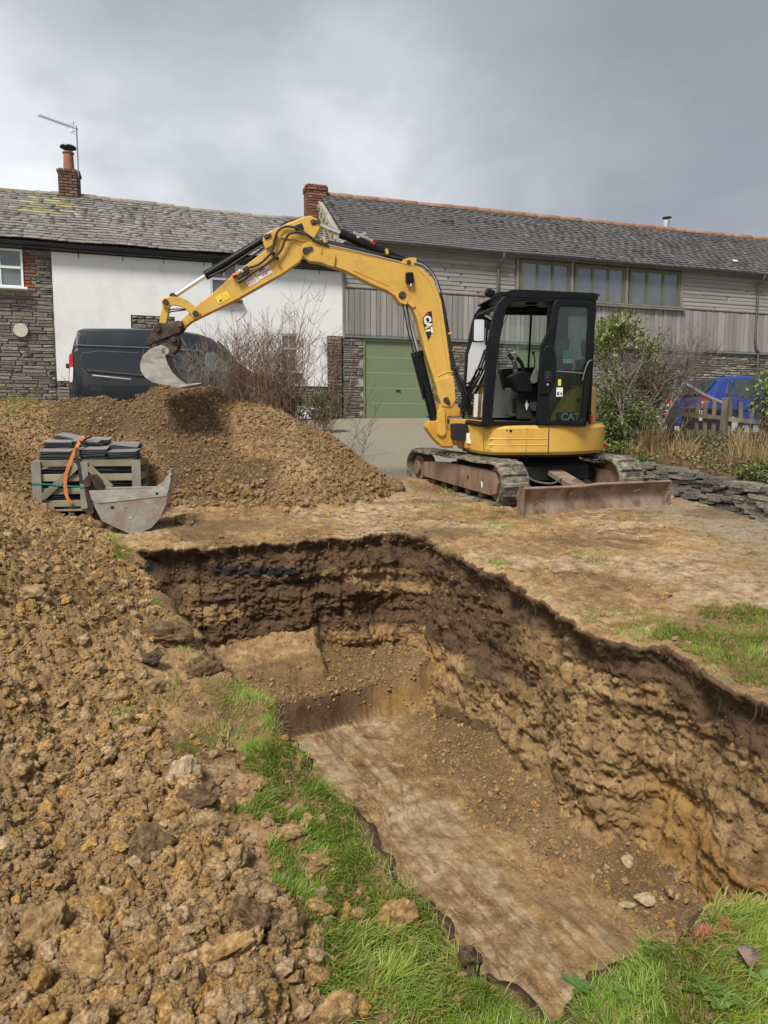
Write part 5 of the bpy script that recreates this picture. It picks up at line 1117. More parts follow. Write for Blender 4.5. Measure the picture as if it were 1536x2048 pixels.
mb = H(); mb.tube(spline([P3(1165, 760, DY + .05), P3(1172, 735, DY + .06), P3(1178, 723, DY + .06), P3(1184, 720, DY + .05)]), .008, 6); mb.build('grab_wire', M_greyp, dr, 60)
for (u0, v0, w_, h_, m_) in ((1137, 708, .125, .085, M_teal), (1137, 722, .125, .05, M_white)):
    o, M = sticker('window_sticker', u0, v0, w_, h_, 0, m_, dr, DY + .012)
o, M = sticker('safety_label', 1119, 784, .075, .10, 0, M_white, dr, DY + .026); mb = MB(); 
for k, (a, b, c, d) in enumerate(((-.016, -.018, .022, .035), (.018, -.02, .016, .03))): mb.box((a, b, .0016), (c, d, .001))
mb.build('pictogram', M_ink, o); o, M = sticker('safety_label', 1119, 765, .035, .07, 0, M_labely, dr, DY + .026)
# floor, sill, interior
mb = H(); mb.prism([(O3[0][0] - .03, .872), (O3[0][0] - .03, .90), (xr_, .90), (xr_, .872)], CY0, CY1 - .01); mb.build('cab_floor', M_greyp, cab)
mb = H(); sx = -.13; mb.prism(round_poly([(sx - .28, 1.02), (sx + .24, 1.02), (sx + .26, 1.12), (sx - .2, 1.14), (sx - .3, 1.16)], .03), .10, .60); seat = mb.build('seat', M_seat, cab, 40, bevel=.03)
mb = H(); mb.prism(round_poly([(sx - .20, 1.12), (sx - .08, 1.13), (sx - .18, 1.62), (sx - .27, 1.64)], .03), .12, .58); mb.build('backrest', M_seat, seat, 40, bevel=.03)
mb = H(); mb.prism(round_poly([(sx - .24, 1.66), (sx - .17, 1.66), (sx - .19, 1.86), (sx - .26, 1.86)], .03), .24, .46); mb.build('headrest', M_seat, seat, 40, bevel=.02)
mb = H(); mb.prism([(sx - .2, .90), (sx + .22, .90), (sx + .2, 1.02), (sx - .2, 1.02)], .14, .56); mb.build('seat_base', M_dark, seat, bevel=.01)
# left console tipped up with its lever, right console
plate('left_console', [(1020, 752), (1046, 742), (1062, 747), (1075, 748), (1077, 775), (1060, 785), (1036, 783), (1028, 774)], .50, .66, M_blk, cab, rnd_=.02)
mb = H(); mb.tube([P3(1032, 740, .58), P3(1028, 722, .58)], .025, 10); mb.tube([P3(1026, 720, .58), P3(1017, 708, .58)], .022, 10, .026); mb.tube([P3(1034, 752, .58), P3(1030, 738, .58)], .045, 10, .03); mb.build('joystick', M_rub, cab, 50, bevel=.003)
mb = H(); mb.tube([P3(1048, 744, .2), P3(1043, 726, .2), P3(1033, 715, .2)], .024, 8); mb.tube([P3(1068, 745, .3), P3(1070, 722, .3), P3(1067, 708, .3)], .008, 6); mb.cyl(P3(1067, 708, .3), P3(1066, 703, .3), .017, 8); mb.tube([P3(1086, 730, .35), P3(1089, 705, .35)], .03, 8, .02); mb.build('lever', M_rub, cab, 50)
plate('right_console', [(1002, 738), (1070, 734), (1080, 750), (1070, 800), (1038, 800), (1010, 775)], -.02, .1, M_blk, cab, ref=.1, rnd_=.02)
plate('kick_panel', [(990, 750), (1018, 745), (1035, 775), (1035, 835), (985, 836)], -.04, -.02, M_greyp, cab, ref=0, rnd_=.01)
plate('heater_box', [(1022, 775), (1036, 778), (1038, 832), (1018, 832)], .12, .36, M_greyp, cab, rnd_=.01)
gr = plate('vent_grille', [(1023, 796), (1034, 796), (1034, 825), (1023, 825)], .362, .366, M_greyp, cab)
for k in range(7): mb = H(); mb.box(P3(1028.5, 799 + k * 4, .37), (.058, .006, .008)); mb.build('slat', M_dark, gr)
mb = H(); mb.prism([P3(1053, 799, .57).xz, P3(1057, 810, .57).xz, P3(1053, 821, .57).xz, P3(1050, 810, .57).xz], .57, .574); mb.build('cable_tag', M_white, cab)
plate('seat_skirt', [(1036, 785), (1072, 780), (1072, 838), (1036, 838)], .50, .56, M_dark, cab)
plate('grey_lever_pad', [(1072, 735), (1077, 740), (1075, 765), (1064, 768), (1062, 758)], .66, .70, M_greyp, cab, rnd_=.02)
mb = H(); mb.tube(spline([P3(1005, 612, .3), P3(1020, 622, .3), P3(1040, 619, .3), P3(1060, 622, .3), P3(1095, 618, .3)]), .012, 6); mb.tube(spline([P3(1030, 618, .35), P3(1031, 627, .35), P3(1046, 628, .35), P3(1048, 618, .35)]), .007, 6); mb.box(P3(1062, 617, .3), (.12, .1, .05)); mb.build('headlining_wiring', M_blk, cab, 50)
mb = H(); mb.tube(spline([P3(1019, 625, .6), P3(1008, 645, .6), P3(1001, 665, .6)]), .004, 5); mb.build('thin_cable', M_blk, cab)
mb = H(); mb.box((O3[0][0] + .012, .55, zbot + .22), (.003, .16, .26), (0, -.03, 0)); mb.build('notice_sheet', M_white, cab)
# mirror
mb = H(); mc = P3(957, 661, .95); mb.prism(round_poly([(-.065 + 0, -.125), (.065, -.125), (.065, .125), (-.065, .125)], .025), -.02, .02, 'y'); mi = mb.build('mirror', M_blk, cab, 40, bevel=.006); mi.matrix_local = LH @ Matrix.Translation(mc) @ Matrix.Rotation(R(-10), 4, 'Z')@ LH.inverted()
mi.location = (LH @ Matrix.Translation(mc)).translation; mi.rotation_euler = (0, 0, R(6)); 
for v in mi.data.vertices: v.co = LH.inverted() @ v.co
mb = MB(); mb.prism(round_poly([(-.055, -.112), (.055, -.112), (.055, .112), (-.055, .112)], .02), -.026, -.021, 'y'); mg = mb.build('mirror_glass', M_mirror, mi)
mb = H(); mb.tube([P3(972, 690, .86), P3(975, 640, .86)], .012, 8); mb.tube(spline([P3(955, 643, .95), P3(955, 632, .95), P3(962, 629, .93), P3(980, 628, .86)], 4), .009, 8); mb.build('mirror_arm', M_blk, cab, 50)

# ------------------------------------------------------------------ BUILDINGS
FM = Matrix.Translation((-0.56, 18.5, 2.13)) @ Matrix.Rotation(R(17), 4, 'Z')
def tF(u, v, y=0.0): return pix_plane(u, v, FM, y)
M_slateC = mk('old_slate', [(0.10, 0.092, 0.078), (0.20, 0.185, 0.16), (0.34, 0.32, 0.285)], 7, 0.8, bump=0.3, bscale=40, rnd=0.20, dirt=(0.06, 0.054, 0.048), dscale=1.6, dlo=.50, dhi=.68, attr=True)
M_slateY = mk('lichen_slate', [(0.20, 0.18, 0.10), (0.33, 0.30, 0.15), (0.42, 0.36, 0.12)], 9, 0.85, bump=0.3, rnd=0.22, dirt=(0.10, 0.11, 0.03), dscale=2.5)
M_slateB = mk('barn_slate', [(0.060, 0.058, 0.058), (0.105, 0.100, 0.098), (0.19, 0.18, 0.172)], 5, 0.7, bump=0.12, bscale=40, rnd=0.13, dirt=(0.045, 0.04, 0.038), dscale=1.3, dlo=.50, dhi=.66, attr=True)
M_under = mk('roof_felt', [(0.02, 0.02, 0.02), (0.035, 0.033, 0.03)], 3, 0.9, bump=0)
M_ridge = mk('terracotta_ridge', [(0.18, 0.095, 0.06), (0.30, 0.155, 0.095), (0.38, 0.24, 0.155)], 5, 0.85, bump=0.2, rnd=0.22)
M_ridgeC = mk('grey_ridge', [(0.15, 0.125, 0.095), (0.26, 0.22, 0.17), (0.36, 0.31, 0.24)], 6, 0.85, bump=0.3, rnd=0.2)
M_render = mk('white_render', [(0.70, 0.70, 0.69), (0.78, 0.78, 0.77)], 0.9, 0.9, bump=0.25, bscale=25, bdist=0.01, dirt=(0.56, 0.555, 0.53), dscale=0.9, dlo=.50, dhi=.75, stretch=(1, 1, .5))
M_mortar = mk('mortar', [(0.28, 0.26, 0.215), (0.45, 0.41, 0.34)], 9, 0.95, bump=0.5, bscale=40)
M_stone = mk('wall_stone', [(0.11, 0.10, 0.082), (0.20, 0.182, 0.148), (0.34, 0.305, 0.24)], 6, 0.88, bump=0.5, bscale=35, bdist=0.02, rnd=0.42, dirt=(0.055, 0.05, 0.043), dscale=3, dlo=.52, dhi=.70, attr=True)
M_brick = mk('red_brick', [(0.15, 0.062, 0.040), (0.26, 0.110, 0.065)], 8, 0.9, bump=0.4, bscale=50, rnd=0.28, attr=True)
M_brickd = mk('sooty_brick', [(0.05, 0.040, 0.032), (0.13, 0.085, 0.06), (0.24, 0.125, 0.08)], 5, 0.9, bump=0.4, bscale=50, rnd=0.40)
M_clad = mk('weathered_larch', [(0.15, 0.14, 0.128), (0.25, 0.236, 0.218), (0.35, 0.335, 0.312)], 3.0, 0.85, bump=0.35, bscale=16, bdist=0.006, rnd=0.17, stretch=(0.5, 1, 6))
M_cladv = mk('weathered_larch_upright', [(0.16, 0.148, 0.134), (0.265, 0.248, 0.228), (0.37, 0.352, 0.325)], 3.0, 0.85, bump=0.35, bscale=16, bdist=0.006, rnd=0.20, stretch=(7, 1, 0.5))
M_green = mk('sage_green_paint', [(0.155, 0.19, 0.105), (0.17, 0.205, 0.115)], 2, 0.5, bump=0.03)
M_olive = mk('olive_frame', [(0.105, 0.105, 0.06), (0.145, 0.145, 0.085)], 4, 0.55, bump=0.05)
M_trim = mk('oak_trim', [(0.17, 0.155, 0.125), (0.26, 0.24, 0.20)], 5, 0.8, bump=0.2, stretch=(1, 1, .4))
M_gut = mk('black_gutter', [(0.012, 0.012, 0.013), (0.02, 0.02, 0.02)], 5, 0.4, bump=0)
M_zinc = mk('zinc_gutter', [(0.10, 0.095, 0.09), (0.15, 0.14, 0.135)], 5, 0.5, 0.4, bump=0.02)
M_lead = mk('lead_flashing', [(0.16, 0.17, 0.18), (0.24, 0.25, 0.26)], 5, 0.55, 0.2, bump=0.1)
M_upvc = mk('white_upvc', [(0.76, 0.77, 0.77), (0.80, 0.81, 0.81)], 2, 0.35, bump=0)
M_pane = mk('window_pane', [(0.10, 0.115, 0.12), (0.15, 0.165, 0.17)], 1.5, 0.05, 0.0, bump=0.02, bscale=1.5, bdist=0.05, spec=1.0, rvar=0.02)
M_pane2 = mk('sky_lit_pane', [(0.15, 0.16, 0.175), (0.24, 0.25, 0.265)], 0.8, 0.05, 0.45, bump=0.015, bscale=1.0, bdist=0.05, spec=1.0, rvar=0.02)
M_pot = mk('chimney_pot', [(0.24, 0.09, 0.055), (0.34, 0.14, 0.085)], 6, 0.8, bump=0.1)
M_steel = mk('stainless', [(0.5, 0.5, 0.5), (0.65, 0.65, 0.65)], 4, 0.3, 0.9, bump=0)
M_alu = mk('aerial_alu', [(0.22, 0.22, 0.23), (0.32, 0.32, 0.33)], 5, 0.5, 0.6, bump=0)
M_dish = mk('cream_plastic', [(0.46, 0.43, 0.34), (0.55, 0.51, 0.41)], 9, 0.7, bump=0.1)

def unit_block(name, mat, jit, seed, bev=True):
    flat = name == 'slate'
    rg = random.Random(seed); x = [(i * .5 + rg.uniform(-jit, jit) * .5, j * .5, k * .5 + rg.uniform(-jit, jit) * .5) for k in (-1, 1) for j in (-1, 1) for i in (-1, 1)]
    # front face (y = -.5) is a little smaller, so edges catch light
    x = x if flat else [(a * (.96 if b < 0 else 1), b, c * (.88 if b < 0 else 1)) for a, b, c in x]
    me = bpy.data.meshes.new(name); me.from_pydata(x, [], [(0, 2, 3, 1), (4, 5, 7, 6), (0, 1, 5, 4), (2, 6, 7, 3), (0, 4, 6, 2), (1, 3, 7, 5)])
    if mat: me.materials.append(mat)
    return me
class Pieces:
    """countable pieces of one kind: the largest in view become objects, the rest one joined part"""
    def __init__(s, name, mat, parent, jit=0.0, nvar=5, limit=300): s.name, s.mat, s.parent, s.limit = name, mat, parent, limit; s.items = []; s.me = [unit_block(name, mat, jit, 40 + i) for i in range(nvar)]
    def add(s, M, mat=None): s.items.append((M, mat))
    def finish(s):
        W = s.parent.matrix_world if s.parent.parent is None else s.parent.parent.matrix_world
        def size(it):
            M = it[0]; c = W @ M.translation - CAMP
            if c.y < 1: return 0
            u, v = c.x / c.y, c.z / c.y; vis = 1 if abs(u) < 0.56 and abs(v) < .9 else 0.02
            return vis * M.col[0].length * M.col[2].length / c.length_squared
        s.items.sort(key=size, reverse=True); vm = {}
        for i, (M, mat) in enumerate(s.items[:s.limit]):
            me = s.me[i % len(s.me)]
            if mat is not None:
                k = (i % len(s.me), mat.name)
                if k not in vm: m2 = me.copy(); m2.materials.clear(); m2.materials.append(mat); vm[k] = m2
                me = vm[k]
            place(s.name, me, s.parent, M=M)
        rest = s.items[s.limit:]
        if rest:
            V, F, rn = [], [], []
            for i, (M, mat) in enumerate(rest):
                me = s.me[i % len(s.me)]; b = len(V)
                for v in me.vertices: V.append(tuple(M @ v.co))
                for p in me.polygons: F.append([q + b for q in p.vertices])
                rn += [random.random()] * 6
            m2 = np_mesh(s.name + '_rest', V, F, s.mat, False, {'rnd': ('FACE', 'FLOAT', rn)}); o = bpy.data.objects.new('further_' + s.name + 's', m2); COL.objects.link(o); o.parent = s.parent; tag(o, kind='stuff')
def bxM(c, d, rot=(0, 0, 0)): return Matrix.Translation(c) @ Euler(rot).to_matrix().to_4x4() @ Matrix.Diagonal((*d, 1))
def stonework(P, s0, s1, z0, z1, y=-0.02, hmin=.045, hmax=.10, lmin=.12, lmax=.42, skip=None, dep=.05, rot=0.0):
    z = z0
    while z < z1 - .02:
        h = min(random.uniform(hmin, hmax), z1 - z); s = s0
        while s < s1 - .03:
            l = min(random.uniform(lmin, lmax) * (0.7 + h * 4), s1 - s)
            if s1 - s - l < .08: l = s1 - s
            cs, cz = s + l / 2, z + h / 2
            if not (skip and skip(cs, cz)):
                if h > .075 and random.random() < .25:
                    for q in (0, 1): P.add(bxM((cs, y + random.uniform(-.012, .012), z + h * (.25 + .5 * q)), (l - .012, dep, h / 2 - .010), (random.gauss(0, .01), random.gauss(0, .012), 0)))
                else: P.add(bxM((cs, y + random.uniform(-.014, .014), cz), (l - .022, dep, h - .017), (random.gauss(0, .01), random.gauss(0, .012) + rot, 0)))
            s += l
        z += h
def roof(P, s0, s1, e, r, rows, wmin, wmax, sag=None, matf=None, skip=None, thick=.014):
    """e, r = (y, z) of eaves and ridge"""
    ey, ez = e; ry, rz = r; L = math.hypot(ry - ey, rz - ez); sl = math.atan2(rz - ez, ry - ey); g = L / rows
    for i in range(rows):
        t = (i + .5) / rows; s = s0; first = random.uniform(.45, 1)
        while s < s1:
            w = random.uniform(wmin, wmax) * first; first = 1; cs = s + w / 2; s += w
            if cs - w / 2 < s0 - .02: continue
            if cs + w / 2 > s1 + .02: w = max(.05, s1 - (cs - w / 2)); cs = s1 - w / 2
            y = ey + (ry - ey) * t; z = ez + (rz - ez) * t + (sag(cs, t) if sag else 0)
            if skip and skip(cs, t): continue
            nz_ = thick * .6 + random.uniform(0, .003)
            M = Matrix.Translation((cs, y - math.sin(sl) * nz_, z + math.cos(sl) * nz_)) @ Matrix.Rotation(sl - .085 + random.gauss(0, .004), 4, 'X') @ Matrix.Rotation(random.gauss(0, .002), 4, 'Y') @ Matrix.Rotation(random.gauss(0, .006), 4, 'Z') @ Matrix.Diagonal((w - .006, g * 1.32, thick, 1))
            P.add(M, matf(cs, t) if matf else None)

# ---- barn
barn = empty('timber_clad_barn', 'long grey timber clad barn over stone with slate roof and green garage door', 'barn', M=FM)
BZ, CZ, SZ = 4.36, 2.05, 3.25; BS0, BS1 = -0.5, 17.5; RDG = (3.0, 6.47); EAV = (-0.24, 4.40)
mb = MB(); mb.prism([(0, -1.2), (0, 4.3), (3.0, 6.35), (6.0, 4.3), (6.0, -1.2)], BS0 + .02, BS1, 'x'); mb.build('wall', M_mortar, barn)
st = mk('gable_whitewash', [(0.24, 0.22, 0.18), (0.38, 0.36, 0.31), (0.14, 0.13, 0.11)], 4, 0.9, bump=0.3)
mb = MB(); mb.prism([(-.02, 3.6), (-.02, 4.32), (3.0, 6.36), (6, 4.3), (6, 3.6)], BS0 - .03, BS0 + .018, 'x'); mb.build('gable_wall', st, barn)
P = Pieces('gable_stone', M_slateY, barn, .1, 4)
for i in range(9):
    t = i / 9; P.add(bxM((BS0 - .05, 0.0 + 3.0 * t, 4.24 + 2.05 * t - .1), (.03, .26, .12), (R(34), 0, 0)))
P.finish()
mb = MB(); sl = math.atan2(RDG[1] - EAV[1], RDG[0] - EAV[0]); mb.prism([(EAV[0] + .03, EAV[1] - .03), (RDG[0], RDG[1] - .03), (6.24, 4.37), (6.24, 4.32), (RDG[0], RDG[1] - .09), (EAV[0] + .03, EAV[1] - .08)], BS0 + .14, BS1 + .1, 'x'); mb.build('roof', M_under, barn)
P = Pieces('slate', M_slateB, barn, .02, 6)
def streak(s, t): return None
roof(P, BS0 + .04, BS1, EAV, RDG, 22, .24, .30, sag=lambda s, t: .010 * math.sin(s * 1.3 + t * 3), thick=.009)
P.finish()
P = Pieces('ridge_tile', M_ridge, barn, .04, 4, 60); s = BS0 + .22
tile = MB(); tile.tube([(-.5, 0, 0), (.5, 0, 0)], 1, 10); tm_ = bpy.data.meshes.new('ridge_tile'); tm_.from_pydata([tuple(v) for v in tile.v], [], tile.f); tm_.materials.append(M_ridge); tm_.shade_smooth()
while s < BS1: place('ridge_tile', tm_, barn, (s + .2, RDG[0], RDG[1] - .045 + random.gauss(0, .004)), (random.gauss(0, .02), random.gauss(0, .008), 0), (.388, .13, .115 * random.uniform(.95, 1.05))); s += .40
# cladding
P = Pieces('cladding_board', M_clad, barn, .0, 2, 200)
wins = [(1037, 1137), (1148, 1247), (1257, 1357)]
WX = [(tF(a, 560)[0], tF(b, 580)[0]) for a, b in wins]; WZ1 = tF(1357, 546)[1] ; WZ0 = tF(1357, 619)[1]
n_ = 10
for k in range(n_):
    z0 = SZ + (BZ - SZ) * k / n_; h = (BZ - SZ) / n_; s = BS0 + .03
    while s < BS1:
        l = random.uniform(2.4, 4.2); e_ = min(s + l, BS1); segs = [(s, e_)]
        if z0 + h > WZ0 - .06 and z0 < WZ1 + .06:
            w0, w1 = WX[0][0] - .1, WX[2][1] + .1; segs = [(a, b) for a, b in ((s, min(e_, w0)), (max(s, w1), e_)) if b - a > .05]
        for a, b in segs: P.add(bxM(((a + b) / 2, -.028 + random.uniform(-.004, .004), z0 + h / 2), (b - a - .006, .026, h * 1.02), (R(-7), 0, 0)))
        s = e_
P.finish()
P = Pieces('upright_board', M_cladv, barn, .0, 2, 200); s = BS0 + .01
while s < BS1: 
    w = random.choice((.125, .15, .15, .16)); P.add(bxM((s + w / 2, -.05 + random.uniform(-.008, .008), (CZ + SZ) / 2 + random.uniform(-.006, .006)), (w - .012, .026, SZ - CZ + .03))); s += w
P.finish()
mb = MB(); mb.box(((BS0 + BS1) / 2, -.06, SZ + .02), (BS1 - BS0, .05, .035)); mb.build('drip_board', M_trim, barn)
mb = MB(); mb.box(((BS0 + BS1) / 2, -.065, CZ - .01), (BS1 - BS0, .07, .03)); mb.build('drip_flashing', M_lead, barn)
mb = MB(); mb.box((BS0 + .0, -.06, 3.1), (.05, .06, 2.2)); mb.build('corner_board', M_trim, barn)
# stone ground floor
GD0, GD1 = tF(727, 760)[0], tF(863, 760)[0]; D20, D21 = tF(1033, 720)[0], tF(1150, 720)[0]
P = Pieces('stone', M_stone, barn, .10, 7, 300)
stonework(P, BS0, BS1, -.1, CZ - .03, skip=lambda s, z: (GD0 - .04 < s < GD1 + .04 and z < 2.0) or (D20 - .04 < s < D21 + .04 and z < 2.0))
P.finish()
# garage door
def sect_door(s0, s1, z1, name, npan):
    mb = MB(); mb.box(((s0 + s1) / 2, .0, z1 + .035), (s1 - s0 + .1, .1, .07)); mb.box((s0 - .01, .0, z1 / 2), (.04, .1, z1)); mb.box((s1 + .01, 0, z1 / 2), (.04, .1, z1)); f = mb.build(name, M_green, barn, bevel=.004)
    for k in range(npan):
        h = z1 / npan; mb = MB(); mb.box(((s0 + s1) / 2, .012, h * (k + .5)), (s1 - s0 - .05, .03, h - .008)); mb.build('door_panel', M_green, f, bevel=.006)
sect_door(GD0 + .02, GD1 - .02, 1.95, 'garage_door', 5); mb = MB(); mb.box(((GD0 + GD1) / 2, -.02, .72), (.12, .03, .035)); mb.build('door_handle', M_gut, barn, bevel=.005)
sect_door(D20 + .02, D21 - .02, 1.95, 'garage_door', 5)
# window band
for (a, b) in WX:
    W = b - a; mb = MB(); fw = .045
    mb.ring([(a, WZ0), (b, WZ0), (b, WZ1), (a, WZ1)], [(a + fw, WZ0 + fw), (b - fw, WZ0 + fw), (b - fw, WZ1 - fw), (a + fw, WZ1 - fw)], -.075, -.01); wf = mb.build('window_frame', M_olive, barn, bevel=.003)
    for k in range(3):
        x0 = a + fw + (W - 2 * fw) * k / 3; x1 = a + fw + (W - 2 * fw) * (k + 1) / 3; mb = MB(); c = .035
        mb.ring([(x0 + .004, WZ0 + fw), (x1 - .004, WZ0 + fw), (x1 - .004, WZ1 - fw), (x0 + .004, WZ1 - fw)], [(x0 + c, WZ0 + fw + c), (x1 - c, WZ0 + fw + c), (x1 - c, WZ1 - fw - c), (x0 + c, WZ1 - fw - c)], -.065, -.02); mb.build('casement', M_olive, wf, bevel=.003)
        mb = MB(); mb.box(((x0 + x1) / 2, -.034, (WZ0 + WZ1) / 2), (x1 - x0 - 2 * c, .006, WZ1 - WZ0 - 2 * fw - 2 * c), (random.gauss(0, .008), 0, random.gauss(0, .012))); mb.build('pane', M_pane2, wf)
    mb = MB(); mb.box((b + .06, -.06, (WZ0 + WZ1) / 2), (.075, .05, WZ1 - WZ0 + .1)); mb.build('mullion_post', M_trim, wf, bevel=.003)
mb = MB(); mb.box((WX[0][0] - .06, -.06, (WZ0 + WZ1) / 2), (.075, .05, WZ1 - WZ0 + .1)); mb.build('mullion_post', M_trim, barn, bevel=.003)
mb = MB(); mb.box(((WX[0][0] + WX[2][1]) / 2, -.10, WZ0 - .035), (WX[2][1] - WX[0][0] + .3, .12, .045), (.08, 0, 0)); mb.build('window_sill', M_trim, barn, bevel=.004)
# gutters and downpipes
def gutter(s0, s1, y, z, mat, parent, r=.055, dz=0.0):
    mb = MB(); n = 8; vs_ = []; fs_ = []
    for s_, zz_ in ((s0, z), (s1, z + dz)):
        for k in range(n + 1): a = math.pi * k / n; vs_.append((s_, y - r * math.cos(a), zz_ - r * math.sin(a)))
        for k in range(n, -1, -1): a = math.pi * k / n; vs_.append((s_, y - (r - .006) * math.cos(a), zz_ - (r - .006) * math.sin(a)))
    m = 2 * (n + 1)
    for k in range(m): fs_.append((k, (k + 1) % m, m + (k + 1) % m, m + k))
    mb.add(vs_, fs_); return mb.build('gutter', mat, parent, 50)
gutter(BS0 + .05, BS1, -.30, 4.37, M_zinc, barn)
mb = MB(); mb.box(((BS0 + BS1) / 2, -.12, 4.33), (BS1 - BS0, .24, .03)); mb.build('soffit', M_trim, barn)
def pipe(pts, parent, mat=M_zinc, r=.035):
    mb = MB(); mb.tube(spline(pts, 4), r, 10); o = mb.build('downpipe', mat, parent, 50); return o
def F3(u, v, y): a, b = tF(u, v, y); return (a, y, b)
p0 = tF(1008, 520, -.30)[0]; pp = pipe([(p0, -.30, 4.30), (p0, -.28, 4.2), (p0 - .05, -.12, 4.02), (p0 - .06, -.10, 3.8), (p0 - .06, -.10, 2.0), (p0 - .06, -.09, .2)], barn)
p1 = tF(1528, 566, -.30)[0]; pp = pipe([(p1, -.30, 4.30), (p1, -.28, 4.2), (p1 - .02, -.12, 4.0), (p1 - .02, -.11, 3.4), (p1 - .02, -.11, 2.35), (p1 + .12, -.10, 2.1), (p1 + .13, -.09, 1.9), (p1 + .13, -.08, .1)], barn)
for s_ in (p0, p1): mb = MB(); mb.tube([(s_, -.30, 4.34), (s_, -.30, 4.22)], .06, 10, .04); mb.build('hopper', M_zinc, barn, 40)
# flue, roof vent
fs, fz = tF(1333, 456, 3.4); mb = MB(); mb.cyl((fs, 3.4, 6.1), (fs, 3.4, tF(1333, 441, 3.4)[1]), .10, 20); mb.cyl((fs, 3.4, 6.1), (fs, 3.4, 6.5), .14, 20, .11); fl = mb.build('flue', M_steel, barn, 40)
mb = MB(); zt_ = tF(1333, 434, 3.4)[1]; mb.cyl((fs, 3.4, zt_ - .03), (fs, 3.4, zt_), .16, 20, .14); mb.build('flue_cap', M_zinc, fl, 40)
vs2, vz2 = tF(1463, 525, .6); mb = MB(); mb.box((vs2, .45, 4.40 + .69 * .638 + .05), (.15, .12, .03), (sl, 0, 0)); mb.build('roof_vent', M_white, barn, bevel=.01)
# chimney at the joint
ca, cb2 = tF(616, 400, 2.75)[0], tF(653, 400, 2.75)[0]; cz1 = tF(634, 369, 2.75)[1]
ch = MB(); ch.box(((ca + cb2) / 2, 3.0, (cz1 + 5.0) / 2), (cb2 - ca - .03, .46, cz1 - 5.0 - .03)); ch = ch.build('chimney', M_mortar, barn)
P = Pieces('brick', M_brickd, ch, .03, 4, 260); P.parent = ch
def brick_stack(P, x0, x1, y0, y1, z0, z1, mat=None, top=None):
    z = z0; k = 0
    while z < z1 - .03:
        W = x1 - x0; D_ = y1 - y0; g = .012; ex_ = .03 if z > z1 - .16 else 0
        n = max(2, int(round(W / .23))); off = (k % 2) * .5
        for face in (0, 1, 2, 3):
            LL = W if face < 2 else D_; n = max(2, int(round(LL / .225))); edges = [0] + [min(max((i + off) / n, 0), 1) for i in range(n + 1)] + [1]; edges = sorted(set(edges))
            for a, b in zip(edges, edges[1:]):
                if b - a < .02: continue
                l = (b - a) * LL - g; m = (a + b) / 2 * LL; mt = mat or M_brickd
                if face == 0: P.add(bxM((x0 + m, y0 - ex_, z + .034), (l, .06, .062)), mt)
                elif face == 1: P.add(bxM((x0 + m, y1 + ex_, z + .034), (l, .06, .062)), mt)
                elif face == 2: P.add(bxM((x0 - ex_, y0 + m, z + .034), (.06, l, .060)), mt)
                else: P.add(bxM((x1 + ex_, y0 + m, z + .034), (.06, l, .060)), mt)
        z += .074; k += 1
brick_stack(P, ca, cb2, 2.76, 3.24, 5.15, cz1, M_brick); P.finish()
mb = MB(); mb.box(((ca + cb2) / 2, 3.0, cz1 + .0), (cb2 - ca + .02, .5, .03)); mb.tube([((ca + cb2) / 2, 3, cz1), ((ca + cb2) / 2, 3, cz1 + .06)], .07, 10); mb.build('capping', M_lead, ch, bevel=.01)

# ---- cottage
cot = empty('white_cottage', 'white cottage', 'cottage', M=FM)
cot['label'] = 'white rendered cottage with bare stone end, old mossy slate roof and terracotta chimney pot'
CE0, CE1 = -11.0, -.53; CRD = (2.6, 5.63); CEV = (-.22, 3.82)
csag = lambda s, t: .05 * math.sin(s * .75 + .6) * t + .012 * math.sin(s * 3.1 + t * 5) - .06 * sstep(-2.5, -.5, np.array(s)) * (1 - t)
mb = MB(); mb.prism([(0.02, -1.2), (0.02, 3.7), (2.6, 5.45), (5.2, 3.7), (5.2, -1.2)], CE0, CE1, 'x'); mb.build('wall', M_mortar, cot)
wl_s = tF(103, 500)[0]; wl_b = tF(115, 765)[0]; pier = tF(654, 720)[0]; WB = .78
wu = [tF(420, 521)[0], tF(474, 521)[0], tF(450, 600)[1], tF(450, 518)[1]]; wlw = [tF(561, 700)[0], tF(595, 700)[0], tF(580, 746)[1], tF(580, 668)[1]]
def clean_holes(s0, s1, z0, z1, holes, y0, y1, mat, name, parent):
    """a wall sheet with rectangular openings, cut into strips that butt end to end"""
    xs = sorted({s0, s1, *[h[0] for h in holes], *[h[1] for h in holes]}); mb = MB()
    for a, b in zip(xs, xs[1:]):
        zs = [z0]; 
        for h in sorted(holes, key=lambda q: q[2]):
            if h[0] <= a + 1e-6 and h[1] >= b - 1e-6: zs += [h[2], h[3]]
        zs.append(z1)
        for i in range(0, len(zs), 2):
            if zs[i + 1] - zs[i] > .01: mb.add([(x, y, z) for z in (zs[i], zs[i + 1]) for y in (y0, y1) for x in (a, b)], [(0, 2, 3, 1), (4, 5, 7, 6), (0, 1, 5, 4), (2, 6, 7, 3), (0, 4, 6, 2), (1, 3, 7, 5)])
    return mb.build(name, mat, parent)
HU = (wu[0], wu[1], wu[2], wu[3]); HL = (wlw[0], wlw[1], wlw[2], wlw[3])
LB = [tF(262, 645)[0], tF(350, 650)[0], tF(300, 659)[1], tF(300, 632)[1]]
rw = clean_holes((wl_s + wl_b) / 2, BS0 - .02, WB, 3.62, [HU, HL, (LB[0], LB[1], LB[2], LB[3]), (pier, BS0 - .02, WB, 2.04)], -.05, .0, M_render, 'white_render', cot)
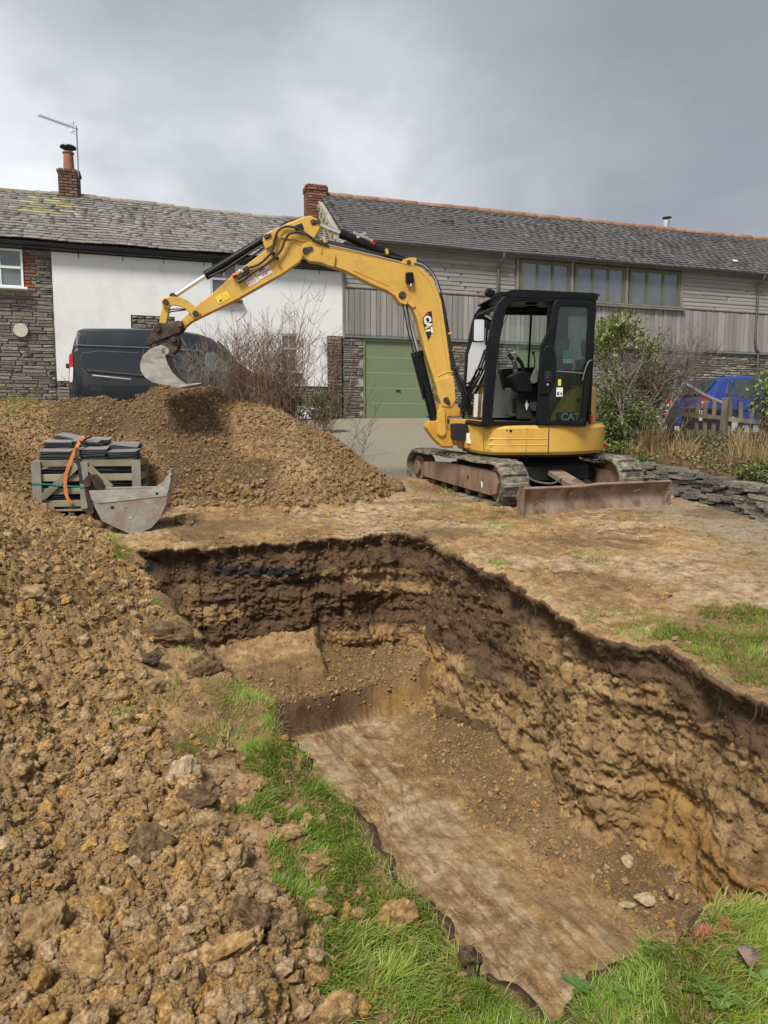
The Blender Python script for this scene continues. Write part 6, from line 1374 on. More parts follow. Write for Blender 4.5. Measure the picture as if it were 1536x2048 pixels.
# stone pier, plinth, blocked lintel, bare stone end
P = Pieces('stone', M_stone, cot, .10, 7, 300)
stonework(P, pier, BS0 - .04, -.1, 2.03); stonework(P, wl_b, pier, -.1, WB - .02); stonework(P, LB[0] + .02, LB[1] - .02, LB[2] + .01, LB[3] - .01, y=-.015, hmin=.10, hmax=.13, lmin=.1, lmax=.3)
cwx = [-9.6, tF(47, 540)[0], tF(47, 577)[1], tF(47, 500)[1]]
qx1 = tF(69, 540)[0]
stonework(P, CE0, wl_s - .02, -.1, 3.62, y=.0, lmin=.15, lmax=.5, skip=lambda s, z: (cwx[0] - .1 < s < cwx[1] and cwx[2] - .08 < z < cwx[3] + .05) or (cwx[1] - .05 < s < qx1 - .02 and cwx[2] - .1 < z < 3.6))
P.finish()
P = Pieces('brick', M_brick, cot, .03, 4, 80); z = cwx[2] - .05; k = 0
while z < 3.58:
    L2 = (qx1 - cwx[1]) * (1.0 if (k // 2) % 2 == 0 else .55); P.add(bxM((cwx[1] + .01 + L2 / 2, -.005, z + .036), (L2, .05, .062))); z += .077; k += 1
    if L2 < (qx1 - cwx[1]) * .8: P.add(bxM((cwx[1] + .03 + L2 + (qx1 - cwx[1] - L2) / 2, .0, z - .041), ((qx1 - cwx[1] - L2) * .8, .05, .060)), M_stone)
P.finish()
def sash(parent, s0, s1, z0, z1, y, nx=2, tr=.55, sill=True, mat=M_upvc, name='window'):
    mb = MB(); f = .045; mb.ring([(s0, z0), (s1, z0), (s1, z1), (s0, z1)], [(s0 + f, z0 + f), (s1 - f, z0 + f), (s1 - f, z1 - f), (s0 + f, z1 - f)], y - .03, y + .04); w = mb.build(name, mat, parent, bevel=.004)
    zm = z0 + (z1 - z0) * tr; mb = MB(); mb.box(((s0 + s1) / 2, y - .01, zm), (s1 - s0 - 2 * f, .06, .05)); mb.build('meeting_rail', mat, w)
    for k in range(1, nx): x = s0 + (s1 - s0) * k / nx; mb = MB(); mb.box((x, y - .0, (z0 + z1) / 2), (.022, .03, z1 - z0 - 2 * f)); mb.build('glazing_bar', mat, w)
    for k in range(nx):
        for a, b in ((z0 + f, zm - .025), (zm + .025, z1 - f)):
            xa = s0 + f + (s1 - s0 - 2 * f) * k / nx; xb = xa + (s1 - s0 - 2 * f) / nx; mb = MB(); mb.box(((xa + xb) / 2, y + .02, (a + b) / 2), (xb - xa - .012, .005, b - a), (random.gauss(0, .01), 0, random.gauss(0, .01))); mb.build('pane', M_pane, w)
    if sill: mb = MB(); mb.box(((s0 + s1) / 2 + .02, y - .09, z0 - .03), (s1 - s0 + .16, .22, .05)); mb.build('sill', M_stone if sill == 2 else mat, w, bevel=.006)
    return w
sash(cot, cwx[0], cwx[1], cwx[2], cwx[3], -.03, 4, .52, True); sash(cot, HU[0], HU[1], HU[2], HU[3], .0, 2, .5, 2); sash(cot, HL[0], HL[1], HL[2], HL[3], .0, 2, .62, 2)
mb = MB(); a, b = tF(42, 661, -.06); mb.cyl((a, -.10, b), (a, -.02, b), .15, 28); mb.build('round_cover', M_dish, cot, 40, bevel=.008)
mb = MB(); a, b = tF(616, 826, -.1); mb.box((a, -.12, .12), (.62, .12, .32)); mb.build('white_kerb', M_render, cot, bevel=.01)
mb = MB(); mb.prism([(CEV[0] + .03, CEV[1] - .03), (CRD[0], CRD[1] - .03), (5.44, 3.7), (5.44, 3.6), (CRD[0], CRD[1] - .1), (CEV[0] + .03, CEV[1] - .09)], CE0, CE1 - .02, 'x'); mb.build('roof', M_under, cot)
P = Pieces('slate', M_slateC, cot, .03, 6)
chs = tF(135, 400, 2.6)[0]
def lich(s, t):
    d = math.hypot((s - (tF(105, 430, 1.6)[0])) / .9, (t - .70) / .28)
    return M_slateY if d < .6 + random.uniform(-.25, .3) else None
roof(P, CE0, CE1 - .02, CEV, CRD, 19, .20, .38, csag, lich, thick=.018); P.finish()
s = CE0
while s < CE1 - .3: l = random.uniform(.32, .5); place('ridge_tile', tm_, cot, (s + l / 2, CRD[0], CRD[1] - .05 + float(csag(s, 1))), (0, random.gauss(0, .012), 0), (l * .97, .11, .10)).active_material = M_ridge; s += l
tmc = tm_.copy(); tmc.materials.clear(); tmc.materials.append(M_ridgeC)
for o in cot.children:
    if o.name.startswith('ridge_tile'): o.data = tmc
M_ = tm_.materials; M_[0] = M_ridge
gutter(CE0, CE1 - .02, -.27, 3.76, M_gut, cot, .06, -.06); mb = MB(); mb.box(((CE0 + CE1) / 2, -.10, 3.68), (CE1 - CE0, .24, .09)); mb.build('fascia', M_gut, cot)
for u in (155, 243, 325, 405, 635): a = tF(u, 505)[0]; mb = MB(); mb.tube([(a, -.2, 3.66), (a + .02, -.07, 3.64), (a + .02, -.06, 3.52)], .009, 5); mb.build('gutter_bracket', M_gut, cot)
# chimney with pot and cowl
x0, x1 = tF(117, 370, 2.35)[0], tF(157, 370, 2.35)[0]; z1 = tF(135, 336, 2.35)[1]
mb = MB(); mb.box(((x0 + x1) / 2, 2.6, (z1 + 5.0) / 2), (x1 - x0 - .05, .42, z1 - 5.0 - .04)); ch = mb.build('chimney', M_mortar, cot)
P = Pieces('brick', M_brickd, ch, .06, 4, 200); brick_stack(P, x0 + .02, x1 - .02, 2.36, 2.84, 5.35, z1, None); P.finish()
mb = MB(); mb.prism([(x0 - .04, 5.30), (x1 + .04, 5.30), (x1 - .0, 5.50), (x0 + .0, 5.50)], 2.30, 2.90); mb.build('lead_apron', M_lead, ch, bevel=.005)
xc = (x0 + x1) / 2; zp = tF(135, 305, 2.6)[1]; mb = MB(); mb.tube([(xc, 2.6, z1 - .03), (xc, 2.6, z1 + .04), (xc, 2.6, zp - .04), (xc, 2.6, zp - .03), (xc, 2.6, zp)], [.135, .135, .115, .14, .14], 20); pt = mb.build('chimney_pot', M_pot, ch, 35)
zc_ = tF(135, 295, 2.6)[1]; mb = MB()
for k in range(4): a = k * math.pi / 2 + .6; mb.tube([(xc + .1 * math.cos(a), 2.6 + .1 * math.sin(a), zp - .05), (xc + .1 * math.cos(a), 2.6 + .1 * math.sin(a), zc_)], .010, 5)
mb.build('cowl_leg', M_gut, pt); mb = MB(); mb.tube([(xc, 2.6, zc_ - .01), (xc, 2.6, zc_ + .02), (xc, 2.6, zc_ + .05)], [.20, .19, .04], 20); mb.build('cowl', M_gut, pt, 30)
# aerial on the chimney
ae = empty('tv_aerial', 'thin television aerial on a tall mast beside the chimney pot', 'aerial', M=FM)
ax, az = tF(153, 256, 2.3); _, az0 = tF(153, 345, 2.3); mb = MB(); mb.cyl((ax, 2.3, az0 - .1), (ax, 2.3, az + .05), .016, 8); mb.build('mast', M_alu, ae, 40)
tipx, tipz = tF(78, 231, 1.6); mb = MB(); A_0 = Vector((ax, 2.3, az - .02)); A_1 = Vector((tipx, 1.6, tipz)); mb.tube([A_0 + (A_0 - A_1) * .04, A_1], .010, 6); mb.build('boom', M_alu, ae)
dd = (A_1 - A_0).normalized(); pr = dd.cross(Vector((0, 0, 1))).normalized()
for k in range(17):
    p = A_0 + (A_1 - A_0) * (.16 + .84 * k / 16); hl = .10 if k else .16; mb = MB(); mb.tube([p - pr * hl, p + pr * hl], .005, 5); mb.build('element', M_alu, ae)
for sg in (-1, 1): mb = MB(); p = A_0 + (A_1 - A_0) * .10; mb.tube([p, p + Vector((-.02, 0, sg * .16)) + dd * -.05], .006, 5); mb.tube([p + Vector((0, 0, sg * .1)) - pr * .12, p + Vector((0, 0, sg * .1)) + pr * .12], .006, 5); mb.build('reflector', M_alu, ae)

# ------------------------------------------------------------------ dry stone wall and planted bed on the right
wallp = [(4.72, 4.6), (4.22, 6.0), (3.87, 7.1), (3.50, 8.6), (3.28, 9.5), (3.14, 10.5), (3.22, 11.4)]
M_dry = mk('dry_wall_stone', [(0.09, 0.083, 0.066), (0.20, 0.185, 0.145), (0.44, 0.41, 0.33)], 7, 0.9, bump=0.7, bscale=30, bdist=0.02, rnd=0.32, dirt=(0.05, 0.055, 0.03), dscale=4, dlo=.52, dhi=.68, attr=True)
dw = empty('dry_stone_wall', 'low dry stone retaining wall of thin grey stones beside the excavator blade', 'stone wall', loc=(3.87, 7.1, float(base_z(np.array(3.87), np.array(7.1)))))
bpy.context.view_layer.update()
dwo = Vector(dw.location)
P = Pieces('stone', M_dry, dw, .22, 9, 300); P.parent = dw
bk = MB()
for i in range(len(wallp) - 1):
    a = Vector((*wallp[i], 0)); b = Vector((*wallp[i + 1], 0)); L = (b - a).length; d = (b - a) / L; nrm_ = Vector((-d.y, d.x, 0)); nrm_ = -nrm_ if nrm_.x > 0 else nrm_
    s_ = 0; h0 = 0; k = 0; ang_ = math.atan2(d.y, d.x)
    while h0 < .31:
        hh = random.uniform(.028, .062) if h0 < .27 else random.uniform(.05, .075); s_ = random.uniform(-.1, 0)
        while s_ < L:
            l = random.uniform(.12, .34) * (1 if h0 < .28 else 1.35); c = a + d * (s_ + l / 2); zb = float(base_z(np.array(c.x), np.array(c.y)))
            p = c + nrm_ * random.uniform(-.03, .03) + Vector((0, 0, zb + h0 + hh / 2 - .02)) - dwo
            P.add(Matrix.Translation(p) @ Matrix.Rotation(ang_ + random.gauss(0, .05), 4, 'Z') @ Matrix.Rotation(random.gauss(0, .03), 4, 'Y') @ Matrix.Rotation(random.gauss(0, .06) + (math.pi if d.y > 0 else 0) * 0, 4, 'X') @ Matrix.Diagonal((l * .96, random.uniform(.16, .24), hh * .94, 1))); s_ += l + .004
        h0 += hh * .98
    zb = [float(base_z(np.array(q.x), np.array(q.y))) for q in (a, b)]; o_ = -nrm_ * .12
    bk.add([a + o_ + Vector((0, 0, zb[0] - .2)) - dwo, b + o_ + Vector((0, 0, zb[1] - .2)) - dwo, b + o_ + Vector((0, 0, zb[1] + .33)) - dwo, a + o_ + Vector((0, 0, zb[0] + .33)) - dwo,
            a + o_ * 1.6 + Vector((0, 0, zb[0] - .2)) - dwo, b + o_ * 1.6 + Vector((0, 0, zb[1] - .2)) - dwo, b + o_ * 1.6 + Vector((0, 0, zb[1] + .31)) - dwo, a + o_ * 1.6 + Vector((0, 0, zb[0] + .31)) - dwo], [(0, 1, 2, 3), (4, 7, 6, 5), (0, 4, 5, 1), (3, 2, 6, 7)])
P.finish(); bk.build('core', M_clodturf, dw)

# ------------------------------------------------------------------ plants
def sz1(x, y): return float(surf(np.array([x]), np.array([y]))[0][0])
def limb_mesh(name, segs, mat, parent, n=4, kind=None):
    A = np.array([s[0][:] for s in segs]); B = np.array([s[1][:] for s in segs]); ra = np.array([s[2] for s in segs]); rb = np.array([s[3] for s in segs])
    d = B - A; d /= np.linalg.norm(d, axis=1)[:, None] + 1e-9; up = np.where(np.abs(d[:, 2:3]) > .9, [[1., 0, 0]], [[0, 0, 1.]]); u = np.cross(d, up); u /= np.linalg.norm(u, axis=1)[:, None]; v = np.cross(d, u)
    V = []
    for P0, r in ((A, ra), (B, rb)):
        for k in range(n): t = 2 * math.pi * k / n; V.append(P0 + (u * math.cos(t) + v * math.sin(t)) * r[:, None])
    V = np.stack(V, 1).reshape(-1, 3); b = np.arange(len(A))[:, None] * 2 * n
    F = np.concatenate([b + np.array([k, (k + 1) % n, n + (k + 1) % n, n + k]) for k in range(n)])
    me = np_mesh(name, V, F, mat, True, {'rnd': ('FACE', 'FLOAT', np.tile(RNG.random(len(A)), n))}); o = bpy.data.objects.new(name, me); COL.objects.link(o); o.parent = parent
    if kind: tag(o, kind=kind)
    return o
def grow(p, d, L, r, depth, segs, tips, bend=.25, split=(2, 3), spread=.55, ratio=.72, up=.15):
    k = 3; q = Vector(p); d = Vector(d).normalized()
    for i in range(k):
        d2 = (d + Vector((random.gauss(0, bend), random.gauss(0, bend), random.gauss(0, bend) * .6 + up)) * .4).normalized(); e = q + d2 * L / k; r2 = r * (1 - .28 * (i + 1) / k); segs.append((q.copy(), e.copy(), r * (1 - .28 * i / k), r2)); q, d = e, d2
        if depth > 0 and i > 0 and random.random() < .5: dd = (d + Vector((random.gauss(0, 1), random.gauss(0, 1), random.gauss(0, .5))) * spread).normalized(); grow(q, dd, L * ratio * .8, r * .5, depth - 1, segs, tips, bend, split, spread, ratio, up)
    if depth > 0:
        for _ in range(random.randint(*split)): dd = (d + Vector((random.gauss(0, 1), random.gauss(0, 1), random.gauss(0, .6))) * spread).normalized(); grow(q, dd, L * ratio * random.uniform(.7, 1.1), r * .62, depth - 1, segs, tips, bend, split, spread, ratio, up)
    else: tips.append((q, d))
def leaves(name, C, L, W, mat, parent, rnd, droop=.3, single=0, outc=None):
    """folded leaf blades; the nearest `single` become objects named leaf"""
    n = len(C); a = RNG.uniform(0, 2 * np.pi, n); e = RNG.uniform(-.5, .9, n) - droop
    D = np.stack([np.cos(a) * np.cos(e), np.sin(a) * np.cos(e), np.sin(e)], -1)
    if outc is not None: o_ = C - np.array(outc); o_ /= np.linalg.norm(o_, axis=1)[:, None] + 1e-6; D = D + o_ * .8; D /= np.linalg.norm(D, axis=1)[:, None]
    S = np.cross(D, np.array([0, 0, 1.]) + RNG.normal(0, .35, (n, 3))); S /= np.linalg.norm(S, axis=1)[:, None] + 1e-6; N = np.cross(S, D)
    L = L * RNG.uniform(.65, 1.2, n)[:, None]; W = W * RNG.uniform(.75, 1.15, n)[:, None]
    pts = [C, C + D * L * .35 + S * W * .8 + N * W * .25, C + D * L * .5, C + D * L * .35 - S * W * .8 + N * W * .25, C + D * L * .75 + S * W * .6 - N * L * .06 + N * W * .2, C + D * L - N * L * .15, C + D * L * .75 - S * W * .6 - N * L * .06 + N * W * .2]
    V = np.stack(pts, 1); Fl = np.array([(0, 1, 2, 3), (1, 4, 5, 2), (3, 2, 5, 6)])
    near = np.zeros(n, bool)
    if single:
        d2 = np.linalg.norm(C - np.array(CAMP), axis=1) + 0; near[np.argsort(d2)[:single]] = True
        for i in np.nonzero(near)[0]:
            me = bpy.data.meshes.new('leaf'); me.from_pydata(V[i].tolist(), [], Fl.tolist()); me.materials.append(mat); at = me.attributes.new('rnd', 'FLOAT', 'POINT'); at.data.foreach_set('value', np.full(7, rnd[i], np.float32)); place('leaf', me, parent)
    k = ~near; Vr = V[k].reshape(-1, 3); m = k.sum(); F = (np.arange(m)[:, None, None] * 7 + Fl[None]).reshape(-1, 4)
    me = np_mesh(name, Vr, F, mat, True, {'rnd': ('POINT', 'FLOAT', np.repeat(rnd[k], 7))}); o = bpy.data.objects.new(name, me); COL.objects.link(o); o.parent = parent; tag(o, kind='stuff'); return o
M_bark = mk('pale_bark', [(0.09, 0.078, 0.058), (0.19, 0.168, 0.13), (0.32, 0.29, 0.235)], 14, 0.9, bump=0.3, rnd=0.2, attr=True)
M_barkd = mk('brown_twigs', [(0.11, 0.062, 0.040), (0.20, 0.125, 0.080), (0.30, 0.20, 0.13)], 14, 0.9, bump=0.2, rnd=0.35, attr=True)
M_barkr = mk('reddish_twigs', [(0.12, 0.06, 0.05), (0.20, 0.11, 0.09)], 14, 0.9, bump=0.2, rnd=0.3, attr=True)
M_laurel = leafy('evergreen_leaves', [(0.03, 0.055, 0.014), (0.085, 0.125, 0.03), (0.17, 0.215, 0.06), (0.29, 0.33, 0.10), (0.46, 0.46, 0.17)], 0.35, 0.22)
M_straw = leafy('straw', [(0.16, 0.10, 0.045), (0.28, 0.19, 0.08), (0.42, 0.31, 0.15), (0.55, 0.44, 0.24)], 0.8, 0.2)
M_deadl = leafy('dead_leaves', [(0.10, 0.055, 0.03), (0.20, 0.115, 0.065), (0.30, 0.19, 0.11)], 0.8, 0.15)
def sub_empty(name, lab, cat, u=None, v=None, Y=None, loc=None):
    p = Vector(loc) if loc else None
    if p is None: q = pix_depth(u, v, Y); p = Vector((q.x, Y, sz1(q.x, Y)))
    o = empty(name, lab, cat, loc=(0, 0, 0)); return o, p
# evergreen shrub behind the machine
sh, p = sub_empty('evergreen_shrub', 'big leafy evergreen shrub with yellowish leaves right behind the cab', 'shrub', 1262, 900, 10.9)
blobs = []; rr0 = []
for (u, v, ru, rv, yy, n) in ((1215, 690, 46, 60, 10.9, 1500), (1245, 660, 45, 38, 10.9, 900), (1270, 720, 50, 70, 11.0, 1300), (1300, 700, 34, 40, 11.0, 330), (1228, 850, 44, 55, 10.5, 1500), (1272, 850, 48, 50, 10.6, 1200), (1212, 780, 40, 50, 10.6, 1000), (1310, 800, 40, 60, 11.1, 420), (1290, 770, 50, 60, 11.0, 600)):
    c = pix_depth(u, v, yy); sx = ru / FPX * yy; szv = rv / FPX * yy; q = RNG.normal(size=(n, 3)); q /= np.linalg.norm(q, axis=1)[:, None]; q *= (RNG.random(n) ** .5)[:, None]
    q = q * np.array([sx, .38, szv]) + np.array(c); k = fbm(q[:, 0] * 3.5, q[:, 1] * 3.5, q[:, 2] * 3.5, o=2, s=150) > -.09; q = q[k]; blobs.append(q); rr0.append(np.clip(RNG.normal(.36, .18, len(q)) + .25 * (q[:, 2] > 2.7) + (.30 if (u, v) == (1212, 780) else 0) * (RNG.random(len(q)) < .6), 0, 1))
C = np.concatenate(blobs); rn = np.concatenate(rr0); leaves('foliage', C, .078, .017, M_laurel, sh, rn, .15, 240, (p.x, p.y + .2, 2.2))
segs = []; tips = []
for k in range(5): grow(p + Vector((random.uniform(-.4, .4), random.uniform(-.2, .2), -.05)), (random.gauss(0, .3), 0, 1), .75, .022, 3, segs, tips)
limb_mesh('branches', segs, M_bark, sh)
# bare tree among it
def bare(name, lab, cat, base_list, L, r, depth, mat, spread=.5, up=.2, dirx=(-.5, .5), n=4, bend=.25, ratio=.72, split=(2, 3)):
    o = empty(name, lab, cat, loc=(0, 0, 0)); segs = []; tips = []
    for b in base_list: grow(b, (random.uniform(*dirx), random.gauss(0, .18), 1), L * random.uniform(.8, 1.15), r, depth, segs, tips, bend, split, spread, ratio, up)
    k = max(1, len(segs) // 12); stems = [s for s in segs if s[2] > r * .5]; rest = [s for s in segs if s[2] <= r * .5]
    if stems: limb_mesh('stem', stems, mat, o, 6)
    if rest: limb_mesh('twigs', rest, mat, o, n, 'stuff')
    return o, tips
def bases(u, v, Y, n, w): q = pix_depth(u, v, Y); return [Vector((q.x + random.gauss(0, w), Y + random.gauss(0, w * .6), 0)) for _ in range(n)]
def grounded(B): return [Vector((b.x, b.y, sz1(b.x, b.y) - .03)) for b in B]
random.seed(21)
bt, tips = bare('bare_tree', 'leafless pale-barked small tree spreading in front of the barn stone wall', 'tree', grounded(bases(1295, 890, 10.6, 3, .10)), .80, .026, 5, M_bark, .52, .16, (-.5, .65), 3)
random.seed(5)
bt2, t2 = bare('bare_shrub', 'leafless tangled grey shrub left of the picket fence', 'shrub', grounded(bases(1318, 890, 11.0, 5, .16)), .55, .010, 5, M_barkd, .58, .12, (-.5, .6), 3)
bt3, t3 = bare('bare_shrub', 'fine reddish leafless shrub below the right end of the window band', 'shrub', grounded(bases(1345, 880, 12.4, 3, .20)), .70, .009, 5, M_barkr, .45, .30, (-.4, .5), 3)
bt4, t4 = bare('bare_shrub', 'pale forked bare branches growing through the evergreen shrub', 'shrub', grounded(bases(1262, 905, 10.2, 2, .12)), .75, .020, 4, M_bark, .50, .18, (-.6, .3), 3)
# left twiggy bush before the stone end
random.seed(9)
q = [Vector((x, 9.9 + random.uniform(-.3, .5), 1.35)) for x in np.linspace(-6.1, -4.5, 15)]
b1, t1 = bare('bare_shrub', 'tan leafless bush against the bare stone end of the cottage', 'shrub', q, .42, .010, 4, M_barkd, .6, .05, (-.6, .6), 3)
# bushes between heap and cottage: long upright whips over a dense tangle
def whips(name, lab, spec, mat, lean=.12):
    o = empty(name, lab, 'shrub', loc=(0, 0, 0)); segs = []
    for (u, vtop, Y, n, w, zb) in spec:
        for _ in range(n):
            q = pix_depth(u, vtop, Y); x = q.x + random.gauss(0, w); p = Vector((x, Y + random.gauss(0, .2), zb)); top = q.z - abs(random.gauss(0, .28)); H_ = top - zb; d = Vector(((x - q.x) * .35 + random.gauss(0, lean), random.gauss(0, .1), 1)); r = random.uniform(.0045, .008); k = 8
            for i in range(k):
                d2 = d + Vector((random.gauss(0, .07), random.gauss(0, .07), 0)); e = p + d2 * (H_ / k); segs.append((p.copy(), e.copy(), r * (1 - i / k * .7), r * (1 - (i + 1) / k * .7)))
                for _q in range(2 if i > 0 and i < 7 else 0):
                    s_ = random.choice((-1, 1)); f = e.copy(); dd = Vector((s_ * random.uniform(.3, .9), random.gauss(0, .4), random.uniform(.2, .8)))
                    for j in range(3): g = f + dd * random.uniform(.04, .10) + Vector((0, 0, .02)); segs.append((f.copy(), g.copy(), .0036, .0022)); f = g; dd = dd + Vector((random.gauss(0, .4), random.gauss(0, .4), .2))
                p, d = e, d2
    limb_mesh('stem', segs[:len(segs) // 3], mat, o, 3, 'stuff'); limb_mesh('twigs', segs[len(segs) // 3:], mat, o, 3, 'stuff'); return o
random.seed(31)
whips('bare_shrub', 'dense brown leafless bush right of the raised bucket, before the van bonnet', [(475, 655, 11.6, 34, .22, 1.2), (505, 640, 11.6, 40, .20, 1.2), (455, 600, 11.8, 8, .2, 1.2), (500, 585, 11.8, 8, .25, 1.2), (455, 660, 11.6, 8, .15, 1.2)], M_barkd)
whips('bare_shrub', 'tan leafless bush with the tallest whips in front of the white wall', [(562, 660, 11.4, 80, .15, 1.2), (548, 645, 11.4, 24, .16, 1.2), (565, 540, 11.6, 4, .06, 1.2), (577, 535, 11.6, 3, .05, 1.2), (545, 590, 11.6, 5, .2, 1.2), (600, 590, 11.6, 3, .1, 1.2)], M_barkd)
whips('bare_shrub', 'small grey bare bush just behind the raised bucket', [(385, 690, 10.8, 16, .13, 1.6), (405, 700, 10.8, 14, .13, 1.6), (370, 670, 10.8, 5, .1, 1.6)], M_bark)
whips('bare_shrub', 'thin reddish stems low before the cottage plinth', [(600, 760, 11.0, 14, .25, 1.1), (640, 740, 11.6, 5, .3, 1.1), (612, 690, 11.6, 3, .12, 1.1), (660, 790, 11.8, 6, .3, 1.1)], M_barkr, .2)
# climber on the pier
random.seed(3); cl = empty('bare_climber', 'leafless climber clinging to the stone pier between cottage and barn', 'climber', loc=(0, 0, 0)); segs = []; tips = []
for k in range(7):
    a0 = FM @ Vector((random.uniform(pier + .08, BS0 + .02), -.10, .0)); p = a0.copy(); d = Vector((random.gauss(0, .08), 0, 1))
    for i in range(12):
        d = Vector((d.x * .6 + random.gauss(0, .13), 0, 1)); e = p + d * .165; e.y = (FM @ Vector(((FM.inverted() @ e).x, -.10 - random.random() * .05, 0))).y; segs.append((p.copy(), e.copy(), .016 - .0009 * i, .015 - .0009 * i))
        for _ in range(2): f = e + Vector((random.gauss(0, .13), random.uniform(-.06, .0), random.gauss(.03, .09))); segs.append((e.copy(), f, .005, .003)); g = f + Vector((random.gauss(0, .1), 0, random.gauss(.02, .06))); segs.append((f, g, .0035, .002))
        p = e
limb_mesh('stem', segs, M_barkd, cl, 4, 'stuff')
# low green things by the wall foot
def bushlet(name, lab, u, v, Y, rx, rz, n, L, W, rnm, cat='shrub', mat=None, z0=None, single=0):
    o = empty(name, lab, cat, loc=(0, 0, 0)); c = pix_depth(u, v, Y); q = RNG.normal(size=(n, 3)); q /= np.linalg.norm(q, axis=1)[:, None]; q *= (RNG.random(n) ** .45)[:, None]; q = q * np.array([rx, rx * .7, rz]) + np.array(c)
    leaves('foliage', q, L, W, mat or M_laurel, o, np.clip(RNG.normal(rnm, .18, n), 0, 1), .1, single, tuple(c)); segs = []
    zb = sz1(c.x, Y) if z0 is None else z0
    for _ in range(9): e = Vector(q[random.randrange(n)]); b_ = Vector((c.x + random.gauss(0, rx * .3), c.y, zb)); m_ = (b_ + e) / 2 + Vector((random.gauss(0, .05), 0, 0)); segs += [(b_, m_, .008, .006), (m_, e, .006, .003)]
    limb_mesh('stem', segs, M_barkd, o, 4); return o
bushlet('evergreen_shrub', 'small dark green shrub at the foot of the stone pier by the garage', 645, 815, 15.2, .35, .34, 900, .09, .026, .35)
bushlet('evergreen_shrub', 'dark green bush low behind the right tip of the heap', 575, 815, 11.4, .30, .22, 500, .07, .018, .28)
bushlet('evergreen_shrub', 'light green leafy bush at the right edge in front of the car', 1535, 790, 10.4, .30, .36, 620, .085, .022, .6)
bushlet('fern', 'ferny dark green clump at the right edge on top of the low wall', 1525, 945, 7.6, .28, .13, 700, .05, .013, .38, 'fern')
bushlet('ivy', 'yellow-green low plant on the wall top under the bare tree', 1385, 925, 9.0, .16, .07, 320, .05, .016, .85, 'plant')
bushlet('ivy', 'ivy trailing over the left end of the low wall', 1300, 925, 9.3, .30, .08, 420, .05, .018, .45, 'plant')
bushlet('ivy', 'small ivy patch along the middle of the wall top', 1450, 945, 8.4, .30, .08, 520, .05, .017, .55, 'plant')
bushlet('ivy', 'glossy ivy at the right end of the wall top', 1500, 965, 7.8, .22, .07, 420, .05, .017, .5, 'plant')
bushlet('ivy', 'ivy clump between the excavator tail and the wall', 1232, 900, 9.9, .25, .12, 420, .06, .018, .45, 'plant')
# dry grass tussocks (each a plant) and leaf litter
def tussock(name, lab, u, v, Y, n, L, sp, rlo, rhi, cat='grass clump', w=.0035, lean=.55):
    q = pix_depth(u, v, Y); x = q.x + RNG.normal(0, sp, n); y = Y + RNG.normal(0, sp * .5, n); z = surf(x, y)[0]
    V, F, rn = blades(x, y, z - .02, L * RNG.uniform(.45, 1.15, n), np.full(n, w), RNG.uniform(rlo, rhi, n), lean); me = np_mesh(name, V, F, M_straw, False, {'rnd': ('POINT', 'FLOAT', rn)})
    o = bpy.data.objects.new(name, me); COL.objects.link(o); tag(o, lab, cat, 'dry grass clumps in the bed')
for i, (u, v, Y, n, L, sp, lo, hi, lab) in enumerate(((1298, 895, 9.9, 200, .55, .07, 0, .55, 'tall rust-brown grass clump at the foot of the bare tree'), (1375, 905, 9.6, 90, .40, .07, .5, 1, 'straw-coloured grass clump in front of the fence left of its post'),
    (1335, 910, 9.6, 110, .28, .14, .2, .8, 'brown grass clump between the bare tree and the straw clump'), (1262, 905, 9.8, 130, .30, .12, .2, .9, 'short dry grass clump behind the right track'), (1510, 925, 9.0, 100, .50, .10, .2, .9, 'long dry stems at the right edge before the car'), (1478, 920, 9.2, 80, .55, .08, .3, 1, 'dry upright stems right of the fence post'), (1405, 915, 9.5, 90, .16, .16, 0, .5, 'dead red-brown bracken under the fence'))):
    tussock('dry_grass', lab, u, v, Y, n, L, sp, lo, hi)
n = 5200; x = RNG.uniform(3.1, 6.6, n); y = RNG.uniform(5.0, 12.2, n); k = poly_sd(x, y, BED) > .02; x, y = x[k], y[k]; z = surf(x, y)[0]
leaves('leaf_litter', np.stack([x, y, z + .01 + RNG.random(len(x)) * .05], -1), .055, .018, M_deadl, None, RNG.random(len(x)), 0)
n = 9000; x = RNG.uniform(3.1, 6.6, n); y = RNG.uniform(5.0, 12.2, n); k = (poly_sd(x, y, BED) > .0) & (fbm(x * 2.5, y * 2.5, o=3, s=160) > -.03); x, y = x[k], y[k]; z = surf(x, y)[0]
leaves('ground_cover', np.stack([x, y, z + .02 + RNG.random(len(x)) * .10], -1), .05, .016, M_laurel, None, np.clip(RNG.normal(.42, .2, len(x)), 0, 1), -.3)
n = 1600; x = RNG.uniform(3.1, 6.6, n); y = RNG.uniform(7.0, 12.2, n); k = (poly_sd(x, y, BED) > .1) & (fbm(x * 1.8, y * 1.8, o=3, s=161) > 0); x, y = x[k], y[k]; z = surf(x, y)[0]
V, F, rn = blades(x, y, z, RNG.uniform(.06, .24, len(x)), np.full(len(x), .0022), RNG.random(len(x)), .8); me = np_mesh('dead_stems', V, F, M_straw, False, {'rnd': ('POINT', 'FLOAT', rn)}); o = bpy.data.objects.new('dead_stems', me); COL.objects.link(o); tag(o, kind='stuff')

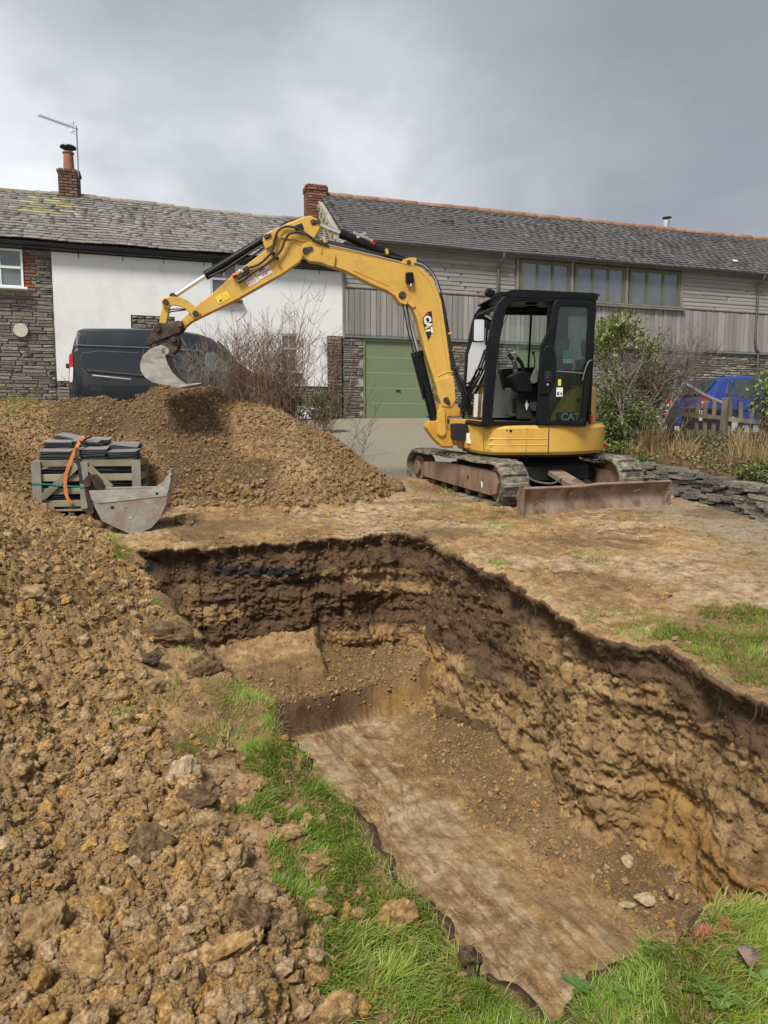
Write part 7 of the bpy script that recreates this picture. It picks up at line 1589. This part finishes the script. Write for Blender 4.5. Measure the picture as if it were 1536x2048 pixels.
# ------------------------------------------------------------------ picket fence
M_fence = mk('weathered_picket', [(0.085, 0.070, 0.046), (0.15, 0.125, 0.085), (0.24, 0.205, 0.15)], 5, 0.9, bump=0.4, bscale=30, rnd=0.25, stretch=(1, 1, .35))
FY = 11.6; fe = empty('picket_fence', 'short weathered picket fence standing askew in front of the blue car', 'fence', loc=(0, 0, 0))
pk = [(1348, 806), (1371, 803), (1394, 806), (1413, 800), (1430, 797), (1462, 799), (1485, 803), (1505, 803), (1526, 808), (1547, 812)]
for i, (u, v) in enumerate(pk):
    a = pix_depth(u, v, FY); zb = pix_depth(u, 893, FY).z - .1; mb = MB(); w = .066; d = random.gauss(0, .02); mb.prism([(-w / 2, 0), (w / 2, 0), (w / 2 + d, a.z - zb - .03), (d + .01, a.z - zb), (-w / 2 + d, a.z - zb - .02)], 0, .02); o = mb.build('picket', M_fence, fe, bevel=.003); o.location = (a.x, FY - .01, zb)
for i, (u, v0, v1) in enumerate(((1446, 796, 905), (1340, 806, 900), (1560, 806, 900))):
    a = pix_depth(u + 6, v0, FY - .08); b_ = pix_depth(u - 4, v1, FY - .08); mb = MB(); mb.tube([b_ - Vector((0, 0, .15)), a], .062, 4); mb.build('post', M_fence, fe, bevel=.004)
for (p0_, p1_) in (((1338, 826), (1446, 836)), ((1452, 838), (1570, 850)), ((1338, 884), (1446, 888))):
    a = pix_depth(*p0_, FY - .045); b_ = pix_depth(*p1_, FY - .045); mb = MB(); d = (b_ - a); L = d.length; mb.box((0, 0, 0), (L, .035, .07)); o = mb.build('rail', M_fence, fe, bevel=.003); o.location = (a + b_) / 2; o.rotation_euler = (0, -math.atan2(d.z, d.x), 0)
a = pix_depth(1401, 829, FY - .06); mb = MB()
for (dx, dz, w, h) in ((-.018, .03, .012, .05), (.018, .03, .012, .05), (0, .06, .048, .012), (0, -.075, .055, .05)): mb.box((dx, 0, dz), (w, .02, h))
o = mb.build('hook_latch', M_white, fe, bevel=.002); o.location = a
# grey pole leaning above the fence
M_pole = mk('grey_pole', [(0.20, 0.21, 0.22), (0.30, 0.31, 0.32)], 4, 0.6, 0.0, bump=0.1)
mb = MB(); mb.tube(spline([pix_depth(u, v, 12.4) for u, v in ((1349, 766), (1368, 768), (1392, 781), (1415, 794), (1443, 806))]), .035, 8); o = mb.build('curved_pole', M_pole, None, 60); tag(o, 'curved grey pole slanting down in front of the back of the blue car', 'pole')
mb = MB(); cvp = [pix_depth(u, v, 12.5) for u, v in ((1350, 768), (1368, 770), (1392, 783), (1415, 796), (1443, 808), (1443, 845), (1350, 845))]
M_cover = mk('dark_cover', [(0.008, 0.008, 0.009), (0.02, 0.02, 0.022)], 6, 0.6, bump=0.3)
mb.add([tuple(p) for p in cvp] + [tuple(p + Vector((0, .5, 0))) for p in cvp], [tuple(range(7)), tuple(range(13, 6, -1))] + [(i, (i + 1) % 7, 7 + (i + 1) % 7, 7 + i) for i in range(7)]); mb2 = MB()
w_ = [pix_depth(u, v, 12.55) for u, v in ((1395, 815), (1443, 815), (1443, 895), (1395, 895))]
mb2.add([tuple(p) for p in w_] + [tuple(p + Vector((0, .5, 0))) for p in w_], [(0, 1, 2, 3), (7, 6, 5, 4)] + [(i, (i + 1) % 4, 4 + (i + 1) % 4, 4 + i) for i in range(4)]); o = mb2.build('covered_bin', M_cover, None, bevel=.03); tag(o, 'black bin standing in the shade behind the picket fence', 'bin')

# ------------------------------------------------------------------ vehicles
def car_loft(mb, prof, half, n_side=1):
    pass
M_van = mk('van_paint', [(0.010, 0.013, 0.018), (0.014, 0.018, 0.024)], 2, 0.30, bump=0, coat=0.4)
M_blue = mk('blue_paint', [(0.014, 0.035, 0.19), (0.018, 0.045, 0.23)], 2, 0.25, bump=0, coat=0.5)
M_cglass = mk('car_window', [(0.02, 0.03, 0.03), (0.05, 0.06, 0.06)], 3, 0.05, 0, bump=0, spec=1.0, rvar=.02)
M_vglass = mk('van_window', [(0.10, 0.17, 0.16), (0.20, 0.30, 0.28)], 3, 0.06, 0.2, bump=0, spec=1.0, rvar=.02)
M_tyre = mk('tyre', [(0.012, 0.012, 0.012), (0.025, 0.025, 0.025)], 9, 0.8, bump=0.1)
M_trimb = mk('black_trim', [(0.012, 0.012, 0.013), (0.02, 0.02, 0.02)], 9, 0.6, bump=0)
M_silv = mk('silver_trim', [(0.55, 0.56, 0.57), (0.65, 0.66, 0.67)], 3, 0.3, 0.6, bump=0)
def loft(sections):
    """sections: list of rings (same count) -> closed body"""
    mb = MB(); n = len(sections[0]); vs_ = [p for s in sections for p in s]; fs_ = [tuple(range(n - 1, -1, -1)), tuple((len(sections) - 1) * n + k for k in range(n))]
    for i in range(len(sections) - 1):
        for k in range(n): fs_.append((i * n + k, i * n + (k + 1) % n, (i + 1) * n + (k + 1) % n, (i + 1) * n + k))
    mb.add(vs_, fs_); return mb
def body(prof_top, zlow, hw, name, mat, parent, tuck=.86, belt=None):
    """prof_top: [(x, ztop)] along the length; half width hw; the roof is narrower than the belt line"""
    S = []
    for x, zt in prof_top:
        b = belt(x) if belt else zlow + (zt - zlow) * .55; w = hw(x); wt = w * (tuck if zt > b + .25 else .93); zt2 = max(zt, zlow + .1)
        b = min(b, zt2 - .03); r = .05
        S.append([(x, -w * .96, zlow), (x, -w, zlow + .12), (x, -w, b), (x, -wt, zt2 - r), (x, -wt * .88, zt2), (x, wt * .88, zt2), (x, wt, zt2 - r), (x, w, b), (x, w, zlow + .12), (x, w * .96, zlow)])
    return loft(S).build(name, mat, parent, 35, bevel=.01)
def wheel(parent, x, y, r, w, side):
    t_ = MB(); t_.cyl((x, y - w / 2, r), (x, y + w / 2, r), r, 28); t = t_.build('wheel', M_tyre, parent, 40, bevel=.02); h = MB(); h.cyl((x, y + side * w / 2, r), (x, y + side * (w / 2 + .01), r), r * .62, 24); h.build('rim', M_silv, t, 40, bevel=.008)
# van, parallel to the cottage
VY = -2.9; VM = FM @ Matrix.Translation((0, VY, 0)); x_of = lambda u, v: pix_plane(u, v, VM, 0.0)
vx0 = x_of(135, 740)[0]; vx1 = x_of(592, 800)[0]
zg = sz1(*(VM @ Vector((vx0 + 2.5, 1, 0))).xy) - 2.13
van = empty('panel_van', 'dark grey panel van parked tail-left along the white cottage wall behind the heap', 'van', M=VM)
T = [x_of(u, v) for u, v in ((137, 760), (139, 715), (147, 675), (153, 657), (165, 653.5), (230, 653.5), (300, 654.5), (350, 657), (395, 664), (425, 674), (450, 694), (474, 720), (505, 742), (545, 756), (575, 772), (590, 800))]
Tm = []; 
for a, b in T: Tm.append((a if not Tm or a > Tm[-1][0] else Tm[-1][0] + .01, b))
zl = zg + .32; zbelt = x_of(300, 707)[1]
bd_ = body([(a, max(b, zl + .3)) for a, b in Tm], zl, lambda x: .98 - .10 * sstep(vx1 - .9, vx1, np.array(x)) - .02 * (x < vx0 + .1), 'body', M_van, van, .88, lambda x: min(zbelt, 9))
for o in [bd_]: o.location = (0, .98, 0)
for (u, s_) in ((213, 1), (520, 1)):
    xw = x_of(u, 790)[0]
    for sd in (-1, 1): wheel(van, xw, .98 + sd * .86, .34, .22, sd); van.children[-1].location = (0, 0, zg) 
    mb = MB(); mb.tube([(xw + .40 * math.cos(a), -.005, zg + .34 + .40 * math.sin(a)) for a in np.linspace(0, math.pi, 14)], .035, 6); mb.build('wheel_arch', M_trimb, van, 50)
ys = -.012
def vplate(pts, mat, name, par=None, th=.012, y=ys, rnd_=.05): mb = MB(); mb.prism(round_poly([x_of(*p) for p in pts], rnd_), y - th, y + .01); return mb.build(name, mat, par or van, 40, bevel=.003)
def vline(pts, mat, name, r=.008, y=-.008): mb = MB(); mb.tube([(a, y, b) for a, b in (x_of(*p) for p in pts)], r, 6); return mb.build(name, mat, van, 50)
vplate([(138, 709), (146, 706), (147, 765), (138, 765)], M_redr, 'tail_light'); vplate([(140, 735), (147, 733), (146, 765), (139, 765)], M_white, 'tail_light', y=ys - .004)
vline([(147, 690), (300, 696), (408, 702)], M_greyp, 'seam_or_highlight', .012, .002); vline([(287, 698), (285, 752)], M_greyp, 'seam_or_highlight', .007, -.002); vline([(166, 706), (160, 716), (162, 735), (172, 747), (190, 750), (278, 756)], M_greyp, 'crease_highlight', .006, -.002); vline([(166, 706), (200, 702), (278, 706)], M_greyp, 'crease_highlight', .006, .002); vline([(296, 707), (398, 711)], M_greyp, 'crease_highlight', .006, .002)  # lighter grey tubes paint the highlights along the van's seams and creases
vline([(163, 660), (160, 685)], M_trimb, 'seam_or_highlight', .006)
vline([(185, 751), (262, 759)], M_silv, 'side_rail', .014, -.03); vline([(175, 742), (400, 762)], M_trimb, 'rub_strip', .03)
vplate([(409, 706), (428, 704), (450, 722), (466, 744), (412, 742)], M_vglass, 'door_window'); vplate([(432, 678), (452, 696), (474, 721), (462, 722), (440, 700)], M_cglass, 'windscreen_edge', th=.006)
vline([(404, 702), (404, 762)], M_trimb, 'seam_or_highlight'); vplate([(470, 728), (482, 728), (482, 746), (470, 746)], M_trimb, 'door_mirror', th=.14)
vplate([(565, 768), (588, 788), (588, 800), (560, 790)], M_white, 'headlight')
mb = MB(); a, b = x_of(138, 732); mb.box((a - .03, .0, b), (.05, .05, .09)); mb.build('door_hinge', M_trimb, van, bevel=.01)
# blue hatchback
CP = Vector((7.6, 17.8, 0)); CP.z = 1.66; CMx = Matrix.Translation(CP) @ Matrix.Rotation(R(12), 4, 'Z')
car = empty('hatchback_car', 'bright blue hatchback car parked behind the picket fence at the right edge', 'car', M=CMx)
pf = [(-.12, .62), (-.10, .86), (.0, .98), (.12, 1.08), (.32, 1.32), (.50, 1.42), (.95, 1.46), (1.5, 1.45), (1.9, 1.38), (2.35, 1.18), (2.72, .98), (3.0, .92), (3.4, .84), (3.6, .72), (3.66, .55)]
cb_ = body(pf, .26, lambda x: .80 - .06 * sstep(3.2, 3.7, np.array(x)) - .05 * (x < 0), 'body', M_blue, car, .78, lambda x: .92)
for xw in (.55, 2.95):
    for sd in (-1, 1): wheel(car, xw, sd * .72, .29, .18, sd)
    mb = MB(); mb.tube([(xw + .33 * math.cos(a), -.80, .29 + .33 * math.sin(a)) for a in np.linspace(0, math.pi, 14)], .03, 6); mb.build('wheel_arch', M_trimb, car, 50)
def cw(pts, name, mat=M_cglass, th=.015): # on the side facing the road: slanted between belt (y -.80) and roof (y -.63)
    P_ = round_poly(pts, .05); mb = MB(); yo = lambda z: -.80 + (z - .92) / .5 * .175; n = len(P_)
    vs_ = [(a, yo(b) - th, b) for a, b in P_] + [(a, yo(b) + .03, b) for a, b in P_]; mb.add(vs_, [tuple(range(n)), tuple(range(2 * n - 1, n - 1, -1))] + [(i, (i + 1) % n, n + (i + 1) % n, n + i) for i in range(n)]); return mb.build(name, mat, car)
cw([(.40, .96), (.62, .96), (.60, 1.33), (.52, 1.30)], 'quarter_window'); cw([(.67, .95), (1.36, .94), (1.33, 1.37), (.66, 1.35)], 'rear_window'); cw([(1.50, .94), (2.45, .95), (2.12, 1.20), (1.85, 1.35), (1.46, 1.37)], 'front_window')
mb = MB(); mb.prism([(.30, 1.36), (-.02, 1.0), (.04, .97), (.38, 1.33)], -.52, .52); o = mb.build('tailgate_window', M_cglass, car, bevel=.01); o.location = (-.03, 0, .02)
for sd in (-1, 1):
    mb = MB(); mb.box((-.075, sd * .70, .93), (.14, .13, .09)); tl = mb.build('tail_light', M_redr, car, bevel=.015)
    for k in range(5): mb = MB(); mb.box((-.085, sd * .70, .86 - k * .065), (.14, .13, .06)); mb.build('light_band', (M_redr, M_white)[k % 2], tl, bevel=.008)
mb = MB(); mb.box((-.13, 0, .42), (.12, 1.5, .22)); mb.build('bumper', M_blue, car, bevel=.04); mb = MB(); mb.tube([(.1, -.815, .62), (3.3, -.80, .62)], .018, 6); mb.build('rub_strip', M_trimb, car, 50)
mb = MB(); mb.box((2.2, -.90, 1.0), (.12, .16, .12)); mb.build('door_mirror', M_blue, car, bevel=.03)
for x in (.72, 1.42): mb = MB(); mb.tube([(x, -.812, .35), (x, -.808, .9)], .006, 5); mb.build('door_seam', M_trimb, car)
mb = MB(); mb.box((1.0, -.25, .95), (.12, .42, .5)); mb.build('seat', M_seat, car, bevel=.05)

# ------------------------------------------------------------------ crate of roofing slates, straps, spare bucket
M_pale = mk('pallet_wood', [(0.16, 0.135, 0.085), (0.27, 0.24, 0.155), (0.37, 0.335, 0.23)], 5, 0.85, bump=0.3, bscale=25, rnd=0.16, stretch=(.4, 1, 1), dirt=(0.12, 0.12, 0.07), dscale=3, dlo=.52, dhi=.7)
M_palev = mk('pallet_post', [(0.22, 0.205, 0.17), (0.33, 0.31, 0.26)], 6, 0.85, bump=0.3, bscale=25, rnd=0.12, stretch=(1, 1, .4))
M_newslate = mk('new_slate', [(0.035, 0.036, 0.042), (0.065, 0.066, 0.075), (0.11, 0.11, 0.12)], 8, 0.5, bump=0.25, bscale=30, rnd=0.35)
M_slatetop = mk('slate_face', [(0.19, 0.175, 0.16), (0.27, 0.25, 0.23)], 4, 0.6, bump=0.2, rnd=0.1)
KY = 7.05; KM = Matrix.Translation(pix_depth(171, 1018, KY)) @ Matrix.Rotation(R(13), 4, 'Z')
def tK(u, v, y=0.0): return pix_plane(u, v, KM, y)
kr = empty('slate_crate', 'open timber crate of slates standing in the spoil behind the spare bucket', 'crate', M=KM)
x0_, zt0 = tK(62, 918); x1_, zt1 = tK(281, 926); zb0 = tK(70, 1020)[1]; zt_ = (zt0 + zt1) / 2; KD = .82
def kbox(name, x0, x1, z0, z1, y0, y1, mat=M_pale, rot=0): mb = MB(); mb.box((0, 0, 0), (x1 - x0, y1 - y0, z1 - z0)); o = mb.build(name, mat, kr, bevel=.003); o.location = ((x0 + x1) / 2, (y0 + y1) / 2, (z0 + z1) / 2); o.rotation_euler = (0, rot, 0); return o
zr = lambda v: tK(170, v)[1]
for y in (0, KD): kbox('post', x0_, x0_ + .085, zb0, zt_, y - .012, y + .012, M_palev); kbox('post', x1_ - .085, x1_, zb0, zt_, y - .012, y + .012, M_palev)
for v0, v1 in ((920, 933), (948, 962), (976, 988), (1000, 1013)):
    for y in (.014, KD - .014): kbox('slat', x0_ + .02, x1_ - .02, zr(v1), zr(v0), y, y + .018)
    for x in (x0_ + .01, x1_ - .03): kbox('slat', x, x + .02, zr(v1), zr(v0), .03, KD - .02)
cx_ = tK(168, 950)[0]; kbox('centre_post', cx_ - .04, cx_ + .04, zb0, zt_ - .01, -.012, .012, M_palev)
for (ua, va, ub, vb) in ((84, 997, 155, 930), (177, 934, 222, 975)):
    a, b = tK(ua, va), tK(ub, vb); L = math.hypot(b[0] - a[0], b[1] - a[1]); mb = MB(); mb.box((0, 0, 0), (L, .02, .065)); o = mb.build('brace', M_pale, kr, bevel=.003); o.location = ((a[0] + b[0]) / 2, -.004, (a[1] + b[1]) / 2); o.rotation_euler = (0, -math.atan2(b[1] - a[1], b[0] - a[0]), 0)
kbox('base_board', x0_, x1_, zb0 - .02, zb0, 0, KD)
bpy.context.view_layer.update()
slm = [unit_block('slate', M_newslate, .03, 70 + i) for i in range(4)]; slt = slm[0].copy(); slt.materials.clear(); slt.materials.append(M_slatetop)
def sstack(u0, u1, vt, vb, y, dep, lab, tilt=0.0, fan=0.0):
    a, zt__ = tK(u0, vt, y); b, zb__ = tK(u1, vb, y); h = zt__ - zb__; n = max(3, int(h / .011)); 
    o = empty('slate_stack', lab, 'slates', M=KM @ Matrix.Translation(((a + b) / 2, y + dep / 2, zb__)), group='slate stacks in the crate')
    for i in range(n):
        t = i / (n - 1); last = i == n - 1
        place('slate', slt if last else random.choice(slm), o, ((random.gauss(0, .006)) + fan * t * .3, random.gauss(0, .008), h * (i + .5) / n + fan * t * .1 * 0), (random.gauss(.10, .012), tilt + fan * (t - .5) + random.gauss(0, .008), random.gauss(0, .05)), ((b - a) * random.uniform(.93, 1.03), dep, .0075 if not last else .006))
sstack(76, 142, 899, 917, .04, .30, 'stack of slates at the front left corner of the crate'); sstack(156, 214, 895, 920, .04, .30, 'stack of slates at the front middle of the crate'); sstack(216, 274, 900, 921, .04, .30, 'stack of slates at the front right of the crate')
sstack(86, 146, 880, 899, .30, .30, 'upper left stack of slates on the crate'); sstack(150, 208, 879, 895, .28, .30, 'upper middle stack of slates under the strap', .12, -.12); sstack(218, 270, 888, 901, .30, .30, 'upper right slates slipping over the crate', .10, .06)
sstack(104, 160, 871, 881, .50, .28, 'topmost fanned slates at the back left of the crate', .16, .10); sstack(160, 218, 876, 888, .50, .28, 'top slates at the back middle of the crate'); sstack(236, 280, 885, 898, .55, .25, 'pale topped slates at the back right of the crate')
sstack(72, 160, 932, 1010, .10, .60, 'lower left stack of slates seen between the slats'); sstack(172, 272, 932, 1010, .10, .60, 'lower right stack of slates seen between the slats', .02)
def strap(name, lab, pts, w, mat, yy):
    mb = MB(); P_ = [Vector((*[tK(u, v, y)[0]], y, tK(u, v, y)[1])) for u, v, y in pts]; P_ = spline(P_, 4); vs_ = []; fs_ = []
    for i, p in enumerate(P_):
        d = (P_[min(i + 1, len(P_) - 1)] - P_[max(i - 1, 0)]).normalized(); s_ = d.cross(Vector((0, 1, .3))).normalized() * w / 2; nn = d.cross(s_).normalized() * .0015; vs_ += [p - s_ - nn, p + s_ - nn, p + s_ + nn, p - s_ + nn]
    for i in range(len(P_) - 1):
        for k in range(4): fs_.append((i * 4 + k, i * 4 + (k + 1) % 4, i * 4 + 4 + (k + 1) % 4, i * 4 + 4 + k))
    mb.add(vs_, fs_); o = mb.build(name, mat, None, 60); o.matrix_world = KM; tag(o, lab, 'strap')
M_or = mk('orange_webbing', [(0.62, 0.17, 0.035), (0.75, 0.25, 0.06)], 20, 0.7, bump=0.1); M_bks = mk('black_webbing', [(0.015, 0.017, 0.02), (0.035, 0.035, 0.04)], 20, 0.6, bump=0.1); M_tl = mk('teal_band', [(0.03, 0.30, 0.22), (0.05, 0.40, 0.30)], 20, 0.5, bump=0)
strap('strap', 'orange webbing strap hanging down over the front of the slate crate', [(172, 874, .40), (166, 873, .35), (158, 885, .05), (148, 905, -.01), (138, 930, -.03), (131, 955, -.03), (131, 980, -.03), (136, 998, -.03), (146, 1006, -.03)], .032, M_or, 0)
strap('strap', 'black webbing strap next to the orange one on the crate', [(184, 873, .45), (168, 880, .25), (155, 893, .02), (153, 908, -.02), (157, 930, -.02), (162, 965, -.02)], .026, M_bks, 0)
strap('strap', 'teal packing band around the lower half of the crate', [(62, 967, -.02), (100, 969, -.02), (135, 972, -.03), (170, 974, -.02)], .014, M_tl, 0)
# spare bucket, side plate towards us
BY = 6.52; BM = Matrix.Translation(pix_depth(262, 1060, BY)) @ Matrix.Rotation(R(13), 4, 'Z')
def tB(u, v, y=0.0): return pix_plane(u, v, BM, y)
sb = empty('spare_bucket', 'spare grey digging bucket lying on the ground in front of the slate crate', 'bucket', M=BM)
side = [(179, 982), (250, 981), (305, 979), (325, 965), (338, 948), (343, 950), (339, 975), (333, 1005), (322, 1035), (303, 1056), (278, 1067), (255, 1066), (225, 1052), (204, 1042), (190, 1015)]
BD = .42
for y0 in (0, BD):
    mb = MB(); mb.prism([tB(u, v) for u, v in side], y0 - .008, y0 + .008); o = mb.build('side_plate', M_bucket2, sb, bevel=.003)
    mb = MB(); mb.prism([tB(*q_) for q_ in ((178, 981), (305, 978.5), (325, 964), (339, 946), (343, 949), (338, 978), (333, 992), (196, 1007), (184, 1000))], y0 - .014, y0 - .008) if y0 == 0 else mb.prism([tB(*q_) for q_ in ((178, 981), (305, 978.5), (325, 964), (339, 946), (343, 949), (335, 990), (190, 1003))], y0 + .008, y0 + .014); mb.build('wear_strip', M_bucket, sb, bevel=.002)
sh_ = [tB(*q_) for q_ in ((340, 950), (341, 975), (334, 1005), (323, 1034), (304, 1055), (279, 1065.5), (256, 1064), (226, 1050), (205, 1040), (191, 1013), (181, 984))]; n = len(sh_); cx0 = sum(a for a, b in sh_) / n; cz0 = max(b for a, b in sh_)
mb = MB(); inn = [(a + (cx0 - a) * .05, b + (cz0 - b) * .06) for a, b in sh_]; mb.prism(sh_ + inn[::-1], .008, BD - .008); mb.build('bucket_shell', M_bucket, sb, 40)
mb = MB(); e0 = tB(339, 948); mb.box((e0[0] + .006, BD / 2, e0[1] + .01), (.022, BD + .05, .05), (0, -.25, 0)); mb.build('cutting_lip', M_bucket, sb, bevel=.003)
for y0 in (.10, .28):
    mb = MB(); mb.prism(round_poly([tB(*q_) for q_ in ((163, 962), (170, 952), (182, 951), (193, 962), (203, 982), (188, 985), (186, 1010), (196, 1035), (203, 1046), (182, 1040), (172, 1020), (166, 990))], .02), y0, y0 + .03); mb.build('bucket_ear', M_rust, sb, bevel=.003)
for (u, v) in ((172, 966), (178, 1022)): a, b = tB(u, v); mb = MB(); mb.cyl((a, .03, b), (a, .36, b), .036, 18); mb.build('pin', M_rust, sb, 40)
a, b = tB(314, 987); mb = MB(); mb.cyl((a, -.016, b), (a, -.0145, b), .013, 12); mb.build('bolt_hole', M_dark, sb)
a, b = tB(225, 1015); mb = MB(); mb.cyl((a, -.0105, b), (a, -.0085, b), .016, 10); mb.build('bolt_hole', M_dark, sb)
a, b = tB(258, 1026); mb = MB(); mb.tube([(a + .045 * math.cos(t), -.009, b + .06 * math.sin(t)) for t in np.linspace(0, 2 * math.pi, 20)], .003, 5); mb.build('embossed_ring', M_bucket, sb)
for dx in (-.014, .002, .018): mb = MB(); mb.tube([(a + dx, -.009, b - .03), (a + dx, -.009, b + .035)], .0025, 5); mb.build('embossed_bar', M_bucket, sb)
